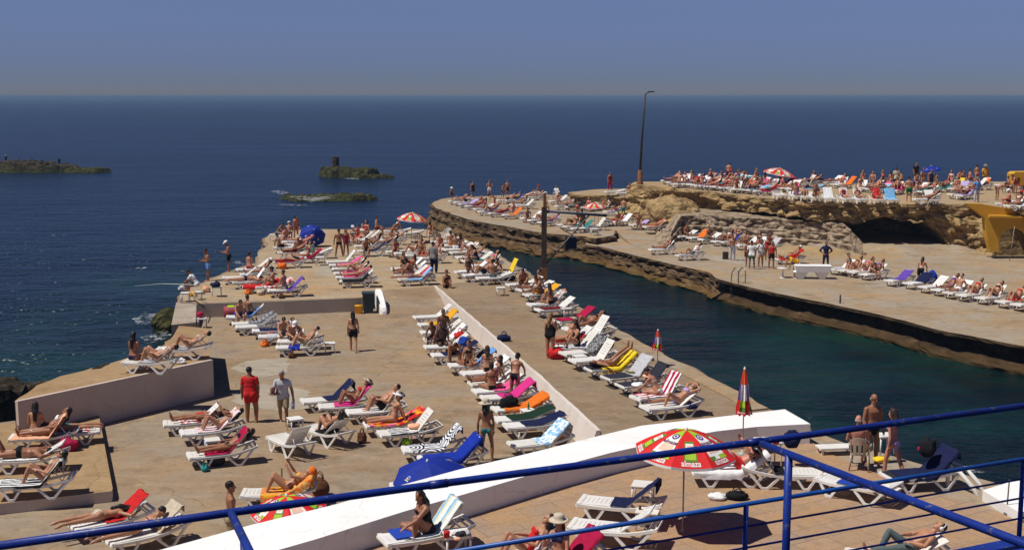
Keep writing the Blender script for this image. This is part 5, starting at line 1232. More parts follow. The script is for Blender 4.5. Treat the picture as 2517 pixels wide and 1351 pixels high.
# ---- sun deck, row by the broken concrete block
row(ZC, 'the concrete block', [
 (556, 778, 42, D_(tw='light blue', tx=(.9, 1.7), ppl=[P('sit_lean', 'm tan', 'sh:blue', at=(.55, -.05), face=-60), P('sit', 'm brown', 'sh:navy', at=(.95, .2), face=60)])),
 (571, 795, 38, D_(tw='grey striped', tx=(.7, 1.95))),
 (580, 803, 38, D_(tw='grey', tx=(.9, 1.95))),
 (620, 812, 30, D_(tw='navy', tx=(.3, 1.7))),
 (636, 826, 20, D_(tw='light grey', tx=(.35, .75), drop=.26, ppl=[P('sit_lean', 'm tan', 'sh:light grey', at=(1.0, .1), face=-70)])),
 (682, 838, 40, D_(ppl=[P('sit', 'm tan', 'sh:black', at=(.62, .15), face=-50), P('sit_lean', 'f tan', 'bk:white', 'ns', ('cap', 'white'), at=(1.0, .25), face=-120)])),
 (679, 853, 45, D_(tw='royal blue', tx=(.5, .95), drop=.2, ppl=[P('knees5', 'm tan', 'sh:khaki')])),
], hd=12)
side_table(tuple(G(811, 866, ZC)), R(10), "white side table beside the man in khaki shorts, sun deck rear")
stand(869, 863, ZC, 'walk', 95, 'f tan', 'sh:black', "person with long black hair and black shorts walking across the sun deck", 'kL', sc=.97)
# ---- trio by the grey wall
row(ZC, 'the grey wall', [
 (402, 1040, 38, D_(tw='red white patterned', tx=(.45, 1.1), ppl=[P('rec0', 'f brown', 'bk:red', 'nm', sg=True)], hd=22)),
 (444, 1063, 40, D_(tw='pink striped', ppl=[P('read3', 'f tan', 'bk:black', 'kL', dz=.0)], hd=22)),
 (462, 1119, 45, D_(tw='crimson', ppl=[P('rec3', 'f brown', 'bk:black', 'kL', sg=True)], hd=24)),
])
side_table(tuple(G(523, 1112, ZC)), R(20), "white side table beside the lounger with the crimson towel")
blob('beach_bag', tuple(G(532, 1142, ZC)), (.26, .20, .34), 'charcoal', "black beach bag in front of the lounger with the crimson towel", 'bag', 3, 'black', .3)
blob('beach_bag', tuple(G(487, 1143, ZC)), (.15, .12, .12), 'grey', "small grey pouch in the shadow under the crimson-towel lounger", 'bag', 4)
# ---- two people talking
stand(618, 1037, ZC, 'stand_relax', 85, 'm brown', 'ts:red+sh:red', "person in red shirt and red shorts standing with back turned on the sun deck", 'ks', sc=1.05)
stand(697, 1040, ZC, 'tray', -85, 'm brown', 'ts:light grey+ls:khaki', "person in pale grey shirt and khaki shorts carrying a tray and bottle", 'gs', sc=1.04)
tp = G(690, 962, ZC + 1.05)
mb = MB(); mb.lathe([(0, 0), (.17, 0), (.19, .02), (.0, .012)], 16); mb.lathe([(.05, .02), (.07, .10), (.075, .2), (.05, .22)], 10, M=Matrix.Translation((-.06, -.02, 0))); mb.lathe([(.03, .02), (.03, .16), (.012, .2), (.012, .25)], 8, M=Matrix.Translation((.07, .03, 0)))
tg = G(697, 1040, ZC); tag(mb.build('tray', [plain('tray', (.22, .09, .08), .4)], None, (tg.x - .17, tg.y - .50, ZC + 1.08)), "drinks tray held by the person in the pale grey shirt", "tray")
mb = MB(); mb.lathe([(0, 0), (.055, 0), (.06, .16), (.03, .22), (.02, .25), (0, .25)], 10); tag(mb.build('water_bottle', [plain('clear bottle', (.35, .42, .55), .2, .6)], None, (tg.x + .33, tg.y - .05, ZC + .50)), "large clear water bottle in the hand of the tray carrier", "bottle")
# ---- middle group
row(ZC, 'the tray carrier', [
 (742, 985, 50, D_(tw='navy', tx=(.75, 2.25))),
 (784, 998, 45, D_(tw='magenta', tx=(.5, 2.0), ppl=[P('knees5', 'f brown', 'bk:red', 'kb', ('visor', 'beige'))])),
 (853, 1012, 45, D_(ppl=[P('knees5', 'm tan', 'sh:black', 'ks')])),
 (897, 1043, 30, D_(tw='red and yellow patterned', tx=(.08, 1.95), drop=.12, ppl=[P('situp', 'f tan', 'bb:orange', 'kb', ('visor', 'white'), face=None)])),
 (932, 1065, 50, D_(tw='black and white striped', tx=(.3, 1.15), drop=.1)),
 (990, 1104, 50, D_(tw='navy ring-patterned', tx=(.22, 2.15), drop=.12)),
 (1032, 1128, 48, D_(tw='royal blue', tx=(.1, 2.3), drop=.24)),
 (962, 1196, 0, D_(tw='royal blue', tx=(.15, 1.6), drop=.1, ppl=[P('rec0', 'f tan', 'bb:navy', 'kL')])),
], hd=18)
one(ZC, 678, 1068, 50, 'facing away beside the white side table', hd=-52, lab='empty white sun lounger turned away, seen from behind its raised backrest')
one(ZC, 760, 1046, 45, '', hd=-45, tw='black', tx=(.7, 1.6), lab='white sun lounger turned away under the person dressed in black', twl='black towel on the turned-away lounger beside the wicker bag', ppl=[P('knees5', 'f tan', 'sw:black', 'kL', label='person in black swimsuit reading on the turned-away lounger')])
side_table(tuple(G(726, 1058, ZC)), R(30), "white side table behind the empty turned-away lounger")
blob('wicker_bag', tuple(G(890, 1088, ZC)), (.15, .13, .30), 'brown', "tall wicker bag at the head of the turned-away lounger", 'bag', 6, 'brown')
side_table(tuple(G(1022, 1086, ZC)), R(20), "white side table with a pale pink cloth between the patterned-towel loungers")
blob('cloth', tuple(G(1020, 1052, ZC + .42)), (.22, .18, .14), 'peach', "pale pink cloth dropped on the side table by the striped towel", 'cloth', 8)
blob('beach_bag', tuple(G(997, 1093, ZC)), (.16, .12, .2), 'lime', "lime green bag on the ground by the ring-patterned towel", 'bag', 9)
umbrella(tuple(G(1058, 1236, ZC)), .96, .78, .40, 'blue', "royal blue beach umbrella pitched low beside the white dividing wall", (R(14), R(-6)), .25)
stand(1196, 1131, ZC, 'stand_relax', 80, 'f brown', 'bb:teal', "person in teal bikini bottoms and straw hat standing with back turned", 'km', ('straw_hat', 'beige'), sc=1.03)
# ---- row along the whitewashed wall
row(ZC, 'the ramp', [
 (1018, 779, 45, {}),
 (1030, 797, 42, D_(tw='gold', tx=(.4, 2.1), drop=.12)),
 (1035, 816, 40, D_(ppl=[P('sit', 'm deep', 'sh:black', at=(1.0, .1), face=-80)])),
 (1044, 834, 40, D_(tw='white', tx=(1.1, 2.1), ppl=[P('sit_lean', 'm deep', 'sh:maroon', 'kx', at=(.45, 0), face=-110)])),
 (1044, 852, 38, D_(ppl=[P('sit_drink', 'm dark', 'sh:black', 'ks', at=(.75, .3), face=-75)])),
 (1062, 872, 40, D_(tw='navy', tx=(.4, 1.95), ppl=[P('sit_down', 'm brown', 'sh:navy', 'ks', at=(.80, -.12), face=-75)])),
 (1104, 897, 40, D_(tw='light blue', tx=(1.1, 2.1), ppl=[P('cross', 'f brown', 'bk:black', 'kb', at=(.78, 0), face=-100)])),
 (1136, 917, 42, D_(tw='white', tx=(1.1, 2.1), ppl=[P('sit', 'f tan', 'bk:black', 'nm', at=(.98, 0), face=95)])),
 (1155, 942, 42, D_(tw='white', tx=(.6, 1.0), drop=.1, ppl=[P('situp', 'f brown', 'bk:white', 'km')])),
 (1165, 961, 40, D_(tw='pink', tx=(.65, 1.6), ppl=[P('cross', 'f brown', 'bk:black', 'kb', at=(.65, 0), face=100)])),
 (1185, 977, 45, D_(tw='magenta', tx=(.6, 2.2), drop=.12)),
 (1214, 1005, 30, D_(tw='orange', tx=(.3, 1.95), drop=.2)),
 (1217, 1030, 22, D_(tw='dark green', tx=(.42, 1.95), drop=.06)),
 (1241, 1046, 22, D_(tw='navy', tx=(.55, 1.95), drop=.06)),
 (1256, 1092, 40, D_(tw='white and blue patterned', tx=(.75, 2.15), drop=.14)),
], hd=19)
stand(1266, 985, ZC, 'stoop', 75, 'f brown', 'bk:black', "person in black bikini stooping over the magenta towel", 'kb', sc=1.0)
blob('duffel_bag', tuple(G(1250, 1001, ZC + .36)), (.36, .2, .32), 'black', "black duffel bag with small white marks on the orange-towel lounger", 'bag', 11, 'black', .3)
side_table(tuple(G(1298, 1037, ZC)), R(20), "white side table with a green bottle beside the dark green towel")
mb = MB(); mb.lathe([(0, 0), (.035, 0), (.035, .14), (.014, .2), (.014, .25), (0, .25)], 10); q = G(1299, 1005, ZC + .43); tag(mb.build('bottle', [plain('green glass', (.02, .16, .05), .2, .6)], None, (q.x, q.y, ZC + .425)), "green bottle on the side table by the dark green towel", "bottle")
blob('backpack', tuple(G(1131, 836, ZC + .45)), (.24, .2, .34), 'red', "red backpack on the fourth lounger from the ramp", 'bag', 13, 'red')
blob('backpack', tuple(G(1140, 848, ZC + .42)), (.22, .18, .3), 'blue', "blue bag beside the red backpack in the wall row", 'bag', 14)
blob('beach_bag', tuple(G(1184, 880, ZC + .1)), (.28, .2, .3), 'charcoal', "dark bag at the foot of the whitewashed wall", 'bag', 15)
blob('beach_bag', tuple(G(1213, 922, ZC + .36)), (.16, .14, .26), 'maroon', "maroon bag beside the white towel in the wall row", 'bag', 16)
blob('beach_bag', tuple(G(1378, 1092, ZC)), (.28, .2, .3), 'brown', "brown bag under the lounger with white and blue towel", 'bag', 17)
mb = MB(); q0 = G(1432, 1002, ZF); q1 = G(1320, 1072, ZC); mb.tube([q0 + V(0, 0, .02), q0 + V(-.3, -.2, -.1), q1], .008, 5); tag(mb.build('rope', [plain('rope', (.45, .33, .28), .9)]), "thin rope hanging down the whitewashed wall to the deck", "rope")
# ---- low platform, lower left
one(ZB, 246, 1054, 8, '', hd=197, tw='red white patterned', tx=(.3, 1.4), lab='white sun lounger nearest the grey wall on the low left platform', twl='red and white towel on the lounger nearest the grey wall', ppl=[P('prone', 'f tan', 'bb:teal', 'kL', label='person lying face down with feet towards the grey wall')])
one(ZB, 24, 1074, 55, '', hd=14, tw='peach', tx=(.1, 2.1), drop=.1, lab='white sun lounger with peach towel on the low left platform', twl='peach towel on the lounger shared by two people', ppl=[P('sit', 'f tan', 'bb:white', 'kL', at=(.70, .22), face=100, label='person with long dark hair sitting with back turned on the peach towel'), P('rec5', 'f brown', 'bk:white', 'kL', label='person in white bikini lying back on the peach towel')])
one(ZB, -12, 1128, 30, '', hd=13, tw='white', tx=(.2, 1.3), lab='white sun lounger under the face-down sunbather on the low left platform', twl='white towel under the face-down sunbather, low left platform', ppl=[P('prone_bend', 'm brown', 'br:black', 'ks', label='person in black briefs lying face down on the low left platform')])
one(ZB, -8, 1190, 52, '', hd=14, tw='black and white striped', tx=(.1, 2.2), drop=.14, lab='white sun lounger with black striped towel at the low platform edge', twl='black and white striped towel on the low left platform', ppl=[P('knees5', 'f tan', 'bk:beige', 'km', sg=True, label='person in cream bikini lying with knees up on the black striped towel')])
blob('beach_bag', tuple(G(170, 1106, ZB)), (.26, .22, .34), 'crimson', "crimson and grey bag between the loungers on the low platform", 'bag', 19, 'grey')
blob('clothes', tuple(G(150, 1092, ZB + .1)), (.22, .18, .28), 'grey', "grey clothes lying on the crimson bag", 'clothes', 20)
# ---- raised rock platform, left
one(ZL, 306, 886, 38, '', hd=-2, tw='light grey', tx=(.6, 1.9), lab='white sun lounger by the grey wall edge on the raised left platform', twl='grey towel on the lounger by the grey wall edge', ppl=[P('knees3', 'f tan', 'bk:white', 'ks', label='person in white bikini lying with knees up by the grey wall edge'), P('sit', 'f brown', 'bb:navy', 'kL', at=(.28, .12), face=70, label='person with long black hair sitting at the lounger foot facing the sea')])
one(ZL, 385, 857, 38, '', hd=0, tw='light grey', tx=(.6, 1.9), lab='white sun lounger nearer the sea on the raised left platform', twl='grey towel on the lounger nearer the sea', ppl=[P('knees3', 'f tan', 'bk:beige', 'ks', label='person in cream bikini lying with knees up nearer the sea')])
blob('cloth', tuple(G(437, 893, ZL)), (.28, .16, .16), 'white', "white plastic bag under the loungers on the raised platform", 'bag', 21)
# ---- two loungers lower left
one(ZC, 176, 1294, 38, '', hd=32, tw='red', tx=(.75, 2.0), lab='white sun lounger with red towel in front of the low platform', twl='red towel on the lounger in front of the low platform', ppl=[P('prone', 'f tan', 'bb:beige', 'kL', label='person in tan bikini bottoms lying face down on the red towel')])
one(ZC, 262, 1329, 40, '', hd=33, tw='beige', tx=(1.1, 2.1), lab='white sun lounger with beige towel behind the blue handrail', twl='beige towel on the backrest behind the blue handrail', ppl=[P('prone_up', 'f tan', 'bk:navy', 'ks', label='person in navy bikini propped on elbows behind the blue handrail')])
side_table(tuple(G(303, 1300, ZC)), R(30), "white side table with bottles between the two face-down sunbathers")
for i, (x, y, c, l) in enumerate([(289, 1262, 'white', 'white sun cream bottle'), (297, 1258, 'brown', 'brown oil bottle'), (306, 1260, 'gold', 'small yellow tube'), (317, 1258, 'navy', 'dark sunglasses case')]):
    q = G(x, y, ZC + .43); mb = MB(); mb.lathe([(0, 0), (.03, 0), (.032, .11), (.014, .13), (.014, .17), (0, .17)], 8); tag(mb.build('bottle', [cloth(c)], None, (q.x, q.y, ZC + .425)), l + " on the table between the face-down sunbathers", "bottle")
blob('wicker_bag', tuple(G(396, 1318, ZC)), (.26, .18, .24), 'beige', "pale patterned bag under the beige-towel lounger", 'bag', 23, 'maroon')
stand(571, 1369, ZC, 'stand', 20, 'm brown', 'sh:khaki', "person with grey hair and khaki shorts standing behind the handrail bend", 'ks', sc=1.03)
# ---- person in orange turban
one(ZC, 594, 1210, 40, '', hd=8, tw='orange patterned', tx=(.5, 2.2), drop=.3, lab='white sun lounger with orange patterned towel beside the brown bag', twl='orange patterned towel hanging over the lounger beside the brown bag', ppl=[P('read3', 'f tan', 'bk:gold', None, ('turban', 'orange'), label='person in yellow bikini and orange turban reading on a lounger')])
qb = G(640, 1170, ZC + .9); mb = MB(); mb.box((0, 0, 0), (.03, .16, .22)); tag(mb.build('book', [cloth('khaki')], None, tuple(G(692, 1158, ZC + .98)), .3), "small brown book held by the person in the orange turban", "book")
blob('handbag', tuple(G(786, 1217, ZC)), (.26, .18, .42), 'brown', "large brown leather handbag on the deck by the orange towel", 'bag', 25, 'brown')
umbrella(tuple(G(712, 1322, ZC)), .90, .72, .34, 'beer', "low red and green beach umbrella half hidden by the dividing wall", (R(6), R(-4)), .2)
# ---- strip along the channel, from the crane post towards the viewer
row(ZF, 'the crane post', [
 (1247, 699, 30, D_(ppl=[P('sit_lean', 'm brown', 'sh:denim', at=(.9, 0), face=-100)])),
 (1276, 712, 30, D_(ppl=[P('situp', 'm brown', 'sh:white')])),
 (1292, 724, 25, D_(tw='gold', tx=(.5, 1.9), ppl=[P('situp_fwd', 'm brown', 'br:grey')])),
 (1300, 748, 40, D_(tw='light grey', tx=(1.0, 1.9), ppl=[P('behind3', 'f tan', 'bk:white', 'ks'), P('sit', 'f tan', 'bk:black', 'nL', at=(.95, -.2), face=120)])),
 (1320, 761, 42, D_(tw='maroon', tx=(.2, 1.2))),
 (1367, 788, 32, D_(tw='crimson', tx=(.1, 1.95), sl=True)),
 (1389, 808, 30, D_(ppl=[P('knee3', 'f brown', 'bk:black', 'nb')])),
 (1405, 822, 58, {}),
 (1349, 841, 40, D_(tw='red', tx=(.2, 1.5), ppl=[P('situp', 'f tan', 'bb:black', 'nm', ('visor', 'beige'))])),
 (1366, 855, 45, D_(tw='white', tx=(.1, 1.0), ppl=[P('situp_knees', 'f tan', 'sw:black', 'km')])),
 (1383, 868, 40, D_(tw='black patterned', tx=(.9, 2.1), drop=.1)),
 (1406, 886, 58, {}),
 (1445, 906, 40, D_(tw='yellow', tx=(.45, 2.1), drop=.24, sl=True, ppl=[P('legs_up', 'f brown', 'bk:black', 'km')])),
 (1488, 927, 55, D_(tw='light grey', tx=(.9, 2.1), drop=.12, sl=True)),
 (1523, 946, 50, D_(sl=True)),
 (1560, 977, 55, D_(tw='red and white striped', tx=(.1, 2.0), ppl=[P('sit_lean', 'f tan', 'bk:white', 'ks', at=(.85, .0), face=150)])),
 (1583, 1001, 40, D_(ppl=[P('behind3', 'f tan', 'bk:lilac', 'kL')])),
], hd=24)
side_table(tuple(G(1392, 779, ZF)), R(20), "white side table beside the crimson-towel lounger on the strip")
side_table(tuple(G(1424, 900, ZF)), R(20), "white side table between red bag and empty lounger on the strip")
side_table(tuple(G(1231, 726, ZF)), R(10), "white side table in front of the crane post sunbathers")
blob('beach_bag', tuple(G(1367, 881, ZF)), (.32, .24, .38), 'red', "bright red beach bag at the foot of the strip loungers", 'bag', 27, 'red')
blob('beach_bag', tuple(G(1239, 838, ZF)), (.28, .2, .26), 'navy', "navy bag lying alone on the strip beside the whitewashed wall", 'bag', 28, 'navy')
blob('hat', tuple(G(1567, 948, ZF + .37)), (.2, .2, .10), 'white', "white sun hat lying on the navy fabric lounger", 'hat', 29)
blob('cloth', tuple(G(1603, 928, ZF + .42)), (.3, .2, .12), 'peach', "pale pink cloth on the navy fabric lounger", 'cloth', 30)
blob('clothes', tuple(G(1556, 922, ZF + .3)), (.3, .18, .14), 'olive', "olive clothes heaped between the navy fabric loungers", 'clothes', 31)
blob('beach_bag', tuple(G(1478, 893, ZF)), (.16, .3, .52), 'black', "tall black bag between the empty lounger and the yellow towel", 'bag', 32)
blob('beach_bag', tuple(G(1494, 856, ZF + .25)), (.24, .2, .35), 'black', "black and white bag beside the person in the black swimsuit", 'bag', 33, 'white')
blob('beach_bag', tuple(G(1698, 1004, ZF + .25)), (.2, .14, .16), 'navy', "small navy bag on the last strip lounger", 'bag', 34)
stand(1352, 880, ZF, 'phone', 60, 'f tan', 'sw:black', "person with long fair hair and black swimsuit standing beside the red bag", 'lL', sc=1.0)
closed_umbrella(tuple(G(1616, 902, ZF)), 1.42, "furled red and green umbrella standing near the strip edge")
closed_umbrella(tuple(G(1825, 1116, ZT)), 2.36, "taller furled umbrella with white tip standing on the terrace")
# ---- paved terrace
one(ZT, 1402, 1284, 40, '', hd=-22, lab='empty white sun lounger in front, crossed by the light blue rail')
one(ZT, 1425, 1226, 42, '', hd=-16, tw='navy', tx=(.75, 2.15), drop=.06, lab='white sun lounger with navy towel beside two side tables', twl='navy towel over the backrest beside two side tables')
side_table(tuple(G(1580, 1230, ZT)), R(-15), "white side table behind the navy-towel lounger", w_=.5)
side_table(tuple(G(1592, 1297, ZT)), R(-15), "white side table holding sunglasses between the two near loungers", w_=.5)
mb = MB(); mb.tube([(-.07, 0, .01), (.07, 0, .01)], .018, 6); mb.tube([(.09, .03, .01), (.15, .12, .012)], .008, 5); q = G(1588, 1258, ZT + .43); tag(mb.build('sunglasses', [cloth('grey')], None, (q.x, q.y, ZT + .43)), "sunglasses lying on the near side table", "glasses")
mb = MB(); mb.lathe([(0, 0), (.03, 0), (.03, .08), (0, .08)], 10); q = G(1573, 1250, ZT + .43); tag(mb.build('lighter', [cloth('brown')], None, (q.x, q.y, ZT + .425)), "small brown jar on the near side table", "jar")
umbrella(tuple(G(1678, 1306, ZT)), 1.10, 1.80, .47, 'beer', "large red and green beer umbrella standing open on the paved terrace", (R(3), R(2)), .39)
one(ZT, 1700, 1153, 40, '', hd=4, tw='white', tx=(.2, 2.15), drop=.26, lab='white sun lounger with white towel under the open beer umbrella', twl='white towel hanging over the lounger under the beer umbrella', ppl=[P('read3', 'm pink', 'sh:red', 'ks', label='sunburnt person in red shorts reading a phone under the beer umbrella')])
blob('cloth', tuple(G(1764, 1226, ZT)), (.22, .17, .13), 'white', "crumpled white towel on the paving by the white-towel lounger", 'towel', 36)
blob('beach_bag', tuple(G(1812, 1226, ZT)), (.26, .17, .18), 'black', "black rucksack on the paving beside the crumpled towel", 'bag', 37, 'black')
side_table(tuple(G(1886, 1144, ZT)), R(5), "tall white table behind the lounger with the white towel", h=.68, w_=.6)
blob('cup', tuple(G(1907, 1090, ZT + .69)), (.09, .09, .14), 'red', "red and white cup on the tall white table", 'cup', 38)
one(ZT, 2020, 1160, 55, '', hd=172, tw='black', tx=(.9, 2.3), drop=.08, lab='white sun lounger turned away beyond the long handrail', twl='dark navy and white towel over the turned-away backrest')
blob('cloth', tuple(G(1946, 1098, ZT + .5)), (.22, .15, .4), 'white and blue patterned' if False else 'navy', "navy and white towel bundle near the tall white table", 'towel', 39)
one(ZT, 2016, 1168, 0, '', hd=-38, tw='blue', tx=(.55, 1.4), drop=.06, lab='white sun lounger with blue mat under the crossing handrails', twl='blue mat on the lounger under the crossing handrails')
chair(tuple(G(2112, 1152, ZT)), R(72), M_BEIGE, "beige plastic armchair with its back to the viewer")
put(P('sit', 'm pink', 'sh:black', 'gx'), (*G(2106, 1150, ZT).xy, ZT + .42), R(75), "broad bare-backed person sitting in the beige plastic armchair", 'terrace visitors')
stand(2141, 1136, ZT, 'stand_relax', -75, 'm brown', 'br:black', "person with white hair, sunglasses and black briefs standing by the water", 'gx', sc=1.03, sg=True)
stand(2192, 1176, ZT, 'walk', 130, 'f pink', 'bk:lilac', "person with dark hair and lilac bikini walking beside the armchair", 'nm', sc=1.02)
one(ZT, 2178, 1168, 45, '', hd=18, tw='navy', tx=(.2, 2.2), drop=.2, lab='sun lounger draped in navy at the water edge', twl='navy towel draped over the lounger at the water edge', sl=True)
blob('beach_bag', tuple(G(2278, 1120, ZT + .75)), (.2, .2, .40), 'black', "black bag hanging on the navy-draped backrest", 'bag', 41)
blob('ball', tuple(G(2262, 1108, ZT + .72)), (.07, .07, .10), 'crimson', "small crimson cap on the navy-draped backrest", 'cap', 42)
blob('cloth', tuple(G(2166, 1134, ZT + .3)), (.2, .14, .12), 'yellow', "yellow folder lying on the navy-draped lounger", 'cloth', 43)
mb = MB(); mb.box((0, 0, .16), (.95, .42, .06), ch=.015); [mb.box((sx * .4, sy * .15, .065), (.05, .05, .13)) for sx in (-1, 1) for sy in (-1, 1)]
tag(mb.build('low_bench', [M_PL], None, tuple(G(2052, 1112, ZT)), R(8)), "low white bench beside the beige armchair", "bench")
side_table(tuple(G(2172, 1112, ZT)), R(10), "white table at the water edge behind the person in lilac bikini", h=.5)
# curved white ladder rails and slab at the terrace corner
lr = empty('pool_ladder', tuple(G(2352, 1196, ZT)), R(-40), "curved white ladder head on the terrace ledge", "ladder")
for sg in (-1, 1):
    mb = MB(); mb.tube([(-.15, sg * .2, 0), (-.16, sg * .2, .32), (-.05, sg * .2, .46), (.12, sg * .2, .44), (.45, sg * .2, .14), (.75, sg * .2, -.35)], .055, 8); mb.build('handrail', M_PL, lr)
mb = MB(); mb.box((-.12, 0, .38), (.32, .42, .04)); mb.build('tread', M_PL, lr)
mb = MB(); c4 = [G(2414, 1226, ZT), G(2530, 1190, ZT), G(2600, 1262, ZT), G(2504, 1282, ZT)]
mb.add([*[v + V(0, 0, .22) for v in c4], *[v - V(0, 0, .3) for v in c4]], [(0, 3, 2, 1), (0, 1, 5, 4), (1, 2, 6, 5), (2, 3, 7, 6), (3, 0, 4, 7)])
tag(mb.build('white_block', [M_WHITE]), "low white painted block at the terrace corner on the right", "block")
mb = MB(); q = G(2474, 1262, ZT); mb.tube([(0, 0, 0), (.02, 0, .8)], .016, 6); mb.lathe([(.07, 0), (.07, .02), (.02, .03)], 10); tag(mb.build('post', [plain('rusty steel', (.12, .10, .08), .6)], None, (q.x, q.y, ZT)), "thin steel post beside the low white block", "post")
# bottom right: person with headphones
one(ZT, 2090, 1362, 30, '', hd=2, lab='white sun lounger under the person in grey jeans', ppl=[P('knee3', 'm tan', 'tr:denim', 'ks', ('headphones', 'white'), label='person in grey jeans with white headphones lying back at the bottom right')])
# bottom left of the terrace
one(ZT, 940, 1326, 52, '', hd=24, tw='blue green striped', tx=(.5, 2.15), drop=.05, lab='white sun lounger with striped towel in front of the white wall', twl='blue and green striped towel in front of the white wall', ppl=[P('oneknee', 'f brown', 'sw:black', 'kL', at=(.95, .02), face=-150, label='person with long black hair and dark swimsuit sitting on the striped towel')])
mb = MB(); mb.box((0, 0, 0), (.50, .60, .03), ch=.01); q = G(985, 1310, ZT + BED + .04); tag(mb.build('foam_mat', [cloth('blue')], None, (q.x + .05, q.y + .02, ZT + BED + .045), R(24)), "blue foam mat at the foot of the striped-towel lounger", "mat")
side_table(tuple(G(1122, 1362, ZT)), R(15), "white side table with a red jar and clutter in front", w_=.55, h=.48)
mb = MB(); mb.lathe([(0, 0), (.06, 0), (.062, .08), (.066, .085), (.066, .12), (0, .12)], 12); q = G(1098, 1318, ZT + .49); tag(mb.build('jar', [cloth('red')], None, (q.x, q.y, ZT + .485)), "red lidded jar on the cluttered side table", "jar")
for i, (x, y, c, l, s_) in enumerate([(1118, 1312, 'white', 'white tissues', .1), (1132, 1316, 'charcoal', 'black case', .11), (1146, 1312, 'light grey', 'grey pouch', .1), (1124, 1326, 'peach', 'pink cosmetic bag', .07)]):
    q = G(x, y, ZT + .49); blob('pouch', (q.x, q.y, ZT + .485), (s_, s_ * .8, s_ * .8), c, l + " on the cluttered side table in front", 'pouch', 50 + i)
blob('clothes', tuple(G(746, 1362, ZT)), (.34, .26, .42), 'dark green', "dark green cloth heap at the bottom beside the white wall", 'clothes', 60)
blob('clothes', tuple(G(722, 1366, ZT)), (.28, .24, .40), 'blue', "blue striped cloth heap at the bottom beside the white wall", 'clothes', 61, mat=towel_mat('blue white striped'))
one(ZT, 1150, 1378, 40, '', hd=14, tw='light grey', tx=(1.0, 2.0), lab='white sun lounger under the person in red top at the bottom', twl='grey towel behind the person in red top', ppl=[P('knees5', 'f tan', 'sw:red', 'km', label='person with dark bob hair and red top sitting at the bottom')])
one(ZT, 1262, 1396, 45, '', hd=18, tw='crimson', tx=(.4, 2.0), drop=.15, lab='white sun lounger with crimson towel at the bottom', twl='crimson towel at the bottom beside the straw hat', ppl=[P('sit_drink', 'f tan', 'bk:navy', 'nm', ('straw_hat', 'beige'), at=(.95, 0), face=-120, label='person in wide straw hat raising a hand to the face')])
one(ZT, 1655, 1376, 0, '', hd=-10, lab='white sun lounger cut off by the bottom edge, left of the railing post')
one(ZT, 1788, 1384, 0, '', hd=-10, lab='white sun lounger cut off by the bottom edge, behind the railing post')
# ---- blue handrails near the viewer
M_RAIL = NT('blue rail paint'); _f = M_RAIL.noise(M_RAIL.pos(), 3.0, 5, .6); _g = M_RAIL.noise(M_RAIL.pos(), 16, 5, .72)
_c = M_RAIL.ramp(_f, [(.35, (.006, .020, .165)), (.65, (.009, .034, .25))])
_c = M_RAIL.mix(M_RAIL.ramp(_g, [(.60, (0, 0, 0)), (.635, (1, 1, 1))]), _c, (.11, .12, .16, 1)); _c = M_RAIL.mix(M_RAIL.ramp(M_RAIL.noise(M_RAIL.pos(), 7, 5, .7, 4), [(.62, (0, 0, 0)), (.68, (.8, .8, .8))]), _c, (.06, .03, .02, 1)); M_RAIL.base(_c); M_RAIL.set(.42, .4); M_RAIL.bump(_g, .3, .004); M_RAIL = M_RAIL.m
M_RAIL2 = NT('light blue rail paint'); _f = M_RAIL2.noise(M_RAIL2.pos(), 3.0, 5, .6)
M_RAIL2.base(M_RAIL2.ramp(_f, [(.35, (.006, .055, .26)), (.65, (.010, .085, .36))])); M_RAIL2.set(.42, .4); M_RAIL2 = M_RAIL2.m
def lvl(px, py, h): return G(px, py, HC - h)
hr = empty('handrail', (0, 9, HC - 3.3), 0, "blue painted handrail with side arms close to the viewer", "handrail")
def hrp(name, pts, r, mat, par, n=12):
    o = par.location; mb = MB(); mb.tube([p - o for p in pts], r, n); return mb.build(name, mat, par)
H1 = 2.4
hrp('top_rail', [lvl(-160, 1363, H1), lvl(570, 1258, H1), lvl(1060, 1191, H1), lvl(1860, 1085, H1), lvl(2640, 980, H1)], .0245, M_RAIL, hr)
hrp('rail_sleeve', [lvl(1055, 1191.7, H1), lvl(1100, 1185.7, H1)], .028, M_RAIL, hr); hrp('rail_sleeve', [lvl(1838, 1088, H1), lvl(1872, 1083, H1)], .028, M_RAIL, hr)
a_ = lvl(1872, 1090, H1); b_ = lvl(2517, 1335, H1); d_ = (b_ - a_)
hrp('side_arm', [a_, b_, a_ + d_ * 1.5], .0265, M_RAIL, hr)
c_ = lvl(567, 1258, H1); e_ = lvl(612, 1351, H1); hrp('side_arm', [c_, e_, c_ + (e_ - c_) * 1.6], .024, M_RAIL, hr)
q = a_ + d_ * .13; hrp('post', [q + V(0, 0, 0), q + V(0, 0, -1.3)], .028, M_RAIL, hr)
q = c_ + (e_ - c_) * .75; hrp('post', [q + V(0, 0, 0), q + V(0, 0, -1.2)], .023, M_RAIL, hr)
h2 = empty('stair_railing', (4, 12, HC - 4.7), 0, "lighter blue railing with three thin bars below the handrail", "railing")
H2 = 3.9
P2a, P2b = lvl(1136, 1351.5, H2), lvl(2517, 1127, H2); u2 = (P2b - P2a)
hrp('top_rail', [P2a - u2 * .2, P2b + u2 * .3], .0225, M_RAIL2, h2)
for k, dz in enumerate((.225, .44, .67)): hrp('bar', [P2a - u2 * .1 + V(0, 0, -dz), P2b + u2 * .3 + V(0, 0, -dz)], .012, M_RAIL, h2, 8)
def onrail(px):
    lo, hi = 0., 1.3
    for _ in range(40):
        m = (lo + hi) / 2; v = P2a + u2 * m
        if CX + v.x / (v.y * math.cos(TH) + (HC - v.z) * math.sin(TH)) * FPX < px: lo = m
        else: hi = m
    return P2a + u2 * lo
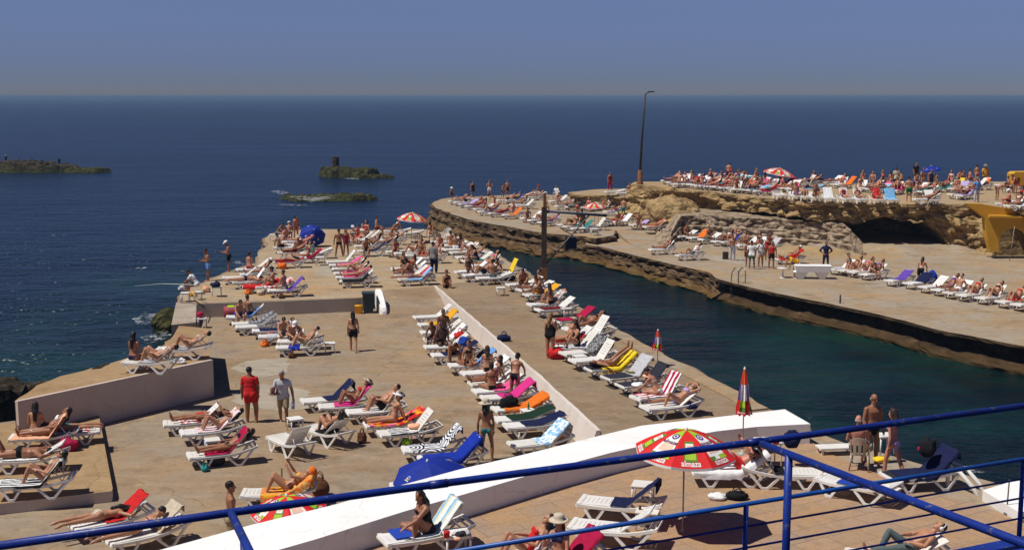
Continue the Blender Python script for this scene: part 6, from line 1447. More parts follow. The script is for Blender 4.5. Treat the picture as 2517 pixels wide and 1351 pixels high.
for px in (1834, 2516):
    q = onrail(px); hrp('post', [q, q + V(0, 0, -.95)], .026, M_RAIL, h2)
q0, q1 = onrail(2240), onrail(2700); mb = MB(); dd = (q1 - q0)
o_ = h2.location; mb.box(tuple((q0 + q1) / 2 + V(0, -.1, -1.02) - o_), (dd.length, .55, .10), M=Matrix.Rotation(math.atan2(dd.y, dd.x), 4, 'Z')); mb.build('base_plate', M_RAIL, h2)
# ---- far end of the upper quay
# left fishing corner
stand(512, 690, ZF, 'look_down', -150, 'm brown', 'sh:light blue', "person in light blue shorts looking down at the sea edge", 'ks', sc=1.0)
stand(563, 668, ZF, 'look_down', 200, 'm brown', 'sh:black', "person in white cap and black shorts standing at the sea edge", 'ks', ('cap', 'white'), sc=1.02)
put(P('sit_lean', 'm brown', 'ts:white+sh:charcoal', 'ks'), (*G(483, 722, ZF).xy, ZF + .40), R(175), "person in white shirt fishing from a seat at the quay corner", 'anglers')
mb = MB(); q0 = G(482, 700, ZF + .9); q1 = G(330, 703, .9); mb.tube([q0, q0.lerp(q1, .5) + V(0, 0, .1), q1], [.022, .016, .008], 6); tag(mb.build('fishing_rod', [plain('rod', (.55, .55, .5), .5)]), "long fishing rod reaching out over the sea", "rod")
side_table(tuple(G(487, 736, ZF)), 0, "white stool under the angler in the white shirt", h=.4, w_=.36)
side_table(tuple(G(456, 741, ZF)), .1, "white stool on the quay corner above the concrete block", h=.45, w_=.42)
blob('bucket', tuple(G(447, 716, ZF)), (.2, .2, .25), 'light grey', "pale bucket beside the angler", 'bucket', 70); blob('tackle_box', tuple(G(474, 728, ZF)), (.22, .15, .2), 'gold', "yellow tackle box at the angler's feet", 'box', 71)
side_table(tuple(G(533, 728, ZF)), .2, "white table with a dark bag behind the angler", h=.5, w_=.5); blob('beach_bag', tuple(G(530, 705, ZF + .5)), (.26, .18, .22), 'navy', "dark bag on the white table behind the angler", 'bag', 72)
blob('beach_bag', tuple(G(508, 718, ZF)), (.2, .16, .3), 'peach', "pale pink bag beside the white table at the angler's corner", 'bag', 73)
mb = MB(); q0 = G(478, 738, ZF + .45); q1 = G(521, 768, ZC + .02); mb.tube([q0, q1], .03, 6); tag(mb.build('pole', [plain('dark pole', (.04, .03, .03), .7)]), "dark pole leaning against the kerb wall near the concrete block", "pole")
side_table(tuple(G(497, 805, ZC)), .1, "white stool with a crimson bag at the foot of the concrete block", h=.45, w_=.42); blob('beach_bag', tuple(G(491, 778, ZC + .5)), (.16, .14, .2), 'crimson', "crimson bag on the stool by the concrete block", 'bag', 74)
# painted barrel
br = empty('barrel', tuple(G(573, 766, ZC + .33)), R(8), "barrel painted in red, green and yellow patches lying on the kerb wall", "barrel")
mb = MB(); MX = Matrix.Rotation(PI / 2, 4, 'Y')
mb.lathe([(.0, -.42), (.27, -.42), (.30, -.2), (.31, 0), (.30, .2), (.27, .42), (0, .42)], 20, M=MX); o = mb.build('drum', [plain('barrel red', (.30, .05, .07), .6)], br)
for x0, x1, c in ((-.24, .05, 'green'), (.10, .36, 'yellow')):
    mb = MB(); n_ = 10; vs = []
    for i in range(n_ + 1):
        a_ = PI * (.95 + .75 * i / n_)
        for x in (x0, x1): vs.append(MX @ V(.318 * math.cos(a_ - PI / 2), .318 * math.sin(a_ - PI / 2), x))
    mb.add(vs, [(2 * i, 2 * i + 1, 2 * i + 3, 2 * i + 2) for i in range(n_)]); mb.build('painted_patch', [cloth('lime' if c == 'green' else c)], br)
# bin and bucket by the ramp
bn = empty('wheelie_bin', tuple(G(906, 768, ZC)), .1, "dark green wheelie bin beside the white ramp kerb", "bin")
mb = MB(); mb.add([V(x, y, z) for z, s_ in ((0, .8), (.95, 1.0)) for x, y in ((-.28 * s_, -.3 * s_), (.28 * s_, -.3 * s_), (.28 * s_, .3 * s_), (-.28 * s_, .3 * s_))], [(0, 3, 2, 1), (4, 5, 6, 7), (0, 1, 5, 4), (1, 2, 6, 5), (2, 3, 7, 6), (3, 0, 4, 7)]); mb.build('body', [plain('bin green', (.025, .045, .05), .5)], bn)
mb = MB(); mb.box((0, 0, .99), (.64, .68, .07), ch=.02); mb.build('lid', [plain('bin lid', (.03, .055, .06), .5)], bn)
mb = MB(); mb.lathe([(0, 0), (.17, 0), (.2, .38), (.21, .38), (.21, .40), (0, .40)], 14); tag(mb.build('bucket', [cloth('gold')], None, tuple(G(882, 770, ZC))), "yellow bucket in front of the dark green bin", "bucket")
side_table(tuple(G(670, 592, ZF)), 0, "white stool at the far left corner of the quay", h=.45, w_=.44)
put(P('sit_lean', 'm brown', 'sh:grey', 'ks'), (*G(684, 590, ZF).xy, ZF + .42), R(-20), "person in grey shorts leaning forward at the far left corner", 'quay visitors')
put(P('sit_lean', 'm brown', 'sh:grey', 'ks', ('cap', 'white')), (*G(709, 590, ZF).xy, ZF + .42), R(90), "person in white cap sitting with back turned near the blue umbrella", 'quay visitors')
side_table(tuple(G(684, 594, ZF)), .2, "white stool under the person leaning forward at the far corner", h=.42, w_=.4); side_table(tuple(G(709, 594, ZF)), .1, "white stool under the person in white cap near the blue umbrella", h=.42, w_=.4)
row(ZF, 'the fishing corner', [
 (547, 682, 45, D_(hd=12)),
 (582, 662, 40, D_(ppl=[P('sit', 'f tan', 'bb:crimson', 'nb', at=(.7, 0), face=75)])),
 (590, 674, 45, D_(tw='light grey', tx=(.2, 1.2), ppl=[P('rec5', 'f brown', 'bk:red', 'nm', ('cap', 'white'))])),
 (572, 693, 52, D_(tw='white', tx=(.4, 2.1), ppl=[P('prone', 'm tan', 'br:navy', 'ks')])),
 (596, 703, 25, D_(tw='red', tx=(.0, 1.9), drop=.22)),
 (628, 704, 30, D_(tw='red white patterned', tx=(.3, 1.9), drop=.2, ppl=[P('situp_knees', 'f tan', 'bk:black', 'kb')])),
 (659, 713, 48, D_(tw='purple', tx=(.9, 2.1), drop=.1, ppl=[P('sit', 'm tan', 'sh:beige', 'ks', at=(.8, .1), face=160)])),
], hd=16)
row(ZF, 'the blue umbrella', [
 (672, 608, 38, D_(ppl=[P('sit_back', 'm brown', 'sh:black', 'ks', at=(.4, 0), face=30)])),
 (694, 594, 42, D_(tw='lilac patterned', tx=(.3, 1.9), ppl=[P('rec5', 'f tan', 'bk:red', 'nm')])),
 (700, 601, 45, D_(tw='pink', tx=(.6, 2.0), ppl=[P('knees3', 'f tan', 'bk:crimson', 'lm')])),
 (682, 620, 35, D_(tw='maroon', tx=(.3, 1.8), ppl=[P('rec3', 'm brown', 'sh:maroon', 'ks')])),
 (672, 644, 20, D_(tw='crimson', tx=(.1, 1.8), ppl=[P('prone', 'f tan', 'bb:light grey', 'km')])),
 (718, 632, 35, D_(tw='crimson', tx=(.7, 1.9), drop=.18, ppl=[P('situp', 'f tan', 'bk:red', 'nb')])),
 (740, 622, 20, D_(ppl=[P('sit_down', 'f tan', 'sw:teal', 'km', at=(.6, 0), face=100)])),
], hd=14)
put(P('sit', 'm brown', 'sh:black', 'ks', ('straw_hat', 'beige')), (*G(735, 632, ZF).xy, ZF + .4), R(-100), "person in straw hat sitting in the middle of the far quay", 'quay visitors')
blob('beach_bag', tuple(G(694, 661, ZF)), (.26, .2, .34), 'orange', "orange-red cooler bag under the crimson lounger", 'bag', 76, 'red'); blob('beach_bag', tuple(G(748, 592, ZF + .3)), (.3, .22, .42), 'pink', "bright pink bag beside the blue umbrella", 'bag', 77)
side_table(tuple(G(787, 652, ZF)), .1, "white side table beside the crimson towel on the far quay", h=.5, w_=.5)
umbrella(tuple(G(768, 606, ZF)), .88, .85, .62, 'blue', "royal blue umbrella tilted towards the viewer at the far quay", (R(46), R(16)), .3)
stand(834, 631, ZF, 'legs_apart', 95, 'm brown', 'br:black', "tanned person in dark briefs standing with back turned on the far quay", 'ks', sc=1.02)
stand(851, 628, ZF, 'stand_relax', -60, 'f brown', 'sw:crimson', "person in crimson swimsuit standing behind the tanned one", 'km', sc=.98)
row(ZF, 'the upright white backrest', [
 (804, 643, 50, D_(hd=16)),
 (810, 651, 40, D_(tw='pink', tx=(.5, 2.0))),
 (818, 660, 40, D_(ppl=[P('rec3', 'f tan', 'bk:pink', 'kL')])),
 (822, 671, 38, D_(tw='magenta', tx=(.4, 1.3), ppl=[P('knees3', 'f tan', 'bk:grey', 'kL')])),
 (826, 681, 38, D_(tw='pink', tx=(.4, 1.9), ppl=[P('rec3', 'f tan', 'bk:pink', 'ks')])),
 (836, 690, 40, D_(tw='black', tx=(.1, 1.6), drop=.14)),
], hd=14)
row(ZF, 'the rear red towel', [
 (838, 584, 45, D_(tw='red', tx=(.3, 2.0), drop=.2)),
 (852, 590, 40, D_(ppl=[P('sit', 'f tan', 'bk:white', 'ks', ('cap', 'white'), at=(.4, 0), face=-60)])),
 (870, 586, 40, D_(ppl=[P('sit_back', 'f tan', 'bk:white', 'lm', at=(.6, .2), face=-90)])),
 (872, 604, 35, D_(ppl=[P('knees5', 'f brown', 'bk:navy', 'km')])),
 (880, 616, 40, D_(tw='navy', tx=(.6, 1.9), ppl=[P('sit_lean', 'm brown', 'sh:navy', 'ks', at=(.5, 0), face=-80)])),
 (908, 600, 38, D_(tw='black', tx=(.4, 1.6), ppl=[P('rec3', 'f brown', 'bk:black', 'km')])),
 (933, 590, 35, D_(ppl=[P('rec3', 'm brown', 'sh:black', 'ks')])),
 (944, 567, 8, D_(ppl=[P('situp', 'f brown', 'bk:white', 'kb')])), (975, 572, 8, {}),
], hd=14)
umbrella(tuple(G(1012, 596, ZF)), 1.02, 1.62, .42, 'beer', "small red umbrella open at the far end of the quay", (R(4), R(6)), .2)
chair(tuple(G(1026, 603, ZF)), R(95), M_PLG, "grey plastic chair with high back under the red umbrella"); chair(tuple(G(1072, 597, ZF)), R(95), M_BEIGE, "beige plastic chair between the red umbrella and the water"); chair(tuple(G(1100, 592, ZF)), R(-95), M_PL, "white plastic chair with holes in its back at the channel edge")
put(P('sit_back', 'f tan', 'bk:red', 'nb'), (*G(1061, 590, ZF).xy, ZF + .40), R(60), "person in red bikini stretching an arm beside the beige chair", 'quay visitors'); side_table(tuple(G(1061, 594, ZF)), 0, "white stool under the person in red bikini by the beige chair", h=.4, w_=.4)
row(ZF, 'the grey chair', [
 (950, 618, 20, D_(ppl=[P('sit_lean', 'f brown', 'bk:crimson', 'kL', at=(.6, 0), face=-90)])),
 (970, 622, 40, D_(ppl=[P('knees3', 'f tan', 'bk:red', 'km')])),
 (998, 627, 40, D_(tw='red', tx=(.7, 1.6), ppl=[P('sit_drink', 'm brown', 'sh:red', 'ks', at=(.95, .1), face=-100)])),
 (1020, 634, 45, D_(ppl=[P('knee5', 'm tan', 'br:black', 'ks')])),
 (962, 660, 45, D_(tw='white', tx=(1.0, 2.0), ppl=[P('sit', 'f brown', 'sw:black', 'kL', at=(.7, .1), face=-60)])),
 (969, 669, 45, D_(tw='white', tx=(.9, 2.1), ppl=[P('situp', 'f brown', 'bk:red', 'kL')])),
 (972, 677, 40, D_(ppl=[P('situp_fwd', 'f brown', 'bk:orange', 'kL')])),
 (980, 686, 48, D_(tw='blue and red striped', tx=(.5, 2.15), drop=.16, ppl=[P('prone', 'f tan', 'bb:purple', 'ks')])),
], hd=14)
stand(1066, 672, ZF, 'stand_relax', 60, 'm brown', 'ts:grey+tr:navy', "person in grey shirt and dark trousers standing on the far quay", 'ks', sc=1.03)
put(P('squat', 'f brown', 'bk:black', 'kb'), (*G(1097, 706, ZF).xy, ZF), R(-80), "person squatting on the ground at the top of the ramp", 'quay visitors')
row(ZF, 'the beige chair', [
 (1060, 594, 20, {}), (1078, 604, 20, D_(ppl=[P('sit', 'f tan', 'bk:orange', 'kb', at=(.8, 0), face=100)])), (1092, 613, 25, D_(ppl=[P('sit', 'm brown', 'sh:white', 'ks', at=(.8, .2), face=95), P('sit', 'f tan', 'bb:purple', 'km', at=(1.15, .3), face=90)])),
 (1108, 620, 40, D_(tw='white', tx=(.8, 2.1), ppl=[P('knees3', 'f tan', 'bk:white', 'lb')])),
 (1122, 632, 25, D_(ppl=[P('knees3', 'm brown', 'sh:brown', 'ks')])),
 (1138, 641, 40, D_(tw='teal', tx=(.4, 1.2), ppl=[P('situp_fwd', 'f tan', 'sw:navy', 'km')])),
 (1119, 668, 35, D_(tw='white', tx=(.2, 1.9), ppl=[P('sit', 'f deep', 'bk:black', 'kb', at=(.8, .1), face=-80)])),
 (1140, 676, 40, D_(tw='white', tx=(.3, 2.0), ppl=[P('knees5', 'm brown', 'sh:navy', 'ks')])),
 (1172, 683, 20, D_(ppl=[P('sit', 'm brown', 'sh:denim', 'ks', at=(.85, 0), face=85)])),
 (1206, 672, 62, D_(tw='yellow', tx=(1.1, 2.0), ppl=[P('sit_lean', 'm brown', 'sh:black', 'ks', at=(.3, .3), face=-60)])),
 (1158, 652, 45, D_(tw='light grey', tx=(.7, 1.9), ppl=[P('rec5', 'f tan', 'bk:pink', 'nm')])),
], hd=18)
blob('beach_bag', tuple(G(1252, 690, ZF)), (.3, .25, .4), 'black', "black rucksack beside the yellow towel backrest", 'bag', 79, 'black')
# crane with post, boom and bucket at the channel edge
cp = G(1337, 692, ZF); cr = empty('crane_post', tuple(cp), 0, "tall dark mooring crane post with boom beside the channel", "crane")
M_IRON = wall_mat('rusty iron', (.05, .035, .025), (.09, .06, .04), (.22, .09, .03), 3, 4); M_RUST = wall_mat('orange rust', (.20, .085, .03), (.28, .12, .045), (.10, .05, .02), 4, 4)
mb = MB(); mb.box((0, 0, 2.0), (.28, .28, 4.0)); mb.build('post', M_IRON, cr)
mb = MB(); mb.box((.03, 0, 4.35), (.16, .16, .75)); mb.build('post_top', M_RUST, cr)
mb = MB(); mb.box((0, 0, .3), (.36, .36, .9)); mb.build('post_foot', M_RUST, cr)
mb = MB(); mb.tube([(.1, 0, 3.78), (3.35, .3, 3.52)], .07, 8); mb.build('boom', plain('boom paint', (.07, .075, .12), .6), cr)
mb = MB(); mb.tube([(.1, 0, .95), (2.4, .2, 3.55)], .045, 8); mb.build('strut', plain('strut', (.15, .13, .11), .7), cr)
mb = MB(); mb.tube([(2.9, .25, 3.5), (2.9, .25, 1.2)], .01, 5); mb.build('cable', M_IRON, cr)
mb = MB(); mb.tube([(1.55, .5, 2.45), (1.0, .5, 2.75)], .03, 6); mb.build('hook_arm', M_IRON, cr)
mb = MB(); mb.box((1.45, .55, 2.02), (.62, .5, .62), ch=.05); mb.build('bucket', plain('bucket blue', (.012, .022, .055), .6), cr)
# ---- tip pier across the channel
row(ZP, 'the pier tip', [
 (1104, 494, 20, D_(tw='light grey', tx=(.2, 1.5), ppl=[P('behind3', 'f tan', 'bk:black', 'km')])), (1117, 497, 25, D_(ppl=[P('knees3', 'm tan', 'sh:navy', 'ks')])), (1129, 501, 30, D_(tw='lilac', tx=(.2, 1.9), drop=.15)), (1146, 506, 30, D_(tw='crimson', tx=(.6, 1.9), ppl=[P('rec3', 'f brown', 'bk:red', 'km')])),
 (1166, 513, 30, D_(ppl=[P('situp', 'f brown', 'bk:crimson', 'km')])), (1176, 520, 30, D_(tw='purple', tx=(.5, 1.9), ppl=[P('knees3', 'f brown', 'bk:maroon', 'nm')])), (1203, 524, 30, D_(tw='crimson', tx=(.6, 1.9), ppl=[P('rec3', 'm brown', 'sh:crimson', 'ks')])), (1236, 528, 45, D_(tw='orange', tx=(.5, 2.1), drop=.1, hd=18)),
 (1282, 536, 40, D_(ppl=[P('sit_lean', 'm brown', 'sh:maroon', 'ks', at=(.5, 0), face=-80)])), (1300, 541, 35, D_(tw='light grey', tx=(.8, 1.9), ppl=[P('knees3', 'f tan', 'bk:pink', 'km')])), (1325, 546, 40, D_(tw='lilac', tx=(.4, 1.9), ppl=[P('rec3', 'f brown', 'bk:magenta', 'km')])),
 (1374, 552, 40, D_(tw='yellow', tx=(1.2, 2.1), ppl=[P('knees5', 'm brown', 'sh:brown', 'ks')])), (1388, 556, 35, D_(tw='teal', tx=(.6, 1.2), ppl=[P('situp', 'f tan', 'bk:brown', 'km')])), (1405, 561, 45, D_(tw='teal', tx=(1.1, 2.0))), (1438, 556, 50, D_(tw='sky blue', tx=(.2, .8))),
], hd=24)
row(ZP, 'the pier tip, rear row', [
 (1222, 492, 35, D_(ppl=[P('rec3', 'm tan', 'sh:black', 'ks')])), (1242, 492, 40, D_(tw='blue', tx=(1.0, 2.1), ppl=[P('knees5', 'm brown', 'sh:black', 'ks')])), (1256, 502, 35, D_(ppl=[P('rec5', 'f brown', 'bk:maroon', 'km')])), (1268, 505, 48, D_(hd=16)), (1274, 484, 30, D_(ppl=[P('rec3', 'm tan', 'sh:white', 'ks')])), (1294, 484, 30, D_(ppl=[P('rec3', 'f tan', 'bk:navy', 'km')])),
 (1352, 494, 40, D_(ppl=[P('sit_lean', 'm tan', 'sh:grey', 'ks', at=(.7, 0), face=-60)])), (1366, 506, 40, D_(tw='light grey', tx=(.2, 1.9), ppl=[P('rec3', 'f brown', 'bk:crimson', 'km')])), (1392, 508, 30, D_(tw='black', tx=(.1, 2.0), drop=.14)), (1424, 510, 30, {}),
 (1440, 506, 55, D_(tw='brown', tx=(1.0, 2.1), drop=.2)), (1462, 508, 50, D_(tw='white', tx=(1.0, 2.1), ppl=[P('knees5', 'f tan', 'bk:white', 'lm')])), (1486, 520, 35, D_(tw='lilac', tx=(.3, 1.4), ppl=[P('knees3', 'f tan', 'bk:purple', 'km')])), (1516, 523, 20, D_(tw='lime', tx=(.1, 1.3))),
], hd=22)
row(ZP, 'the pier ramp head', [
 (1584, 557, 40, D_(tw='peach', tx=(.1, 1.9), ppl=[P('rec3', 'f tan', 'bk:red', 'km')])), (1551, 552, 40, D_(tw='lilac', tx=(.8, 1.9), ppl=[P('sit', 'm brown', 'sh:maroon', 'ks', at=(.7, 0), face=-90)])), (1506, 545, 45, D_(tw='white', tx=(1.0, 2.1), ppl=[P('sit', 'f brown', 'bk:maroon', 'kb', at=(.5, 0), face=-95)])), (1486, 543, 30, D_(tw='red', tx=(.6, 1.6), drop=.1, ppl=[P('rec3', 'f tan', 'bk:orange', 'km')])),
], hd=24)
umbrella(tuple(G(1462, 556, ZP)), .92, 1.55, .36, 'beer', "red umbrella open on the tip pier behind the crane boom", (R(3), R(0)), .2)
side_table(tuple(G(1461, 578, ZP)), .1, "blue and white table at the corner of the tip pier", h=.5, w_=.6)
side_table(tuple(G(1333, 486, ZP)), .1, "white table at the rear of the tip pier", h=.6, w_=.9)
stand(1110, 489, ZP, 'child', -60, 'm brown', 'sh:navy', "child in white cap standing at the very tip of the pier", 'ks', ('cap', 'white'), sc=1.1)
stand(1162, 486, ZP, 'stand_relax', -80, 'm brown', 'dr:black', "person in black dress standing near the pier tip", 'kb', sc=.98)
stand(1203, 484, ZP, 'hips', 90, 'f tan', 'sh:white', "person with fair hair and white shorts standing on the pier", 'lL', sc=.98)
stand(1247, 484, ZP, 'stand_relax', -100, 'm brown', 'sh:black', "person in black shorts standing among the rear pier loungers", 'ks', sc=1.0); stand(1236, 487, ZP, 'stoop', -60, 'm brown', 'sh:brown', "person in brown shorts stooping among the rear pier loungers", 'ks', sc=.95)
stand(1215, 508, ZP, 'bend', 200, 'f tan', 'bb:white', "person bending over a lounger in the pier's front row", 'kL', sc=.95)
put(P('sit', 'm brown', 'ts:white+sh:white', 'ks'), (*G(1368, 488, ZP).xy, ZP + .42), R(-120), "person in white shirt sitting at the rear of the tip pier", 'pier visitors'); put(P('sit', 'm brown', 'sh:blue', 'ks', ('cap', 'red')), (*G(1322, 486, ZP).xy, ZP + .42), R(-30), "person in red cap sitting at the white table on the pier", 'pier visitors')
chair(tuple(G(1368, 490, ZP)), R(-120), M_PL, "white chair under the person in white shirt on the pier"); chair(tuple(G(1322, 488, ZP)), R(-30), M_PL, "white chair under the person in red cap on the pier")
stand(1431, 570, ZP, 'stand_relax', 70, 'm dark', 'br:black', "dark-skinned person standing behind the crane strut on the pier", 'ks', sc=1.0)
stand(1499, 468, ZE, 'stand_relax', -90, 'm brown', 've:maroon+tr:crimson', "person in crimson trousers standing on the rock ledge", 'ks', sc=1.0)
one(ZE, 1488, 471, 10, '', hd=12, lab='white sun lounger at the feet of the person in crimson trousers'); one(ZE, 1516, 474, 12, '', hd=12, lab='white sun lounger on the rock ledge next to the cliff', ppl=[P('sit', 'm brown', 'br:black', 'ks', at=(1.2, 0), face=-100, label='person sitting on the rock ledge lounger next to the cliff')])
blob('rubbish_bin', tuple(G(1598, 527, ZP)), (.42, .4, 1.35), 'navy', "dark blue bin standing below the brown boulder", 'bin', 81)
# lamp post
lp_ = G(1573, 453, ZU); lm = empty('lamp_post', tuple(lp_), 0, "tall dark lamp post with orange base on the plateau corner", "lamp post")
mb = MB(); mb.tube([(0, 0, .9), (.12, 0, 4.2), (.36, 0, 7.75)], [.125, .10, .07], 10); mb.build('pole', plain('pole paint', (.035, .033, .032), .6), lm)
mb = MB(); mb.lathe([(.30, 0), (.30, .1), (.21, .3), (.20, 1.1), (.125, 1.25)], 10); mb.build('base', M_RUST, lm)
mb = MB(); mb.tube([(.36, 0, 7.65), (.5, 0, 7.86), (.75, 0, 7.92)], .06, 8); mb.box((.85, 0, 7.93), (.55, .28, .13), ch=.03); mb.build('lamp_head', plain('lamp grey', (.10, .10, .10), .6), lm)
# ---- lower pier
row(ZR, 'the pier ramp foot', [
 (1634, 577, 12, {}), (1663, 581, 30, D_(ppl=[P('sit', 'm brown', 'sh:brown', 'ks', at=(1.0, .1), face=-60)])), (1693, 584, 40, D_(tw='orange', tx=(.8, 1.9), drop=.1)), (1721, 588, 30, D_(tw='dark green', tx=(.3, .8), ppl=[P('sit', 'm brown', 'sh:khaki', 'ks', at=(.8, 0), face=-60)])),
 (1753, 593, 40, D_(tw='navy', tx=(.6, 1.4), ppl=[P('knees5', 'f brown', 'bk:white', 'km')])), (1772, 594, 48, D_(tw='blue', tx=(1.0, 2.1), ppl=[P('behind5', 'f tan', 'bk:navy', 'lm')])), (1811, 602, 40, D_(ppl=[P('situp_knees', 'm brown', 'sh:maroon', 'ks')])), (1838, 604, 42, D_(tw='white', tx=(.8, 1.9), ppl=[P('situp', 'f brown', 'bk:black', 'kL')])), (1868, 606, 40, D_(tw='light grey', tx=(.7, 1.9), ppl=[P('sit', 'f brown', 'sw:red', 'kb', at=(.8, 0), face=-70)])),
], hd=30)
one(ZR, 1597, 613, 45, '', hd=20, lab='white sun lounger nearest the pier ramp in front', ppl=[P('rec5', 'f brown', 'bk:maroon', 'km', label='person lying on the lounger nearest the pier ramp in front')])
one(ZR, 1664, 627, 48, '', hd=20, tw='light grey', tx=(.1, 2.0), lab='white sun lounger alone in front of the cement patch', twl='grey towel on the lone lounger by the cement patch', ppl=[P('knee5', 'f tan', 've:white+sh:grey', 'kb', label='person in white vest lying on the lone lounger by the cement patch')])
one(ZR, 1908, 636, 45, '', hd=14, tw='red', tx=(.1, 2.1), drop=.15, lab='white sun lounger with red towel behind the group on the lower pier', twl='red towel behind the standing group on the lower pier', ppl=[P('rec5', 'm brown', 'sh:red', 'ks', ('cap', 'white'), label='person in white cap lying on the red towel behind the group')])
stand(1800, 640, ZR, 'look_down', -100, 'm tan', 'tr:light grey', "bare-chested person in pale trousers standing beside the dark crate", 'ks', sc=1.0)
stand(1847, 661, ZR, 'stand_relax', 80, 'm brown', 'ts:white+sh:green', "person in white shirt and green shorts on the lower pier", 'ks', sc=1.03)
stand(1838, 656, ZR, 'stand', -80, 'm brown', 'sh:black', "bare-chested person half hidden behind the white shirt", 'ks', sc=.98)
stand(1869, 657, ZR, 'phone', -90, 'm brown', 'ts:white+sh:peach', "person in white shirt and pink shorts on the lower pier", 'ks', sc=1.02)
stand(1896, 660, ZR, 'stand_relax', -110, 'm brown', 've:red+sh:black', "person in red vest and black shorts on the lower pier", 'ks', sc=1.0)
stand(1886, 640, ZR, 'stand', -90, 'f brown', 'sw:red', "person in red swimsuit standing behind the group on the lower pier", 'kb', sc=.95)
stand(1953, 680, ZR, 'bend', 200, 'm brown', 'ts:gold+sh:navy', "person in yellow shirt bending over the small round table", 'gs', sc=1.02)
stand(2029, 661, ZR, 'hips', -100, 'm brown', 'ws:navy', "person in dark wetsuit standing beyond the white stone block", 'ks', sc=1.0)
mb = MB(); mb.box((0, 0, .25), (.36, .3, .5), ch=.02); tag(mb.build('crate', [plain('crate', (.05, .035, .03), .7)], None, tuple(G(1783, 637, ZR))), "dark crate standing on the lower pier beside the pale trousers", "crate")
rt_ = empty('round_table', tuple(G(1924, 682, ZR)), 0, "small round white table in front of the yellow shirt", "table")
mb = MB(); mb.lathe([(0, .56), (.36, .56), (.37, .59), (0, .6)], 18); mb.build('table_top', M_PL, rt_); mb = MB(); mb.lathe([(.2, 0), (.05, .04), (.035, .56)], 10); mb.build('stem', M_PL, rt_)
# white stone block on splayed feet
wb = empty('stone_table', tuple(G(1996, 684, ZR)), R(-4), "white massive stone table with splayed feet on the lower pier", "table")
mb = MB(); mb.add([V(x, y, z) for z, sx, sy in ((.42, .98, .38), (.80, 1.08, .42)) for x, y in ((-sx, -sy), (sx, -sy), (sx, sy), (-sx, sy))], [(0, 3, 2, 1), (4, 5, 6, 7), (0, 1, 5, 4), (1, 2, 6, 5), (2, 3, 7, 6), (3, 0, 4, 7)]); mb.build('top_slab', M_WHITE, wb)
for x in (-.70, .55):
    mb = MB(); mb.add([V(x + sx * w_, sy * d_, z) for z, w_, d_ in ((0, .14, .26), (.425, .42, .37)) for sx, sy in ((-1, -1), (1, -1), (1, 1), (-1, 1))], [(0, 3, 2, 1), (4, 5, 6, 7), (0, 1, 5, 4), (1, 2, 6, 5), (2, 3, 7, 6), (3, 0, 4, 7)]); mb.build('leg', M_WHITE, wb)
row(ZR, 'the white stone table', [
 (2044, 661, 35, D_(tw='light grey', tx=(.1, 1.0))), (2066, 664, 42, D_(ppl=[P('knees5', 'f tan', 'bk:brown', 'nm'), P('sit', 'f tan', 'bk:teal', 'nb', at=(.9, .3), face=-60)])), (2091, 668, 42, D_(ppl=[P('knees5', 'f tan', 'bk:pink', 'nm')])), (2121, 674, 40, D_(ppl=[P('sit', 'm tan', 'sh:brown', 'ks', at=(.9, .1), face=-60), P('knees5', 'f brown', 'bk:purple', 'kb')])),
 (2184, 689, 35, D_(tw='purple', tx=(.5, 1.9))), (2231, 696, 35, D_(tw='navy', tx=(.9, 1.9), drop=.15)), (2267, 705, 40, {}), (2299, 712, 45, D_(ppl=[P('rec5', 'f brown', 'bk:purple', 'nm')])), (2329, 719, 42, D_(ppl=[P('situp', 'm tan', 'sh:white', 'ks')])),
 (2362, 725, 40, D_(ppl=[P('knees5', 'f tan', 'bk:red', 'nm')])), (2408, 732, 45, D_(ppl=[P('knees5', 'f tan', 'bk:black', 'nb')])), (2458, 741, 40, D_(tw='red', tx=(.6, 1.3), ppl=[P('knees5', 'f tan', 'bk:red', 'lm')])), (2496, 748, 42, D_(ppl=[P('rec5', 'f tan', 'bk:orange', 'nm')])), (2540, 757, 40, {}),
], hd=30)
stand(2262, 702, ZR, 'stoop', 60, 'f tan', 'sh:black', "person in black shorts stooping over the blue bag in the right row", 'nL', sc=1.0)
blob('beach_bag', tuple(G(2290, 696, ZR)), (.36, .28, .62), 'royal blue', "large royal blue bag in the right lounger row", 'bag', 84)
ldr = empty('swim_ladder', tuple(G(1810, 693, ZR)), R(-66), "steel swimming ladder with hooped handrails on the lower pier edge", "ladder")
M_STEEL = plain('steel', (.22, .25, .26), .35, .5, .15, 8, .7)
for y in (-.24, .24):
    mb = MB(); mb.tube([(.55, y, 0), (.55, y, .62), (.40, y, .85), (.15, y, .86), (-.12, y, .55), (-.18, y, .1), (-.18, y, -1.5)], .03, 8); mb.build('handrail', M_STEEL, ldr)
for z in (-.15, -.45, -.75, -1.05): mb = MB(); mb.box((-.18, 0, z), (.10, .5, .05)); mb.build('rung', M_STEEL, ldr)
mb = MB(); mb.tube([(0, 0, 0), (0, 0, .45)], .045, 8); tag(mb.build('bollard', [M_IRON], None, tuple(G(2065, 745, ZR))), "short rusty bollard on the lower pier edge", "bollard")
mb = MB(); q = G(2481, 641, ZR); mb.tube([(0, 0, 0), (.22, 0, 2.3)], .022, 6); tag(mb.build('pole', [plain('wood pole', (.30, .25, .18), .7)], None, tuple(q)), "thin leaning pole in front of the ochre arch", "pole")
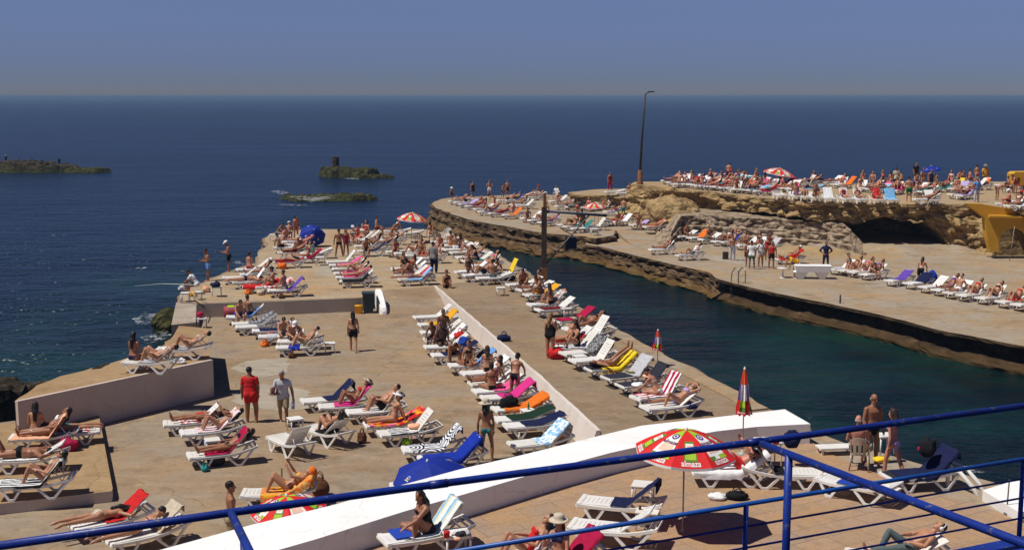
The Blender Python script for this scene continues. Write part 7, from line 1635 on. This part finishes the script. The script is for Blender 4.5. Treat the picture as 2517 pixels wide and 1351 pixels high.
# ---- plateau crowd
rq = random.Random(5)
TWC = ['pink', 'crimson', 'red', 'white', 'sky blue', 'lilac', 'magenta', 'orange', 'light grey', 'navy', 'teal', 'peach', 'maroon', 'white']
WRC = ['bk:black', 'bk:red', 'sh:navy', 'bk:white', 'sh:maroon', 'bk:pink', 'br:black', 'bk:crimson', 'sh:brown', 'bk:purple', 'sh:teal', 'bk:orange']
PSC = ['rec3', 'knees5', 'knees3', 'rec5', 'situp', 'prone', 'knee3', 'behind3', 'situp_knees', 'sit', 'sit_lean', 'read5']
def crowd(anchor, pts, hd, seed, full=.85, tow=.6):
    full = min(1, full + .12); tow = min(1, tow + .2); r_ = random.Random(seed); items = []
    for i, (x, y) in enumerate(pts):
        x += r_.uniform(-5, 5); y += r_.uniform(-1.5, 1.5); kw = D_(hd=hd + r_.choice([-25, -8, 0, 0, 6, 12, 30])); a = r_.choice([25, 35, 40, 45, 50])
        if r_.random() < tow: kw.update(tw=r_.choice(TWC), tx=(r_.uniform(.1, .9), r_.uniform(1.5, 2.1)), drop=r_.choice([.03, .08, .14]))
        if r_.random() < full:
            p_ = r_.choice(PSC); m_ = r_.random() < .5; w_ = r_.choice([c for c in WRC if (c[:2] == 'bk') != m_])
            kw['ppl'] = [P(p_, ('m ' if m_ else 'f ') + r_.choice(['tan', 'brown', 'brown', 'tan', 'pink']), w_, r_.choice(['ks', 'ns'] if m_ else ['km', 'kb', 'nm', 'lm']), ('cap', r_.choice(['white', 'red'])) if r_.random() < .1 else None, at=(r_.uniform(.5, 1.0), 0), face=r_.choice([-90, -60, -120, 60]))]
        items.append((x, y, a, kw))
    row(ZU, anchor, items, hd)
def lin(x0, y0, x1, y1, n): return [(x0 + (x1 - x0) * i / (n - 1), y0 + (y1 - y0) * i / (n - 1)) for i in range(n)]
crowd('the lamp post, rear row', lin(1630, 443, 1800, 443, 9), 20, 3, .8, .7)
crowd('the lamp post, front row', lin(1645, 449, 1850, 469, 14), 30, 4, .95, .6)
crowd('the lamp post, middle row', lin(1722, 447, 1960, 464, 12), 24, 6, .9, .7)
crowd('the plateau umbrella', [(1905, 449), (1930, 452), (1962, 448), (2025, 449), (2048, 451)], 16, 8, .5, .6)
one(ZU, 1968, 447, 20, '', hd=5, tw='black', tx=(.1, 1.9), drop=.15, lab='white sun lounger with two dark-tanned people behind the plateau front row', twl='black towel under the two dark-tanned people on the plateau', ppl=[P('rec3', 'm brown', 'br:black', 'ks', label='dark-tanned person lying on the black towel on the plateau'), P('sit', 'm brown', 'br:black', 'kx', at=(1.2, .3), face=-90, label='bald dark-tanned person sitting behind the black towel on the plateau')])
one(ZU, 2056, 453, 50, '', hd=14, tw='orange', tx=(.5, 2.1), drop=.14, lab='white sun lounger with orange towel at the rear of the plateau', twl='orange towel at the rear of the plateau')
# front row that faces the viewer
fr = [(1926, 480, 0, {}), (1964, 482, 20, D_(ppl=[P('situp', 'm brown', 'sh:purple', 'ns', ('cap', 'khaki'))])), (1984, 484, 20, D_(ppl=[P('knees3', 'm tan', 'sh:khaki', 'ks')])), (2012, 486, 20, D_(ppl=[P('situp_fwd', 'm brown', 'sh:brown', 'ks')])), (2044, 488, 55, D_(tw='white', tx=(.6, 2.1))), (2090, 489, 55, D_(ppl=[P('rec5', 'f pink', 'sw:maroon', 'lm')])), (2124, 490, 55, D_(ppl=[P('rec5', 'f brown', 'bk:brown', 'kb')])), (2166, 491, 55, D_(tw='red', tx=(.5, 2.1), ppl=[P('rec5', 'f brown', 'sw:red', 'kL')])), (2200, 491, 55, D_(tw='sky blue', tx=(.1, 2.1), drop=.14)), (2298, 491, 50, D_(tw='maroon', tx=(.1, .7), drop=.2))]
row(ZU, 'the dark strip', fr, hd=92)
one(ZU, 2246, 489, 30, '', hd=6, lab='white sun lounger lengthwise behind the green shorts', ppl=[P('rec3', 'f brown', 'bk:maroon', 'km', label='person lying lengthwise behind the green shorts on the plateau')])
crowd('the pale plateau shirt', [(2108, 461), (2126, 463), (2150, 465), (2166, 460), (2178, 467), (2200, 467), (2222, 469), (2240, 466), (2262, 470)], 24, 11, .75, .5)
crowd('the yellow plateau towel', [(2296, 462), (2318, 458), (2335, 462), (2356, 467), (2372, 458), (2392, 456), (2330, 478), (2352, 480)], 20, 13, .8, .5)
one(ZU, 2324, 458, 50, '', hd=20, tw='yellow', tx=(1.0, 2.1), lab='white sun lounger with yellow towel on the plateau', twl='bright yellow towel on a raised backrest, plateau')
crowd('the ochre hut', [(2450, 453), (2466, 453), (2484, 454), (2452, 500), (2472, 504), (2498, 506), (2488, 492), (2512, 490)], 12, 17, .7, .6)
umbrella(tuple(G(1912, 460, ZU)), 1.35, 1.15, .45, 'beer', "red umbrella pitched low among the plateau loungers", (R(4), R(10)), .1)
umbrella(tuple(G(2288, 463, ZU)), .85, 1.55, .3, 'blue', "small blue umbrella at the rear of the plateau", (R(3), R(-8)), .2)
stand(2202, 465, ZU, 'stand_relax', 85, 'm brown', 'ts:beige+ls:black', "person in pale shirt and black shorts standing on the plateau", 'ks', sc=1.04)
stand(2233, 496, ZU, 'stand_relax', 70, 'm tan', 'sh:green', "bare-chested person in green shorts standing near the cliff edge", 'ks', sc=1.05)
stand(2250, 452, ZU, 'stand_relax', -80, 'm brown', 'ts:black+ls:charcoal', "person in black shirt standing at the rear of the plateau", 'ks', sc=1.08)
stand(2268, 463, ZU, 'phone', -90, 'f tan', 'bk:peach', "person in pale bikini standing left of the small blue umbrella", 'nm', sc=1.0); stand(2287, 467, ZU, 'stand_relax', -100, 'm brown', 've:navy+sh:navy', "person in navy vest standing under the small blue umbrella", 'ks', sc=.98)
stand(2245, 478, ZU, 'stoop', -60, 'f tan', 'sw:purple', "person in purple swimsuit stooping beside the green shorts", 'lm', sc=.95)
stand(2420, 458, ZU, 'phone', -90, 'm brown', 'ts:gold+tr:black', "person in yellow shirt and hat standing at the rear of the plateau", 'ks', ('straw_hat', 'khaki'), sc=1.05)
stand(2400, 497, ZU, 'hips', -70, 'm tan', 'ts:light blue+tr:light grey', "person in pale blue shirt and trousers standing above the ochre parapet", 'ks', ('cap', 'grey'), sc=1.02)
stand(2452, 492, ZU, 'bend', 10, 'f tan', 'bb:maroon', "person in maroon bottoms bending over a lounger near the ochre building", 'kb', sc=1.0)
stand(2494, 478, ZU, 'stoop', 200, 'f tan', 'sw:crimson', "person in crimson swimsuit stooping at the right edge of the plateau", 'lm', sc=1.0)
chair(tuple(G(1900, 477, ZU)), R(-90), M_PL, "white plastic chair at the dark strip on the plateau edge")
blob('cloth', tuple(G(2510, 446, ZU)), (.6, .4, .8), 'blue', "blue covered heap beside the ochre hut", 'cloth', 90)
# anglers on the left sea rock
for px, py, lab_, hat in ((146, 402, "dark-clothed angler standing on the long sea rock at the left", None), (15, 396, "angler in white cap standing on the long sea rock at the far left", ('cap', 'white'))):
    p_ = G(px, py + 3, 1.0); put(P('look_down', 'm brown', 'ts:black+tr:navy', 'ks', hat, sc=.85), (p_.x, p_.y, .75), R(120), lab_, 'anglers')
# more people among the plateau rows, one by one
HC_ = {'ks': 'short dark hair', 'km': 'dark hair', 'lm': 'fair hair', 'kb': 'hair in a bun', 'nm': 'brown hair'}
def mixed(spots, where, seed, z=ZU):
    r_ = random.Random(seed); seen = set()
    for x, y in spots:
        for _ in range(40):
            m_ = r_.random() < .5; w_ = r_.choice([c for c in WRC if (c[:2] == 'bk') != m_]); h_ = r_.choice(['ks'] if m_ else ['km', 'lm', 'kb', 'nm']); ps_ = r_.choice(['sit', 'sit_lean', 'cross', 'squat', 'sit', 'look_side'])
            if w_ not in seen: break
        seen.add(w_); sit = ps_.startswith('sit')
        p_ = G(x, y, z); pt_ = {'stand_relax': 'standing', 'sit': 'sitting upright', 'sit_lean': 'bent forward', 'cross': 'sitting cross-legged', 'look_side': 'looking down', 'squat': 'crouching', 'hips': 'standing hands on hips'}[ps_]
        put(P(ps_, ('m ' if m_ else 'f ') + r_.choice(['tan', 'brown', 'pink']), w_, h_), (p_.x, p_.y, z + (.38 if sit else .02)), R(r_.choice([-90, -60, -120, 60, 100, 0])), 'person in %s with %s %s %s' % (wear_of(w_)[1], HC_[h_].replace('short dark hair', 'short hair'), pt_, where), 'people among the far loungers')
        if sit: side_table((p_.x, p_.y, z), .1, 'white stool under the person in %s %s' % (wear_of(w_)[1], where), h=.38, w_=.36)
mixed([(1700, 450), (1745, 452), (1772, 456), (1790, 448), (1812, 455), (1828, 449), (1846, 458), (1858, 450), (1880, 462)], "near the lamp post", 21)
mixed([(2120, 456), (2145, 458), (2168, 456), (2190, 458), (2215, 456), (2255, 460), (2300, 458)], "mid plateau", 22)
mixed([(2338, 455), (2352, 452), (2366, 456), (2382, 453), (2400, 455), (2476, 474), (2506, 470)], "towards the ochre hut", 23)
mixed([(706, 600), (728, 590), (882, 594), (902, 587), (925, 577), (960, 592), (1040, 614), (1082, 620)], "on the far quay", 31, ZF)
mixed([(1182, 502), (1216, 516), (1262, 522), (1340, 522), (1420, 532), (1532, 537), (1448, 520)], "on the tip pier", 32, ZP)
print('PEOPLE', sum(1 for o in sc.objects if o.name.startswith('person') and o.parent is None), 'LOUNGERS', sum(1 for o in sc.objects if o.name.startswith('sun_lounger')))
# ---- checks while building
for o in sc.objects:
    l = o.get('label')
    if l and not 4 <= len(l.split()) <= 16: print('LABEL', len(l.split()), l)
